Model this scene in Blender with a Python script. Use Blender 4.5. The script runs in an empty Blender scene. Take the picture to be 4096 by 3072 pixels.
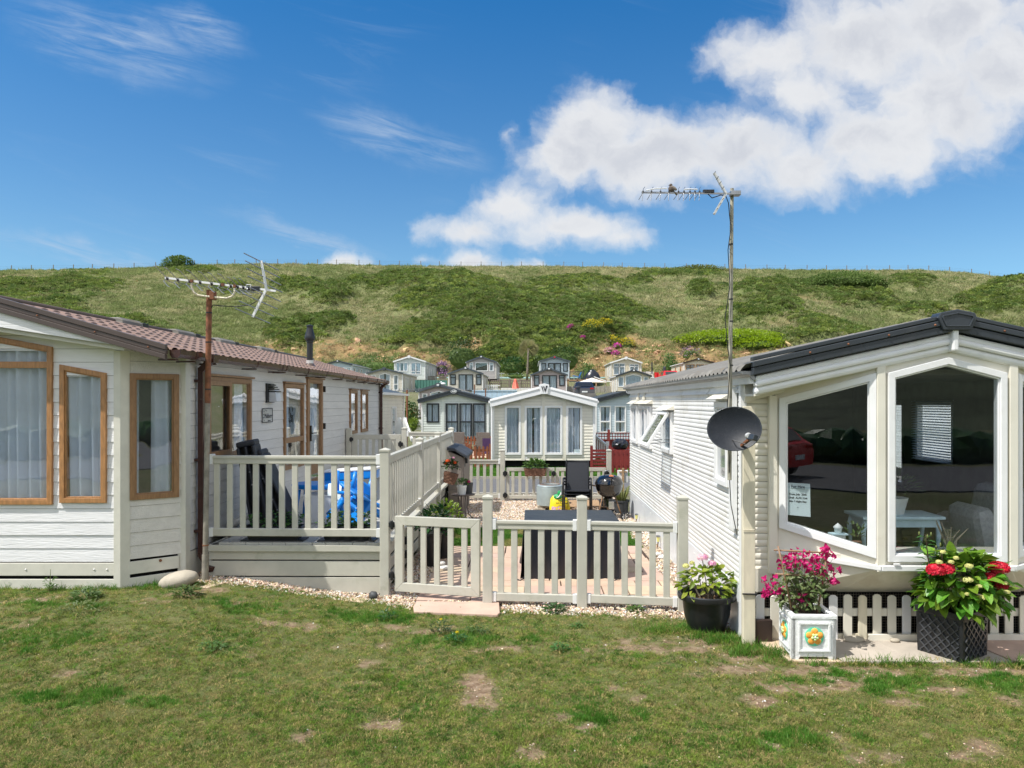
import bpy, math, random
import numpy as np
from mathutils import Vector, Matrix, Euler
R = math.radians
random.seed(7); RNG = np.random.default_rng(7)
SC = bpy.context.scene
COL = SC.collection

# ------------------------------------------------------------------ camera, sky, sun, exposure
F, VX, VY, EYE = 740.0, 530.0, 402.0, 2.2
cam_d = bpy.data.cameras.new('camera'); cam = bpy.data.objects.new('camera', cam_d); COL.objects.link(cam)
cam.location = (0, 0, EYE); cam.rotation_euler = (R(90), 0, 0)
cam_d.sensor_width = 36; cam_d.lens = F / 1024 * 36
cam_d.shift_x = (512 - VX) / 1024; cam_d.shift_y = (VY - 384) / 1024
cam_d.clip_start = .05; cam_d.clip_end = 6000
SC.camera = cam
SC.view_settings.view_transform = 'Standard'; SC.view_settings.look = 'None'
SC.view_settings.exposure = 0.84; SC.view_settings.gamma = 1; SC.view_settings.use_curve_mapping = False

SUN_EL, SUN_AZ = 58.0, 30.0          # sun stands to the left and a little behind the camera
ca, sa, ce, se = math.cos(R(SUN_AZ)), math.sin(R(SUN_AZ)), math.cos(R(SUN_EL)), math.sin(R(SUN_EL))
to_sun = Vector((-ca * ce, -sa * ce, se))
sun_d = bpy.data.lights.new('sun', 'SUN'); sun_d.energy = 3.25; sun_d.angle = R(.53); sun_d.color = (1, .965, .91)
sun = bpy.data.objects.new('sun', sun_d); COL.objects.link(sun)
sun.rotation_euler = to_sun.to_track_quat('Z', 'Y').to_euler(); sun.location = (-20, -12, 40)

def P(px, py, d):
    return Vector(((px - VX) * d / F, d, EYE - (py - VY) * d / F))
def gz(x, y):
    # the lawn rises gently towards the lodge
    a = np.clip((-1.7 - np.asarray(x, float)) / 2.0, 0, 1); b = np.clip((np.asarray(y, float) - 5) / 2.5, 0, 1)
    return .2 * a * a * (3 - 2 * a) * b * b * (3 - 2 * b)
def G(px, py):
    z = 0.0
    for _ in range(6): d = (EYE - z) * F / (py - VY); x = (px - VX) * d / F; z = float(gz(x, d))
    return Vector((x, d, z))

class NT:
    def __init__(s, nt): s.nt = nt; nt.nodes.clear()
    def n(s, t, **k):
        nd = s.nt.nodes.new(t); ins = k.pop('ins', {})
        for a, b in k.items(): setattr(nd, a, b)
        for a, b in ins.items():
            if isinstance(b, bpy.types.NodeSocket): s.nt.links.new(b, nd.inputs[a])
            else: nd.inputs[a].default_value = b
        return nd
    def math(s, op, a, b=0.0, c=None, clamp=False):
        i = {0: a, 1: b}
        if c is not None: i[2] = c
        return s.n('ShaderNodeMath', operation=op, use_clamp=clamp, ins=i).outputs[0]
    def mix(s, f, a, b):
        nd = s.n('ShaderNodeMix', data_type='RGBA', ins={0: f})
        for i, v in ((6, a), (7, b)):
            if isinstance(v, bpy.types.NodeSocket): s.nt.links.new(v, nd.inputs[i])
            else: nd.inputs[i].default_value = (*v[:3], 1)
        return nd.outputs[2]
    def rng(s, v, a, b, c=0.0, d=1.0, smooth=True):
        return s.n('ShaderNodeMapRange', interpolation_type='SMOOTHSTEP' if smooth else 'LINEAR', ins={0: v, 1: a, 2: b, 3: c, 4: d}).outputs[0]
    def noise(s, vec, scale, detail=4, rough=.55, dist=0.0):
        return s.n('ShaderNodeTexNoise', ins={'Vector': vec, 'Scale': scale, 'Detail': detail, 'Roughness': rough, 'Distortion': dist}).outputs[0]

world = bpy.data.worlds.new('World'); SC.world = world; world.use_nodes = True
w = NT(world.node_tree)
sky = w.n('ShaderNodeTexSky', sky_type='NISHITA', sun_disc=False, sun_elevation=R(SUN_EL), sun_rotation=math.atan2(to_sun.x, to_sun.y), altitude=0, air_density=1.0, dust_density=.25, ozone_density=2.2)
tc = w.n('ShaderNodeTexCoord').outputs['Generated']
sp = w.n('ShaderNodeSeparateXYZ', ins={0: tc})
dx, dy, dz = sp.outputs
dyc = w.math('MAXIMUM', dy, .2)
u = w.math('MULTIPLY_ADD', w.math('DIVIDE', dx, dyc), F, VX)
v = w.math('MULTIPLY_ADD', w.math('DIVIDE', dz, dyc), -F, VY)
uv = w.n('ShaderNodeCombineXYZ', ins={0: u, 1: v, 2: 0.0}).outputs[0]
dist = w.n('ShaderNodeTexNoise', ins={'Vector': uv, 'Scale': .017, 'Detail': 5, 'Roughness': .6}).outputs['Color']
dv = w.n('ShaderNodeVectorMath', operation='MULTIPLY_ADD', ins={0: dist, 1: (56, 48, 0), 2: (-28, -24, 0)}).outputs[0]
uvd = w.n('ShaderNodeVectorMath', operation='ADD', ins={0: uv, 1: dv}).outputs[0]
#        cx   cy   rx   ry  strength
BLOBS = [(592, 130, 56, 50, 1.15), (562, 160, 44, 42, 1.1), (650, 158, 84, 50, 1.15), (745, 150, 88, 46, .95), (800, 165, 75, 42, .9), (880, 140, 95, 56, 1), (940, 100, 102, 80, 1),
         (770, 55, 80, 38, .9), (860, 40, 100, 60, 1), (950, 20, 120, 75, 1), (1010, 70, 95, 75, .95), (810, 92, 80, 36, .8),
         (515, 205, 48, 30, .75), (472, 230, 60, 24, .75), (560, 226, 88, 27, .85), (618, 240, 54, 18, .6),
         (468, 266, 36, 18, .8), (350, 264, 30, 15, .7), (530, 268, 34, 12, .6), (430, 264, 16, 10, .45),
         (508, 138, 12, 14, .3)]
acc = None
for cx, cy, rx, ry, st in BLOBS:
    q = w.n('ShaderNodeVectorMath', operation='MULTIPLY_ADD', ins={0: uvd, 1: (1 / rx, 1 / ry, 0), 2: (-cx / rx, -cy / ry, 0)}).outputs[0]
    ln = w.n('ShaderNodeVectorMath', operation='LENGTH', ins={0: q}).outputs['Value']
    b = w.math('MULTIPLY', w.math('SUBTRACT', 1.15, ln), st)
    acc = b if acc is None else w.n('ShaderNodeMath', operation='SMOOTH_MAX', ins={0: acc, 1: b, 2: .28}).outputs[0]
n1 = w.noise(uvd, .028, 6, .55)
dens = w.math('ADD', acc, w.math('MULTIPLY', w.math('SUBTRACT', n1, .5), .95))
ahead = w.rng(dy, .2, .35)
low = w.math('MULTIPLY', w.rng(dens, .02, .8), ahead)
# the rest of the dome: unseen clouds, brightened and thickened to lift the shade
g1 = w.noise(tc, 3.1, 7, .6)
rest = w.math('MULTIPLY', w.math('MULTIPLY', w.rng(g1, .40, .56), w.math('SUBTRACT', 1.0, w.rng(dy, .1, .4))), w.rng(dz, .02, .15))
# thin high streaks
rot = w.n('ShaderNodeMapping', ins={'Vector': uv, 'Rotation': (0, 0, R(-15))}).outputs[0]
rot = w.n('ShaderNodeMapping', ins={'Vector': rot, 'Scale': (.0042, .034, 1)}).outputs[0]
ci = w.math('MULTIPLY', w.rng(w.noise(rot, 1.0, 7, .68, 1.2), .48, .86), w.math('MULTIPLY', ahead, w.rng(w.noise(uv, .0046, 2), .44, .62)))
st2 = None
for cx, cy, rx, ry, a in ((300, 232, 100, 13, .18), (400, 140, 105, 28, .1), (90, 258, 130, 20, .14), (110, 40, 130, 45, 0), (200, 30, 60, 25, 0)):
    q = w.n('ShaderNodeMapping', ins={'Vector': uvd, 'Location': (-cx, -cy, 0)}).outputs[0]
    q = w.n('ShaderNodeMapping', ins={'Vector': q, 'Rotation': (0, 0, R(-17))}).outputs[0]
    q = w.n('ShaderNodeMapping', ins={'Vector': q, 'Scale': (1 / rx, 1 / ry, 0)}).outputs[0]
    b = w.math('SUBTRACT', 1.0, w.n('ShaderNodeVectorMath', operation='LENGTH', ins={0: q}).outputs['Value'])
    b = w.math('ADD', b, a * 0)
    st2 = b if st2 is None else w.math('MAXIMUM', st2, b)
streak = w.math('MULTIPLY', w.math('MULTIPLY', w.rng(st2, -.1, .9), w.rng(w.noise(rot, 2.2, 7, .65, .6), .3, .75)), ahead)
thin = w.math('MAXIMUM', w.math('MULTIPLY', ci, .17), w.math('MULTIPLY', streak, .62))
shade = w.mix(w.rng(w.noise(uvd, .016, 5, .6), .32, .66), (3.0, 3.1, 3.35), (3.8, 3.85, 3.95))
core = w.mix(w.rng(dens, .35, 1.15), (4.05, 4.08, 4.12), shade)
tint = w.mix(w.rng(dz, .17, .56, 0, 1, False), (.41, .575, .645), (.050, .44, .71))
base = w.n('ShaderNodeMix', data_type='RGBA', blend_type='MULTIPLY', ins={0: 1.0})
w.nt.links.new(sky.outputs[0], base.inputs[6]); w.nt.links.new(tint, base.inputs[7])
c1 = w.mix(thin, base.outputs[2], (2.5, 3.0, 3.7))
c2 = w.mix(w.math('MULTIPLY', low, .95), c1, core)
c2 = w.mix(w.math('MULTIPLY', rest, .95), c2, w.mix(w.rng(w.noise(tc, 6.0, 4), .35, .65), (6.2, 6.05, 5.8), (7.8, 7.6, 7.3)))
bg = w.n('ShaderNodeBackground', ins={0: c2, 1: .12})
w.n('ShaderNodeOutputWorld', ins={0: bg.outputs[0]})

# ------------------------------------------------------------------ noise in numpy
_perm = RNG.random((7, 256, 256))
def vn(x, y, k=0):
    x = np.asarray(x, float); y = np.asarray(y, float)
    xi = np.floor(x).astype(int); yi = np.floor(y).astype(int); fx = x - xi; fy = y - yi
    fx = fx * fx * (3 - 2 * fx); fy = fy * fy * (3 - 2 * fy); g = _perm[k % 7]
    a = g[xi & 255, yi & 255]; b = g[(xi + 1) & 255, yi & 255]; c = g[xi & 255, (yi + 1) & 255]; d = g[(xi + 1) & 255, (yi + 1) & 255]
    return (a + (b - a) * fx) * (1 - fy) + (c + (d - c) * fx) * fy
def fbm(x, y, o=4, k=0):
    s = 0; a = .5; t = 0
    for i in range(o):
        s = s + a * vn(x * 2 ** i + 17.3 * i, y * 2 ** i + 5.1 * i, k + i); t += a; a *= .5
    return s / t

# ------------------------------------------------------------------ materials
M = {}
def mat(name, col, rough=.5, metal=0.0, var=.12, vs=6.0, bump=0.0, bs=60.0, stretch=(1, 1, 1), spec=.5, dirt=None, dirts=2.5, dthr=(.55, .8), coat=0.0, alpha=None, sss=0, trans=0, vary_inst=0.0, col2=None):
    m = bpy.data.materials.new(name); m.use_nodes = True; t = NT(m.node_tree)
    tcn = t.n('ShaderNodeTexCoord').outputs['Object']
    mp = t.n('ShaderNodeMapping', ins={'Vector': tcn, 'Scale': stretch}).outputs[0]
    nz = t.noise(mp, vs, 5, .6)
    c2 = col2 if col2 else tuple(c * (1 - var) for c in col)
    c1 = col if col2 else tuple(min(1, c * (1 + var)) for c in col)
    c = t.mix(t.rng(nz, .3, .7), c1, c2)
    if vary_inst:
        rnd = t.n('ShaderNodeObjectInfo').outputs['Random']
        hs = t.n('ShaderNodeHueSaturation', ins={'Hue': t.rng(rnd, 0, 1, .5 - .03 * vary_inst, .5 + .03 * vary_inst, False), 'Value': t.rng(t.math('FRACT', t.math('MULTIPLY', rnd, 7.3)), 0, 1, 1 - .35 * vary_inst, 1 + .35 * vary_inst, False), 'Color': c})
        c = hs.outputs[0]
    if dirt:
        dn = t.noise(tcn, dirts, 6, .65, .3)
        c = t.mix(t.math('MULTIPLY', t.rng(dn, *dthr), dirt[3]), c, dirt[:3])
    b = t.n('ShaderNodeBsdfPrincipled', ins={'Base Color': c, 'Metallic': metal, 'Specular IOR Level': spec, 'Coat Weight': coat})
    t.nt.links.new(t.rng(nz, 0, 1, max(0, rough - .07), min(1, rough + .07), False), b.inputs['Roughness'])
    if trans: b.inputs['Transmission Weight'].default_value = trans
    if bump:
        bn = t.n('ShaderNodeBump', ins={'Height': t.noise(mp, bs, 5, .6), 'Strength': bump, 'Distance': .01})
        t.nt.links.new(bn.outputs[0], b.inputs['Normal'])
    out = b.outputs[0]
    if sss:
        tr = t.n('ShaderNodeBsdfTranslucent', ins={'Color': c})
        out = t.n('ShaderNodeMixShader', ins={0: sss, 1: out, 2: tr.outputs[0]}).outputs[0]
    t.n('ShaderNodeOutputMaterial', ins={0: out})
    M[name] = m; return m
def glass(name, tint=(.8, .9, .92), lo=.07, hi=.9, rough=.0, wob=.15):
    m = bpy.data.materials.new(name); m.use_nodes = True; t = NT(m.node_tree)
    tcn = t.n('ShaderNodeTexCoord').outputs['Object']
    bn = t.n('ShaderNodeBump', ins={'Height': t.noise(tcn, 1.7, 2), 'Strength': wob, 'Distance': .02}).outputs[0]
    lw = t.n('ShaderNodeLayerWeight', ins={0: .5}).outputs['Facing']
    f = t.rng(t.math('POWER', lw, 3.2), 0, 1, lo, hi, False)
    g = t.n('ShaderNodeBsdfGlossy', ins={'Color': (1, 1, 1, 1), 'Roughness': rough, 'Normal': bn}).outputs[0]
    tr = t.n('ShaderNodeBsdfTransparent', ins={'Color': (*tint, 1)}).outputs[0]
    t.n('ShaderNodeOutputMaterial', ins={0: t.n('ShaderNodeMixShader', ins={0: f, 1: tr, 2: g}).outputs[0]})
    M[name] = m
glass('glass', (.965, .975, .99), .09, .85)
glass('glass_clear', (.92, .94, .95), .05, .8, wob=.03)
glass('glass_far', (.96, .98, .99), .10, .9)

mat('fence_pvc', (.49, .475, .405), .4, var=.07, vs=3, bump=.08, bs=30, dirt=(.27, .28, .19, .5), dirts=5, dthr=(.52, .8))
mat('fence_clip', (.72, .72, .70), .35, var=.04)
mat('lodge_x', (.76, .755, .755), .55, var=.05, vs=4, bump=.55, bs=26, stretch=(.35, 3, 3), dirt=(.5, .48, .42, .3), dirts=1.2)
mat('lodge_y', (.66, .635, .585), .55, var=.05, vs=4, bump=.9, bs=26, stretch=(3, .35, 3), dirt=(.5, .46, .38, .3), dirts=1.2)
mat('trim_cream', (.62, .60, .52), .45, var=.05, dirt=(.4, .38, .3, .4), dirts=5)
mat('trim_white', (.78, .78, .77), .3, var=.03, dirt=(.55, .52, .45, .3), dirts=6)
mat('van_white', (.78, .78, .755), .3, var=.05, vs=2, bump=.12, bs=5, dirt=(.46, .41, .30, .6), dirts=3.1, dthr=(.5, .8))
mat('van_cream', (.74, .705, .60), .35, var=.05, vs=2, dirt=(.45, .38, .25, .45), dirts=2.5)
mat('van_panel', (.70, .73, .75), .3, var=.05, vs=2, dirt=(.42, .38, .28, .5), dirts=2)
mat('stained', (.68, .62, .47), .5, var=.12, vs=5, stretch=(2, 2, .5), dirt=(.42, .22, .08, .7), dirts=3, dthr=(.6, .85))
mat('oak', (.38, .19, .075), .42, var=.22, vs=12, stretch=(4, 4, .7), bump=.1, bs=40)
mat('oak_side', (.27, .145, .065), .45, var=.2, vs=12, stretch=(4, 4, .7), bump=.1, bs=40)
mat('brown_pvc', (.060, .024, .019), .25, var=.15, dirt=(.16, .12, .09, .4), dirts=6)
mat('fascia_brown', (.085, .062, .052), .35, var=.08, vs=3)
mat('roof_brown', (.255, .165, .12), .5, var=.2, vs=9, bump=.1, bs=120, dirt=(.12, .1, .07, .5), dirts=2, vary_inst=0)
mat('fascia_black', (.034, .041, .049), .28, var=.1, vs=3, dirt=(.07, .075, .075, .5), dirts=3)
mat('roof_grey', (.12, .125, .13), .6, var=.2, vs=6, dirt=(.16, .15, .1, .6), dirts=4)
mat('roof_slate', (.06, .075, .09), .5, var=.15, vs=2)
mat('roof_dark', (.035, .042, .048), .4, var=.12, vs=2)
mat('roof_moss', (.17, .16, .14), .7, var=.25, vs=3, dirt=(.3, .2, .08, .6), dirts=3)
mat('curtain', (.70, .80, .90), .8, var=.06, vs=3, sss=.3)
mat('curtain_white', (.76, .84, .93), .8, var=.05, vs=3, sss=.35)
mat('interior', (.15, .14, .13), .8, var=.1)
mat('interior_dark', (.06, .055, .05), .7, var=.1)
mat('black_plastic', (.014, .015, .017), .38, var=.2, vs=9, dirt=(.06, .055, .05, .35), dirts=9)
mat('shade_black', (.004, .004, .004), .9)  # near-black, stands in for shade under floors and behind boards
mat('soil', (.055, .032, .02), .9, var=.4, vs=40, bump=.8, bs=90)
mat('steel', (.30, .31, .32), .38, metal=.85, var=.12, vs=8, dirt=(.25, .12, .05, .5), dirts=9)
mat('steel_light', (.62, .62, .60), .35, metal=.35, var=.08)
mat('rust_pole', (.20, .075, .032), .75, var=.35, vs=16, bump=.3, bs=90, dirt=(.1, .05, .03, .7), dirts=12)
mat('lichen_pole', (.34, .32, .25), .8, var=.3, vs=14, bump=.3, bs=70, dirt=(.42, .42, .36, .7), dirts=22)
mat('pipe_grey', (.24, .22, .18), .6, var=.3, vs=10, dirt=(.22, .1, .05, .6), dirts=6)
mat('cable', (.012, .012, .013), .45)
mat('wire', (.23, .2, .16), .5, metal=.5)
mat('hull_white', (.80, .80, .80), .8, var=.06, bump=.5, bs=60)
mat('planter_white', (.78, .79, .77), .75, var=.05, vs=9, bump=.55, bs=55, dirt=(.5, .47, .38, .5), dirts=8)
mat('petal_orange', (.85, .36, .05), .6, var=.2, vs=30)
mat('petal_green', (.12, .62, .36), .6, var=.1)
mat('petal_lime', (.6, .75, .3), .6)
mat('slab_sand', (.52, .375, .275), .8, var=.1, vs=3, bump=.25, bs=22, dirt=(.36, .26, .18, .45), dirts=1.6)
mat('slab_pink', (.50, .35, .275), .8, var=.1, vs=3, bump=.25, bs=22, dirt=(.34, .25, .19, .45), dirts=1.6)
mat('slab_buff', (.54, .42, .29), .8, var=.1, vs=3, bump=.25, bs=22, dirt=(.38, .3, .2, .45), dirts=1.6)
mat('slab_grey', (.42, .37, .31), .85, var=.12, vs=3, bump=.25, bs=30, dirt=(.2, .17, .12, .6), dirts=2.4)
mat('gravel_bed', (.42, .33, .24), .9, var=.4, vs=30, bump=.8, bs=60, dirt=(.2, .15, .1, .6), dirts=20)
mat('pebble', (.56, .44, .32), .75, var=.3, vs=30, vary_inst=1.3)
mat('pebble_white', (.66, .64, .60), .6, var=.1, vary_inst=.4)
mat('pebble_brown', (.40, .25, .15), .75, var=.2, vary_inst=1)
mat('asphalt', (.115, .115, .12), .9, var=.2, vs=40, bump=.4, bs=150, dirt=(.17, .165, .16, .6), dirts=.8)
mat('concrete', (.33, .31, .27), .85, var=.15, vs=8, bump=.2, bs=50)
mat('boulder', (.40, .355, .28), .85, var=.12, vs=5, bump=.4, bs=25, dirt=(.3, .25, .18, .5), dirts=5)
mat('block', (.40, .35, .28), .9, var=.15, vs=12, bump=.4, bs=60)
mat('cover_black', (.008, .010, .017), .3, var=.15, vs=4, bump=.6, bs=9, spec=.6)
mat('textilene', (.012, .014, .020), .6, var=.2, vs=60)
mat('enamel', (.005, .005, .006), .08, coat=.6, spec=.7)
mat('copper', (.75, .25, .1), .4, metal=.3)
mat('leg_rust', (.22, .13, .07), .5, metal=.4, var=.3, vs=20)
mat('chrome', (.6, .6, .6), .25, metal=.9)
mat('galv', (.36, .42, .42), .45, metal=.35, var=.1, vs=5)
mat('grey_pot', (.05, .053, .057), .6)
mat('white_plastic', (.78, .79, .79), .4, var=.04)
mat('blue_plastic', (.004, .21, .68), .33, var=.05, coat=.2)
mat('bag_yellow', (.85, .66, .02), .45, var=.05, bump=.3, bs=9)
mat('bag_green', (.02, .33, .1), .4)
mat('bag_pink', (.68, .25, .5), .5, var=.3, vs=40, col2=(.9, .75, .8))
mat('bag_red', (.65, .07, .03), .5, var=.2, vs=30, col2=(.8, .35, .05))
mat('pallet', (.42, .27, .15), .8, var=.2, vs=14, stretch=(1, 5, 5))
mat('wicker', (.24, .12, .075), .7, var=.3, vs=60, bump=.9, bs=60)
mat('wicker_grey', (.13, .105, .09), .7, var=.35, vs=50, bump=.9, bs=60)
mat('shed_body', (.23, .195, .165), .6, var=.06)
mat('shed_lid', (.038, .043, .052), .55, var=.1)
mat('deckboard', (.42, .41, .375), .5, var=.06, vs=8, stretch=(.3, 3, 3))
mat('picket_brown', (.24, .075, .03), .7, var=.2, vs=20, stretch=(1, 1, .2))
mat('fence_red', (.20, .022, .018), .6, var=.2, vs=20, stretch=(1, 1, .2))
mat('fence_grey', (.21, .175, .14), .85, var=.2, vs=8)
mat('fence_green', (.07, .20, .16), .7, var=.08)
mat('fence_blue', (.42, .56, .68), .7, var=.06)
mat('coral', (.82, .19, .13), .7, var=.05)
mat('parasol_cream', (.78, .70, .58), .7, var=.04)
mat('red_paint', (.6, .015, .02), .4)
mat('wood_rail', (.36, .22, .12), .8, var=.2)
mat('car_dark', (.010, .013, .022), .18, coat=.8, spec=.6)
mat('car_glass', (.02, .022, .025), .06, spec=.8)
mat('tail_red', (.5, .01, .01), .2)
mat('brown_dark', (.03, .016, .012), .4)
mat('trunk', (.2, .165, .125), .9, var=.25, vs=12, bump=.4, bs=40)
mat('bamboo', (.27, .16, .09), .55, var=.2, vs=16)
mat('twig', (.12, .08, .05), .8)
mat('stem_green', (.13, .16, .04), .6)
mat('leaf_hyd', (.085, .22, .015), .42, var=.25, vs=14, sss=.35, vary_inst=1.1, col2=(.18, .32, .03))
mat('leaf_lime', (.17, .30, .02), .42, var=.25, vs=14, sss=.4, vary_inst=1.0, col2=(.30, .33, .05))
mat('leaf_dark', (.03, .085, .016), .38, var=.3, vs=10, sss=.25, vary_inst=1)
mat('leaf_mid', (.07, .15, .03), .5, var=.3, vs=9, sss=.3, vary_inst=.9)
mat('leaf_boug', (.085, .15, .035), .5, var=.3, vs=9, sss=.3, col2=(.16, .19, .07))
mat('bract', (.56, .008, .16), .5, var=.2, vs=20, sss=.35)
mat('flower_red', (.62, .008, .035), .55, var=.25, vs=20, sss=.2)
mat('flower_cream', (.62, .60, .22), .6, var=.15, vs=30)
mat('flower_pink', (.70, .22, .48), .6, var=.3, vs=30, col2=(.85, .62, .55))
mat('flower_orange', (.85, .12, .015), .5, sss=.2)
mat('flower_purple', (.28, .16, .30), .7, var=.3, vs=3)
mat('flower_magenta', (.72, .05, .5), .6, var=.2)
mat('gorse_yellow', (.75, .60, .02), .6, var=.2, sss=.2)
mat('grassy_pot', (.18, .20, .05), .6, var=.3, vs=6, sss=.3)
mat('paper', (.62, .70, .70), .7, var=.02)
mat('ink', (.012, .012, .02), .6)
mat('badge_white', (.75, .77, .78), .4)
mat('plate', (.45, .45, .44), .35, metal=.3, var=.08)
mat('lamp_diffuser', (.6, .62, .64), .4)
mat('sofa', (.42, .43, .46), .9, var=.15, vs=30, bump=.4, bs=120)
mat('table_blue', (.62, .80, .86), .6, var=.08)
mat('bird', (.10, .075, .06), .8, var=.3, vs=60)
mat('bird_wing', (.20, .17, .14), .8, var=.3, vs=60)
mat('solar_yellow', (.75, .72, .25), .3)
mat('purple_plastic', (.07, .03, .10), .5)
mat('lattice_sheen', (.05, .053, .058), .3, var=.2, vs=9)  # lighter than the black body, gloss highlights put into the colour
mat('lime_leaf', (.30, .42, .02), .5, var=.2, vs=2, sss=.4)
mat('palm_leaf', (.30, .28, .12), .6, var=.3, vs=3, sss=.3)
# ------------------------------------------------------------------ objects and meshes
def wmx(o):
    m = Matrix()
    while o is not None:
        m = o.matrix_basis @ m if False else (Matrix.Translation(o.location) @ o.rotation_euler.to_matrix().to_4x4() @ Matrix.Diagonal((*o.scale, 1))) @ m
        o = o.parent
    return m
def tag(o, label=None, cat=None, group=None, kind=None):
    if label: o['label'] = label
    if cat: o['category'] = cat
    if group: o['group'] = group
    if kind: o['kind'] = kind
    return o
def thing(name, label, cat, loc=(0, 0, 0), rz=0.0, group=None, kind=None):
    o = bpy.data.objects.new(name, None); COL.objects.link(o)
    o.location = loc; o.rotation_euler = (0, 0, rz); o.empty_display_size = .1
    return tag(o, label, cat, group, kind)
def kids(o): return [c for c in bpy.data.objects if c.parent is o]
def dup(o, parent=None, loc=None, rz=None, label=None, group=None, _map=None):
    if _map is None:
        _map = {}
        for c in bpy.data.objects:
            if c.parent: _map.setdefault(c.parent.name, []).append(c)
    c = o.copy(); COL.objects.link(c)
    if parent: c.parent = parent
    if loc is not None: c.location = loc
    if rz is not None: c.rotation_euler = (0, 0, rz)
    if label: c['label'] = label
    if group: c['group'] = group
    for ch in _map.get(o.name, []): dup(ch, c, _map=_map)
    return c
def rotm(rx=0, ry=0, rz=0): return Euler((R(rx), R(ry), R(rz))).to_matrix()
def leafpiece(o, name, parent, mtx, label=None):
    c = bpy.data.objects.new(name, o.data if hasattr(o, 'data') else o); COL.objects.link(c); c.parent = parent
    l, q, s = mtx.decompose(); c.location = l; c.rotation_euler = q.to_euler(); c.scale = s
    return c
class MB:
    def __init__(s): s.v = []; s.f = []; s.mi = []; s.cur = 0
    def add(s, vs, fs):
        b = len(s.v); s.v += [tuple(p) for p in vs]; s.f += [tuple(b + i for i in f) for f in fs]; s.mi += [s.cur] * len(fs); return s
    def box(s, x0, x1, y0, y1, z0, z1):
        if x0 > x1: x0, x1 = x1, x0
        if y0 > y1: y0, y1 = y1, y0
        if z0 > z1: z0, z1 = z1, z0
        return s.add([(x, y, z) for z in (z0, z1) for y in (y0, y1) for x in (x0, x1)],
                     [(0, 2, 3, 1), (4, 5, 7, 6), (0, 1, 5, 4), (1, 3, 7, 5), (3, 2, 6, 7), (2, 0, 4, 6)])
    def obox(s, c, size, m=None, top=1.0):
        c = Vector(c); h = [a / 2 for a in size]; vs = []
        for z in (-1, 1):
            for y in (-1, 1):
                for x in (-1, 1):
                    k = top if z > 0 else 1
                    p = Vector((x * h[0] * k, y * h[1] * k, z * h[2])); vs.append(c + (m @ p if m else p))
        return s.add(vs, [(0, 2, 3, 1), (4, 5, 7, 6), (0, 1, 5, 4), (1, 3, 7, 5), (3, 2, 6, 7), (2, 0, 4, 6)])
    def bar(s, p, q, w, h=None, up=(0, 0, 1)):
        h = h or w; p = Vector(p); q = Vector(q); d = (q - p).normalized(); u = Vector(up)
        if abs(d.dot(u)) > .98: u = Vector((0, 1, 0)) if abs(d.y) < .9 else Vector((1, 0, 0))
        a = d.cross(u).normalized(); b = a.cross(d).normalized()
        vs = [o + a * (i * w / 2) + b * (j * h / 2) for o in (p, q) for j in (-1, 1) for i in (-1, 1)]
        return s.add(vs, [(0, 1, 3, 2), (4, 6, 7, 5), (0, 4, 5, 1), (1, 5, 7, 3), (3, 7, 6, 2), (2, 6, 4, 0)])
    def tube(s, pts, r, n=8, caps=True):
        pts = [Vector(p) for p in pts]; rs = r if isinstance(r, (list, tuple)) else [r] * len(pts)
        b = len(s.v); u = None
        for i, p in enumerate(pts):
            d = (pts[min(i + 1, len(pts) - 1)] - pts[max(i - 1, 0)]).normalized()
            if u is None: u = d.orthogonal().normalized()
            u = (u - d * u.dot(d)).normalized(); w_ = d.cross(u)
            for k in range(n):
                a = 2 * math.pi * k / n; s.v.append(tuple(p + (u * math.cos(a) + w_ * math.sin(a)) * rs[i]))
        fs = []
        for i in range(len(pts) - 1):
            for k in range(n):
                fs.append((b + i * n + k, b + i * n + (k + 1) % n, b + (i + 1) * n + (k + 1) % n, b + (i + 1) * n + k))
        if caps: fs += [tuple(b + k for k in range(n))[::-1], tuple(b + (len(pts) - 1) * n + k for k in range(n))]
        s.f += fs; s.mi += [s.cur] * len(fs); return s
    def lathe(s, prof, c=(0, 0, 0), n=24, m=None, sq=(1, 1), caps=True):
        b = len(s.v); c = Vector(c)
        for r, z in prof:
            for k in range(n):
                a = 2 * math.pi * k / n; p = Vector((r * math.cos(a) * sq[0], r * math.sin(a) * sq[1], z)); s.v.append(tuple(c + (m @ p if m else p)))
        fs = []
        for i in range(len(prof) - 1):
            for k in range(n): fs.append((b + i * n + k, b + i * n + (k + 1) % n, b + (i + 1) * n + (k + 1) % n, b + (i + 1) * n + k))
        if caps: fs += [tuple(b + k for k in range(n))[::-1], tuple(b + (len(prof) - 1) * n + k for k in range(n))]
        s.f += fs; s.mi += [s.cur] * len(fs); return s
    def prism(s, poly, vec):
        poly = [Vector(p) for p in poly]; vec = Vector(vec); n = len(poly)
        return s.add(poly + [p + vec for p in poly], [tuple(range(n))[::-1], tuple(range(n, 2 * n))] + [(i, (i + 1) % n, n + (i + 1) % n, n + i) for i in range(n)])
    def ring(s, outer, inner, vec):
        o = [Vector(p) for p in outer]; i_ = [Vector(p) for p in inner]; vec = Vector(vec); n = len(o)
        vs = o + i_ + [p + vec for p in o] + [p + vec for p in i_]; fs = []
        for k in range(n):
            j = (k + 1) % n
            fs += [(k, j, n + j, n + k), (2 * n + k, 3 * n + k, 3 * n + j, 2 * n + j), (k, 2 * n + k, 2 * n + j, j), (n + k, n + j, 3 * n + j, 3 * n + k)]
        return s.add(vs, fs)
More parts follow.
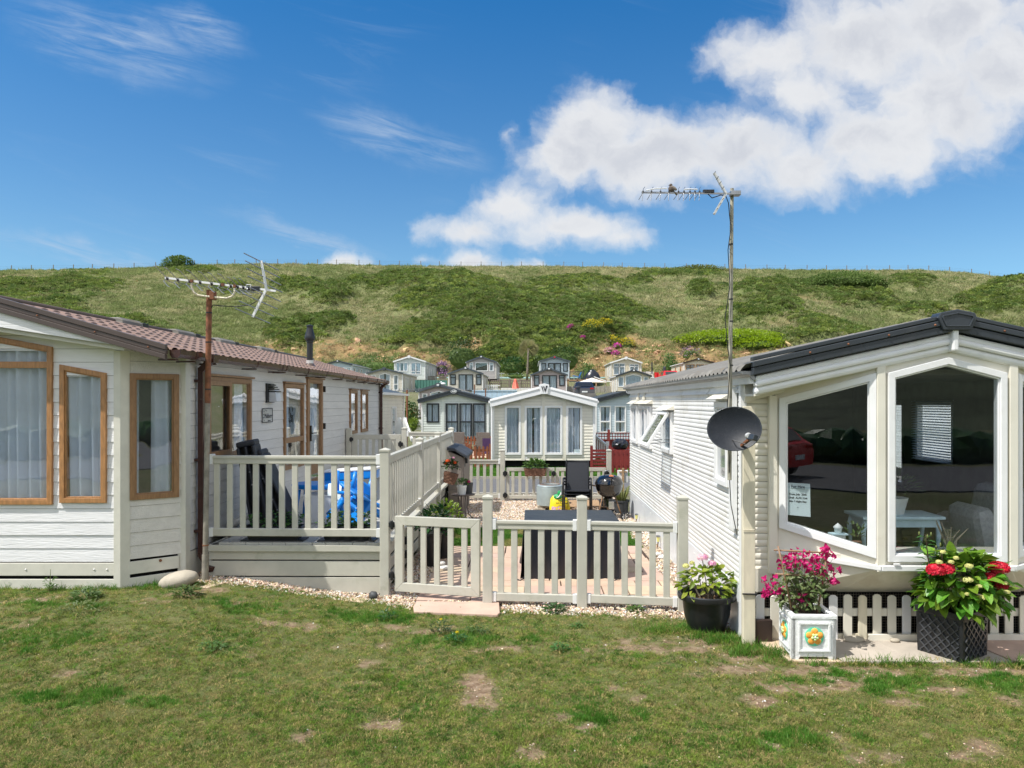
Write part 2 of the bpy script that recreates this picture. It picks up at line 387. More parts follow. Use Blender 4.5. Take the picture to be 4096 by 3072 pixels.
    def sheet(s, rows):
        n = len(rows[0]); b = len(s.v)
        for r in rows: s.v += [tuple(p) for p in r]
        fs = [(b + i * n + k, b + i * n + k + 1, b + (i + 1) * n + k + 1, b + (i + 1) * n + k) for i in range(len(rows) - 1) for k in range(n - 1)]
        s.f += fs; s.mi += [s.cur] * len(fs); return s
    def blob(s, c, r, n=2, jit=0.0, m=None):
        import bmesh
        bm = bmesh.new(); bmesh.ops.create_icosphere(bm, subdivisions=n, radius=1)
        r = r if isinstance(r, (tuple, list)) else (r, r, r); vs = []
        for v_ in bm.verts:
            k = 1 + jit * (random.random() - .5) * 2; p = Vector((v_.co.x * r[0] * k, v_.co.y * r[1] * k, v_.co.z * r[2] * k))
            vs.append(Vector(c) + (m @ p if m else p))
        fs = [tuple(x.index for x in f.verts) for f in bm.faces]; bm.free(); return s.add(vs, fs)
    def leaf(s, p, d, up, L, W, fold=.25, droop=.2):
        p = Vector(p); d = Vector(d).normalized(); up = Vector(up)
        sd = d.cross(up); sd = sd.normalized() if sd.length > 1e-4 else d.orthogonal().normalized(); nn = sd.cross(d).normalized()
        mid = p + d * L * .45 - nn * droop * L * .1; tip = p + d * L - nn * droop * L * .5
        a = p + d * L * .4 + sd * W * .5 + nn * fold * W * .5; b = p + d * L * .4 - sd * W * .5 + nn * fold * W * .5
        a2 = p + d * L * .75 + sd * W * .34 + nn * (fold * W * .3 - droop * L * .25); b2 = p + d * L * .75 - sd * W * .34 + nn * (fold * W * .3 - droop * L * .25)
        return s.add([p, a, a2, tip, b2, b, mid], [(0, 1, 6), (1, 2, 6), (2, 3, 6), (3, 4, 6), (4, 5, 6), (5, 0, 6)])
    def mesh(s, name, mats, smooth=False, inv=None):
        me = bpy.data.meshes.new(name); vs = s.v if inv is None else [inv @ Vector(p) for p in s.v]
        me.from_pydata([tuple(p) for p in vs], [], s.f)
        for m in (mats if isinstance(mats, (list, tuple)) else [mats]): me.materials.append(M[m] if isinstance(m, str) else m)
        if len(me.materials) > 1: me.polygons.foreach_set('material_index', s.mi)
        if smooth: me.polygons.foreach_set('use_smooth', [True] * len(me.polygons))
        me.validate(); me.update(); return me
    def build(s, name, mats, parent=None, smooth=False, bevel=0.0, local=False, label=None, kind=None, fixn=True):
        inv = None
        if parent is not None and not local: inv = wmx(parent).inverted()
        me = s.mesh(name, mats, smooth, inv)
        if fixn:
            import bmesh
            bm = bmesh.new(); bm.from_mesh(me); bmesh.ops.recalc_face_normals(bm, faces=bm.faces); bm.to_mesh(me); bm.free()
        if smooth == 'auto':
            me.polygons.foreach_set('use_smooth', [True] * len(me.polygons)); me.set_sharp_from_angle(angle=R(35))
        o = bpy.data.objects.new(name, me); COL.objects.link(o)
        if parent is not None: o.parent = parent
        if bevel:
            b = o.modifiers.new('bevel', 'BEVEL'); b.width = bevel; b.segments = 2; b.limit_method = 'ANGLE'; b.angle_limit = R(50)
        return tag(o, label, None, None, kind)
def text(body, parent, p, h, m='ink', rot=(90, 0, 0), align='CENTER', ext=.0008, name='lettering', world=True, shear=0, bold=0, sx=1):
    c = bpy.data.curves.new(name, 'FONT'); c.body = body; c.size = h; c.extrude = ext; c.align_x = align; c.align_y = 'CENTER'; c.shear = shear; c.offset = bold
    c.materials.append(M[m]); c.resolution_u = 3
    o = bpy.data.objects.new(name, c); COL.objects.link(o); o.parent = parent
    mt = Matrix.Translation(p) @ Euler([R(a) for a in rot]).to_matrix().to_4x4() @ Matrix.Diagonal((sx, 1, 1, 1))
    if world: mt = wmx(parent).inverted() @ mt
    l, q, s_ = mt.decompose(); o.location = l; o.rotation_euler = q.to_euler(); o.scale = s_
    return o

# ------------------------------------------------------------------ instanced stuff
def instancer(name, pts, rots, scales, idx, meshes, parent=None, kind='stuff', label=None):
    """one object: a point mesh whose geometry nodes set one of several small meshes on every point"""
    me = bpy.data.meshes.new(name); n = len(pts)
    me.vertices.add(n); me.vertices.foreach_set('co', np.asarray(pts, np.float32).ravel())
    for nm, tp, dat in (('rot', 'FLOAT_VECTOR', rots), ('scl', 'FLOAT_VECTOR', scales), ('idx', 'INT', idx)):
        a = me.attributes.new(nm, tp, 'POINT'); a.data.foreach_set('vector' if tp == 'FLOAT_VECTOR' else 'value', np.asarray(dat).ravel())
    o = bpy.data.objects.new(name, me); COL.objects.link(o)
    if parent: o.parent = parent
    ng = bpy.data.node_groups.new(name, 'GeometryNodeTree')
    ng.interface.new_socket('Geometry', in_out='INPUT', socket_type='NodeSocketGeometry'); ng.interface.new_socket('Geometry', in_out='OUTPUT', socket_type='NodeSocketGeometry')
    src = bpy.data.collections.new(name + '_pieces')
    for i, m in enumerate(meshes):
        q = bpy.data.objects.new('piece_%02d' % i, m); src.objects.link(q)
    gi = ng.nodes.new('NodeGroupInput'); go = ng.nodes.new('NodeGroupOutput')
    ci = ng.nodes.new('GeometryNodeCollectionInfo'); ci.inputs[0].default_value = src; ci.inputs[1].default_value = True
    io = ng.nodes.new('GeometryNodeInstanceOnPoints'); io.inputs['Pick Instance'].default_value = True
    def attr(nm, tp):
        a = ng.nodes.new('GeometryNodeInputNamedAttribute'); a.data_type = tp; a.inputs[0].default_value = nm; return a.outputs[0]
    L = ng.links.new
    L(gi.outputs[0], io.inputs['Points']); L(ci.outputs[0], io.inputs['Instance']); L(attr('idx', 'INT'), io.inputs['Instance Index'])
    er = ng.nodes.new('FunctionNodeEulerToRotation'); L(attr('rot', 'FLOAT_VECTOR'), er.inputs[0]); L(er.outputs[0], io.inputs['Rotation']); L(attr('scl', 'FLOAT_VECTOR'), io.inputs['Scale'])
    L(io.outputs[0], go.inputs[0])
    md = o.modifiers.new('scatter', 'NODES'); md.node_group = ng
    return tag(o, label, None, None, kind)

# ------------------------------------------------------------------ walls with openings and lap boards
def cells(u0, u1, za, zb, holes, top):
    br = {u0, u1}
    for h in holes: br |= {h[0], h[1]}
    if top:
        for i in range(len(top) - 1):
            (ua, ta), (ub, tb) = top[i], top[i + 1]; br.add(ua)
            for z in (za, zb):
                if abs(tb - ta) > 1e-6:
                    t = (z - ta) / (tb - ta)
                    if 0 < t < 1: br.add(ua + t * (ub - ua))
    br = sorted(b for b in br if u0 - 1e-6 <= b <= u1 + 1e-6); out = []
    def tp(u):
        if not top: return 1e9
        for i in range(len(top) - 1):
            if top[i][0] - 1e-6 <= u <= top[i + 1][0] + 1e-6:
                t = (u - top[i][0]) / max(1e-9, top[i + 1][0] - top[i][0]); return top[i][1] + t * (top[i + 1][1] - top[i][1])
        return top[-1][1]
    for a, b in zip(br, br[1:]):
        if b - a < 1e-4: continue
        mid = (a + b) / 2; zs = [(za, zb)]
        for h in holes:
            if h[0] < mid < h[1]:
                nz = []
                for p, q in zs:
                    if h[2] > p: nz.append((p, min(q, h[2])))
                    if h[3] < q: nz.append((max(p, h[3]), q))
                zs = [(p, q) for p, q in nz if q - p > 1e-4]
        for p, q in zs:
            qa, qb = min(q, tp(a)), min(q, tp(b))
            if qa - p < 1e-4 and qb - p < 1e-4: continue
            out.append((a, b, p, max(p, qa), max(p, qb)))
    return out
def wall(parent, O, U, N, u0, u1, z0, z1, holes=(), top=None, row=.15, bm='lodge_x', inner='interior', thick=.05, boards=True, one=None, prof='lap', proud=.012, gap=.004, skin=True, hue=None):
    """inner skin with openings and, over it, one mesh per board (or one joined mesh when `one` names it)"""
    O = Vector(O); U = Vector(U).normalized(); N = Vector(N).normalized()
    def pt(u_, z_, n_): return O + U * u_ + N * n_ + Vector((0, 0, z_))
    if skin:
        k = MB()
        for a, b, p, qa, qb in cells(u0, u1, z0, z1, holes, top):
            k.prism([pt(a, p, -thick), pt(b, p, -thick), pt(b, qb, -thick), pt(a, qa, -thick)], N * thick)
        k.build('wall_skin', inner, parent)
    nr = int(math.ceil((z1 - z0) / row - 1e-6)); J = MB(); res = []
    for i in range(nr):
        za = z0 + i * row; zb = min(za + row, z1); groups = []
        for c in cells(u0, u1, za, zb, holes, top):
            hit = [g for g in groups if any(abs(d[1] - c[0]) < 1e-4 and min(d[4], c[3]) - max(d[2], c[2]) > -1e-4 for d in g)]
            if hit:
                hit[0].append(c)
                for h in hit[1:]: hit[0].extend(h); groups.remove(h)
            else: groups.append([c])
        for grp in groups:
          k = J if one else MB(); pj = 0 if one else random.uniform(-.002, .002)
          for a, b, p, qa, qb in grp:
              def off(z):
                  t = (z - za) / row
                  if prof == 'lap': return proud * (1 - .78 * t) + pj
                  return proud * (.3 + .7 * abs(math.sin(2 * math.pi * min(.999, max(0.001, t)))) ** .6 * (1 if t < .5 else .75)) + pj
              ts = [0, 1] if prof == 'lap' else [0, .06, .16, .3, .43, .5, .57, .7, .84, .94, 1]
              rows = []
              for t in ts:
                  za_, zb_ = p + (qa - p) * t, p + (qb - p) * t
                  if t == 0: za_ += gap * (p <= za + 1e-5); zb_ = za_
                  rows.append((pt(a, za_, off(za_)), pt(b, zb_, off(zb_))))
              k.sheet([[pt(a, rows[0][0].z - O.z, .0015), pt(b, rows[0][1].z - O.z, .0015)]] + [list(r_) for r_ in rows])
              for e, uu in ((0, a), (1, b)):
                  pl = [r_[e] for r_ in rows] + [pt(uu, (rows[-1][e].z - O.z), .001), pt(uu, rows[0][e].z - O.z, .001)]
                  k.add(pl, [tuple(range(len(pl)))])
          if not one and k.v: res.append(k.build('cladding_board', bm, parent, smooth=False if prof == 'lap' else 'auto'))
    if one and J.v: res.append(J.build(one, bm, parent, kind='stuff'))
    return res
def inset(pts, d):
    n = len(pts); out = []
    ar = sum(pts[i][0] * pts[(i + 1) % n][1] - pts[(i + 1) % n][0] * pts[i][1] for i in range(n)); sg = 1 if ar > 0 else -1
    for i in range(n):
        a, b, c = Vector(pts[i - 1]), Vector(pts[i]), Vector(pts[(i + 1) % n])
        e1 = (b - a).normalized(); e2 = (c - b).normalized(); n1 = Vector((-e1.y, e1.x)) * sg; n2 = Vector((-e2.y, e2.x)) * sg
        k = n1 + n2; out.append(tuple(b + k * (d / max(.2, k.dot(n1)))))
    return out
def curtain(parent, pt, u0, u1, z0, z1, n0, m='curtain', amp=.02, per=.13, top=None, name='curtain'):
    k = MB(); n = max(6, int((u1 - u0) / per * 8)); rows = []; ph = random.random() * 6
    for j, z in enumerate((z0, (z0 + z1) / 2, z1)):
        r_ = []
        for i in range(n + 1):
            uu = u0 + (u1 - u0) * i / n
            zz = z if not top or j < 2 else top(uu)
            s_ = math.sin(uu / per * 6.283 + ph + .5 * j) * amp + amp * .7 * math.sin(uu / per * 2.9 + ph * 2 + .3 * j)
            r_.append(pt(uu, zz, n0 + s_))
        rows.append(r_)
    k.sheet(rows); return k.build(name, m, parent, smooth=True, fixn=False)
def window(parent, O, U, N, poly, fw=.06, proud=.035, back=.05, fm='trim_white', gm='glass', bars=(), cur=None, sill=None, name='window', curm='curtain', bw=.045, gback=.0, sash=None, dark=True, reveal='interior_dark', amp=.02):
    """frame (the part) with glass pane, bars and curtains as sub-parts; poly is the outer outline in (along, up)"""
    O = Vector(O); U = Vector(U).normalized(); N = Vector(N).normalized()
    def pt(u_, z_, n_): return O + U * u_ + N * n_ + Vector((0, 0, z_))
    if len(poly) == 2: (a, b), (c, d) = poly; poly = [(a, b), (c, b), (c, d), (a, d)]
    inn = inset(poly, fw); k = MB()
    k.ring([pt(*p, -back) for p in poly], [pt(*p, -back) for p in inn], N * (proud + back))
    inn2 = inset(poly, fw + .014)
    k.ring([pt(*p, -back) for p in inn], [pt(*p, -back) for p in inn2], N * (proud + back - .016))
    for (a, b), (c, d), wd in bars:
        k.bar(pt(a, b, proud / 2 - .004), pt(c, d, proud / 2 - .004), wd, proud + .01, up=N)
    f = k.build(name, fm, parent, bevel=.004 if fw > .04 and O.y < 22 else 0)
    g = MB(); gi = inset(poly, fw + .004); g.prism([pt(*p, proud - .03 - gback) for p in gi], -N * .006); g.build('pane', gm, f)
    us = [p[0] for p in inn]; zs = [p[1] for p in inn]
    if dark:
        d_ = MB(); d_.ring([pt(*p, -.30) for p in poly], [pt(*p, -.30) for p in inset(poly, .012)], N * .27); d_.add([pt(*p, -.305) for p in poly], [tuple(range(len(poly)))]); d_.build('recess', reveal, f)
    if cur:
        for (a, b) in cur: curtain(f, pt, min(us) + (max(us) - min(us)) * a, min(us) + (max(us) - min(us)) * b, min(zs) - .03, max(zs) + .03, (-.06 if O.y < 20 else -.045) if dark else -.07, curm, amp)
    return f
# ------------------------------------------------------------------ ground, road, hill
YF, YT = 104.0, 185.0
SKY = [(-400, 290), (-60, 276), (0, 271), (80, 270), (150, 268), (200, 265.5), (265, 264.5), (330, 265), (450, 267), (560, 267), (650, 268.5), (760, 270), (850, 271), (920, 270.5), (965, 273.5), (990, 277), (1024, 281), (1100, 292), (1400, 340)]
FOOT = 377.0
def skyz(x):
    px = VX + np.asarray(x, float) * F / YT
    return EYE + (VY - np.interp(px, [a for a, _ in SKY], [b for _, b in SKY])) * YT / F
def base_z(y):
    return np.interp(y, [-100, 44, 52, 60, 70, 81, 84, 100, YF], [0, 0, .7, 1.2, 3.1, 3.3, 4.6, 5.0, EYE + (VY - FOOT) * YF / F])
# scrub masses on the slope: picture position, half width, half height of the mound and what grows there
SCRUB = [(60, 287, 58, 9), (20, 292, 40, 9), (300, 292, 30, 9), (330, 300, 26, 8), (375, 289, 50, 8), (430, 283, 60, 11), (500, 296, 85, 13), (455, 306, 60, 10), (520, 320, 100, 14), (560, 335, 60, 16), (600, 313, 70, 12),
         (470, 332, 70, 12), (300, 345, 34, 10), (325, 326, 40, 9), (280, 335, 26, 8), (505, 355, 60, 20), (540, 350, 55, 22), (590, 345, 40, 13), (570, 285, 70, 9), (640, 283, 20, 5), (700, 272.5, 30, 6), (770, 292, 42, 10), (820, 290, 60, 9), (770, 312, 42, 11),
         (860, 300, 45, 9), (915, 283, 26, 7), (700, 297, 14, 5), (990, 305, 46, 10), (925, 310, 34, 8), (410, 350, 10, 8), (480, 368, 40, 12), (600, 365, 30, 10), (230, 293, 18, 5), (190, 273, 26, 4), (660, 275, 26, 4), (1010, 290, 26, 5)]
OCHRE = [(355, 352, 65, 14), (400, 358, 60, 16), (440, 366, 30, 14), (470, 350, 26, 10), (640, 358, 60, 16), (700, 356, 62, 15), (600, 372, 40, 12), (580, 368, 24, 10), (760, 352, 40, 11), (300, 358, 40, 12), (250, 352, 40, 12)]
GRASSY = [(40, 300, 0, 0)]
def slope_y(py, x=None):
    """distance at which the slope shows at picture height py"""
    ys = np.linspace(YF, YT, 160); zs = hill_base(np.zeros(160), ys); pyy = VY - (zs - EYE) * F / ys
    return float(np.interp(-py, -pyy, ys))
def hill_base(x, y):
    x = np.asarray(x, float); y = np.asarray(y, float); zt = skyz(x) ; zf = base_z(YF)
    t = np.clip((y - YF) / (YT - YF), 0, 1)
    cut = .13 + .03 * np.sin(x * .11) ; ch = .185
    f = np.where(t < cut, ch * (t / cut) ** .85, ch + (1 - ch) * ((t - cut) / (1 - cut)) ** .93)
    z = zf + (zt - zf) * f
    return np.where(y > YT, zt + .25 * (1 - np.exp(-(y - YT) / 4)) - np.clip(y - YT - 6, 0, None) * .12, z)
def masks(x, y, z):
    px = VX + x * F / y; py = VY - (z - EYE) * F / y
    wob = (fbm(x * .09, y * .05, 4, 1) - .5) * 1.5
    s = np.full(np.shape(x), -9.0)
    for cx, cy, rx, ry in SCRUB: s = np.maximum(s, 1 - np.sqrt(((px - cx) / rx) ** 2 + ((py - cy) / ry) ** 2))
    o = np.full(np.shape(x), -9.0)
    for cx, cy, rx, ry in OCHRE: o = np.maximum(o, 1 - np.sqrt(((px - cx) / rx) ** 2 + ((py - cy) / ry) ** 2))
    s = np.clip((s + wob * .8 + .22) * 1.8, 0, 1); o = np.clip((o + wob * .7 + .02) * 2.2, 0, 1)
    g2 = np.clip((fbm(x * .045 + 9, y * .035, 5, 3) - .53) * 6, 0, 1) * (py < 345)
    s = np.maximum(s, g2 * .8)
    return s * (1 - o * .75), o, px, py
def hill_full(x, y):
    z = hill_base(x, y); s, o, px, py = masks(x, y, z)
    edge = np.clip((y - YF) / 6, 0, 1) * np.where(y > YT - 34, np.clip((YT - y) / 34, .03, 1), 1)
    z = z + edge * ((fbm(x * .06, y * .06, 4, 2) - .5) * 3.2 + s * (.3 + 3.2 * (fbm(x * .2, y * .2, 3, 4))) + o * (fbm(x * .45, y * .22, 4, 5) - .5) * 3.6)
    return z, s, o
def attr(me, name, arr):
    a = me.attributes.new(name, 'FLOAT', 'POINT'); a.data.foreach_set('value', np.asarray(arr, np.float32).ravel())
def gridmesh(name, xs, ys, zf, m, attrs=None, kind='structure', smooth=True):
    X, Y = np.meshgrid(xs, ys); r = zf(X, Y); Z = r[0] if isinstance(r, tuple) else r
    nx, ny = len(xs), len(ys); me = bpy.data.meshes.new(name)
    idx = np.arange(nx * ny).reshape(ny, nx)
    q = np.stack([idx[:-1, :-1], idx[:-1, 1:], idx[1:, 1:], idx[1:, :-1]], -1).reshape(-1, 4)
    me.vertices.add(nx * ny); me.vertices.foreach_set('co', np.stack([X, Y, Z], -1).astype(np.float32).ravel())
    me.loops.add(q.size); me.loops.foreach_set('vertex_index', q.ravel().astype(np.int32))
    me.polygons.add(len(q)); me.polygons.foreach_set('loop_start', np.arange(0, q.size, 4, dtype=np.int32)); me.polygons.foreach_set('loop_total', np.full(len(q), 4, np.int32))
    me.polygons.foreach_set('use_smooth', np.full(len(q), smooth)); me.update()
    if isinstance(r, tuple):
        for nm, a in zip(attrs, r[1:]): attr(me, nm, a)
    me.materials.append(M[m]); o = bpy.data.objects.new(name, me); COL.objects.link(o); return tag(o, kind=kind)
def nodemat(name):
    m = bpy.data.materials.new(name); m.use_nodes = True; M[name] = m; return m, NT(m.node_tree)
# grass land beyond the plots
m, t = nodemat('land'); tcn = t.n('ShaderNodeTexCoord').outputs['Object']
c = t.mix(t.rng(t.noise(tcn, .35, 6, .6), .35, .65), (.15, .18, .08), (.25, .24, .15))
c = t.mix(t.rng(t.noise(tcn, 9, 4, .7), .3, .7), c, (.09, .09, .035))
b = t.n('ShaderNodeBsdfPrincipled', ins={'Base Color': c, 'Roughness': .9, 'Specular IOR Level': .2, 'Normal': t.n('ShaderNodeBump', ins={'Height': t.noise(tcn, 12, 5, .7), 'Strength': .8, 'Distance': .1}).outputs[0]})
t.n('ShaderNodeOutputMaterial', ins={0: b.outputs[0]})
# the slope
m, t = nodemat('slope'); tcn = t.n('ShaderNodeTexCoord').outputs['Object']
at = lambda nm: t.n('ShaderNodeAttribute', attribute_name=nm).outputs['Fac']
mp = t.n('ShaderNodeMapping', ins={'Vector': tcn, 'Scale': (1, .45, 1)}).outputs[0]
gr = t.mix(t.rng(t.noise(mp, .11, 6, .65), .35, .65), (.17, .205, .075), (.30, .29, .15))
gr = t.mix(t.math('MULTIPLY', t.rng(t.noise(mp, .9, 5, .7), .45, .75), .7), gr, (.38, .36, .2))
gr = t.mix(t.math('MULTIPLY', t.rng(t.noise(mp, .06, 5, .6), .56, .72), .6), gr, (.36, .22, .13))
oc = t.mix(t.rng(t.noise(mp, .8, 8, .7), .3, .7), (.48, .31, .15), (.27, .19, .10))
oc = t.mix(t.math('MULTIPLY', t.rng(t.noise(mp, .35, 6, .7), .42, .60), .8), oc, (.26, .24, .10))
c = t.mix(at('scrub'), gr, (.13, .17, .05)); c = t.mix(at('ochre'), c, oc)
b = t.n('ShaderNodeBsdfPrincipled', ins={'Base Color': c, 'Roughness': .95, 'Specular IOR Level': .1, 'Normal': t.n('ShaderNodeBump', ins={'Height': t.noise(mp, 2.2, 8, .75), 'Strength': 1.0, 'Distance': .7}).outputs[0]})
t.n('ShaderNodeOutputMaterial', ins={0: b.outputs[0]})

def land_z(X, Y):
    z = base_z(Y) + np.clip((Y - 40) / 20, 0, 1) * (fbm(X * .1, Y * .1, 3, 1) - .5) * .3 - .03
    return np.where(Y > YF, z - (Y - YF) * .5, z)
ys = np.concatenate([np.linspace(-70, 8, 10), np.linspace(10, 110, 90)])
gridmesh('ground', np.linspace(-160, 160, 60), ys, land_z, 'land')
o = MB().add([(-3000, YT + 40, -2), (3000, YT + 40, -2), (3000, 4000, -2), (-3000, 4000, -2)], [(0, 1, 2, 3)]).build('ground', 'land', kind='structure')
MB().add([(-3000, -3000, -.6), (3000, -3000, -.6), (3000, 300, -.6), (-3000, 300, -.6)], [(0, 1, 2, 3)]).build('ground', 'land', kind='structure')
gridmesh('hill', np.linspace(-330, 330, 620), np.concatenate([np.linspace(YF - 1, YT + 3, 200), np.linspace(YT + 6, 320, 24)]), hill_full, 'slope', ['scrub', 'ochre'])

mat('far_slope', (.055, .07, .035), .9, var=.3, vs=.2)
gridmesh('hill', np.linspace(-400, 400, 60), np.linspace(-260, -45, 40), lambda X, Y: -.1 + np.clip((-45 - Y) / 120, 0, 1) ** 1.2 * (21 + 5 * np.sin(X * .02)), 'far_slope')
# leaf clump meshes for the scrub and the long grass
def clump(n, r, L, W, mt, flat=.6, seed=0, up=.3):
    st = random.getstate(); random.seed(seed); k = MB()
    for _ in range(n):
        a = random.uniform(0, 6.283); e = random.uniform(0, 1) ** .6 * math.pi / 2; d = Vector((math.cos(a) * math.sin(e), math.sin(a) * math.sin(e), math.cos(e)))
        p = Vector((d.x * r, d.y * r, d.z * r * flat)) * random.uniform(.55, 1); dd = (d + Vector((random.gauss(0, .5), random.gauss(0, .5), random.gauss(up, .4)))).normalized()
        l = L * random.uniform(.6, 1.2); sd = dd.orthogonal().normalized() if random.random() < .5 else dd.cross(Vector((0, 0, 1))).normalized()
        k.add([p, p + dd * l * .5 + sd * W / 2, p + dd * l, p + dd * l * .5 - sd * W / 2], [(0, 1, 2, 3)])
    random.setstate(st); return k.mesh('leaf_clump', mt)
def tuft(n, L, W, mt, spread=.5, seed=0, lean=(0, 0), curl=.3, base=.3):
    st = random.getstate(); random.seed(seed); k = MB()
    for _ in range(n):
        a = random.uniform(0, 6.283); rr = random.random() ** .5 * spread * base; p = Vector((math.cos(a) * rr, math.sin(a) * rr, -.01 * L)); l = L * random.uniform(.45, 1.1)
        d = Vector((random.gauss(lean[0], spread * .6), random.gauss(lean[1], spread * .6), 1)).normalized(); s_ = Vector((math.cos(a * 3), math.sin(a * 3), 0))
        q = p + d * l * .55; tip = q + (d + Vector((d.x, d.y, -.25)) * curl * 2).normalized() * l * .5
        k.add([p - s_ * W / 2, p + s_ * W / 2, q + s_ * W * .4, tip, q - s_ * W * .4], [(0, 1, 2, 4), (4, 2, 3)])
    random.setstate(st); return k.mesh('tuft', mt)
def patchmat(name, cols, scale, rough=.6, tr=.3, varv=.25, amt=(.38, .62)):
    m, t = nodemat(name); pos = t.n('ShaderNodeNewGeometry').outputs['Position']; loc = t.n('ShaderNodeObjectInfo').outputs
    c = t.mix(t.rng(t.noise(pos, scale, 4, .6), *amt), cols[0], cols[1])
    if len(cols) > 2: c = t.mix(t.rng(t.math('FRACT', t.math('MULTIPLY', loc['Random'], 5.7)), .55, .8), c, cols[2])
    c = t.n('ShaderNodeHueSaturation', ins={'Value': t.rng(loc['Random'], 0, 1, 1 - varv, 1 + varv, False), 'Color': c}).outputs[0]
    b = t.n('ShaderNodeBsdfPrincipled', ins={'Base Color': c, 'Roughness': rough, 'Specular IOR Level': .25}).outputs[0]
    tl = t.n('ShaderNodeBsdfTranslucent', ins={'Color': c}).outputs[0]
    t.n('ShaderNodeOutputMaterial', ins={0: t.n('ShaderNodeMixShader', ins={0: tr, 1: b, 2: tl}).outputs[0]})
patchmat('scrub_leaf', [(.17, .235, .055), (.27, .33, .075), (.22, .24, .09)], .06, .6, .4)
patchmat('scrub_dark', [(.11, .17, .045), (.16, .23, .06)], .1, .6, .4)
patchmat('long_grass', [(.27, .30, .12), (.44, .41, .22), (.17, .23, .07)], .05, .8, .4, .25, (.42, .58))
patchmat('brown_grass', [(.42, .25, .14), (.38, .31, .15), (.24, .26, .08)], .2, .8, .3)
def on_hill(n, f, seed):
    rg = np.random.default_rng(seed); x = rg.uniform(-135, 135, n); y = YF + 1 + (YT - YF + 1) * rg.uniform(0, 1, n) ** 1.15
    x = x * (y / YT) ** .9
    z, s, o = hill_full(x, y); keep = f(s, o, x, y, rg); return np.stack([x, y, z], -1)[keep], rg
def rs(rg, n, tilt=.25): return np.stack([rg.normal(0, tilt, n), rg.normal(0, tilt, n), rg.uniform(0, 6.283, n)], -1)
p_, rg = on_hill(62000, lambda s, o, x, y, rg: (rg.random(len(x)) < (s - .25) * 1.5), 3); n = len(p_)
sc = rg.uniform(.55, 1.25, n)[:, None] * np.array([1, 1, .85]); p_[:, 2] -= .1
instancer('hillside_scrub', p_, rs(rg, n), sc, rg.integers(0, 3, n), [clump(60, .75, .36, .22, 'scrub_leaf', seed=1), clump(60, .7, .32, .2, 'scrub_leaf', seed=2), clump(50, .8, .34, .2, 'scrub_dark', seed=3)], label='dark green bramble and scrub spread over the grassy hillside')
p_, rg = on_hill(60000, lambda s, o, x, y, rg: (rg.random(len(x)) < (1 - s * 1.3) * (1 - o * .8)), 4); n = len(p_)
sc = rg.uniform(.5, 1.2, n)[:, None] * np.array([1, 1, 1])
instancer('hillside_grass', p_, rs(rg, n, .12), sc, rg.integers(0, 3, n), [tuft(26, .75, .10, 'long_grass', 1.1, 1, (.25, -.1), base=.6), tuft(26, .6, .09, 'long_grass', 1.2, 2, (.3, 0), base=.6), tuft(20, .5, .08, 'long_grass', 1.2, 3, base=.6)], label='long pale dry grass on the hillside')
p_, rg = on_hill(26000, lambda s, o, x, y, rg: (rg.random(len(x)) < o * .8 + .02), 5); n = len(p_)
instancer('cliff_growth', p_, rs(rg, n, .12), rg.uniform(.4, 1.1, n)[:, None] * np.ones(3), rg.integers(0, 3, n), [tuft(18, .5, .09, 'brown_grass', 1.1, 5, base=.6), tuft(18, .45, .08, 'brown_grass', 1.2, 6, base=.6), clump(30, .35, .2, .13, 'scrub_leaf', seed=8)], label='brown grass tufts growing on the ochre bank')
# stones and lumps of the ochre bank
p_, rg = on_hill(16000, lambda s, o, x, y, rg: (rg.random(len(x)) < o * .5), 6); n = len(p_)
mat('ochre_rock', (.48, .32, .17), .9, var=.3, vs=2, bump=.6, bs=6, vary_inst=.9)
rocks = [MB().blob((0, 0, 0), (.5, .45, .38), 1, .35).mesh('rock', 'ochre_rock') for _ in range(3)]
instancer('bank_rock', p_, rs(rg, n, .6), (rg.uniform(.15, 1, n) ** 2)[:, None] * np.array([1.3, 1.1, 1]), rg.integers(0, 3, n), rocks, label='crumbling ochre earth and rock of the bank')

# skyline fence
fn = thing('wire_fence', 'thin post and wire fence running along the top of the hill', 'fence', (0, YT, 36))
pm = MB().box(-.07, .07, -.07, .07, -.3, 1.25).mesh('fence_post', 'fence_grey'); prev = None
for i in range(58):
    x = -150 + i * 5.1 + random.uniform(-.4, .4); z = float(skyz(x)) + .15
    q = bpy.data.objects.new('fence_post', pm); COL.objects.link(q); q.parent = fn; q.location = (x, 0, z - 36)
k = MB()
for h in (.6, 1.0): k.tube([(-150 + i * 5.1, YT, float(skyz(-150 + i * 5.1)) + .15 + h) for i in range(58)], .012, 3)
k.build('fence_wire', 'wire', fn)

# ------------------------------------------------------------------ near ground: lawn, gravel, slabs, road
SOIL = [(195, 592, 26, 7), (150, 603, 20, 4), (40, 599, 45, 4), (275, 624, 42, 5), (240, 604, 14, 3), (365, 663, 26, 6), (400, 630, 50, 5), (430, 632, 26, 3), (640, 648, 90, 9), (700, 645, 60, 6), (760, 655, 50, 8), (740, 640, 36, 6), (800, 690, 70, 6), (830, 668, 30, 5), (905, 702, 36, 9), (950, 690, 40, 6),
        (960, 672, 60, 5), (1005, 671, 40, 5), (875, 673, 40, 4), (845, 745, 16, 12), (850, 762, 20, 6), (780, 750, 20, 5), (690, 734, 14, 6), (560, 720, 24, 6), (537, 758, 14, 6), (300, 736, 22, 4), (380, 726, 22, 4), (980, 745, 24, 7), (930, 740, 20, 5), (720, 672, 60, 7), (1010, 700, 24, 8), (640, 700, 12, 3), (620, 690, 20, 4), (500, 650, 30, 3)]
SOILW = []
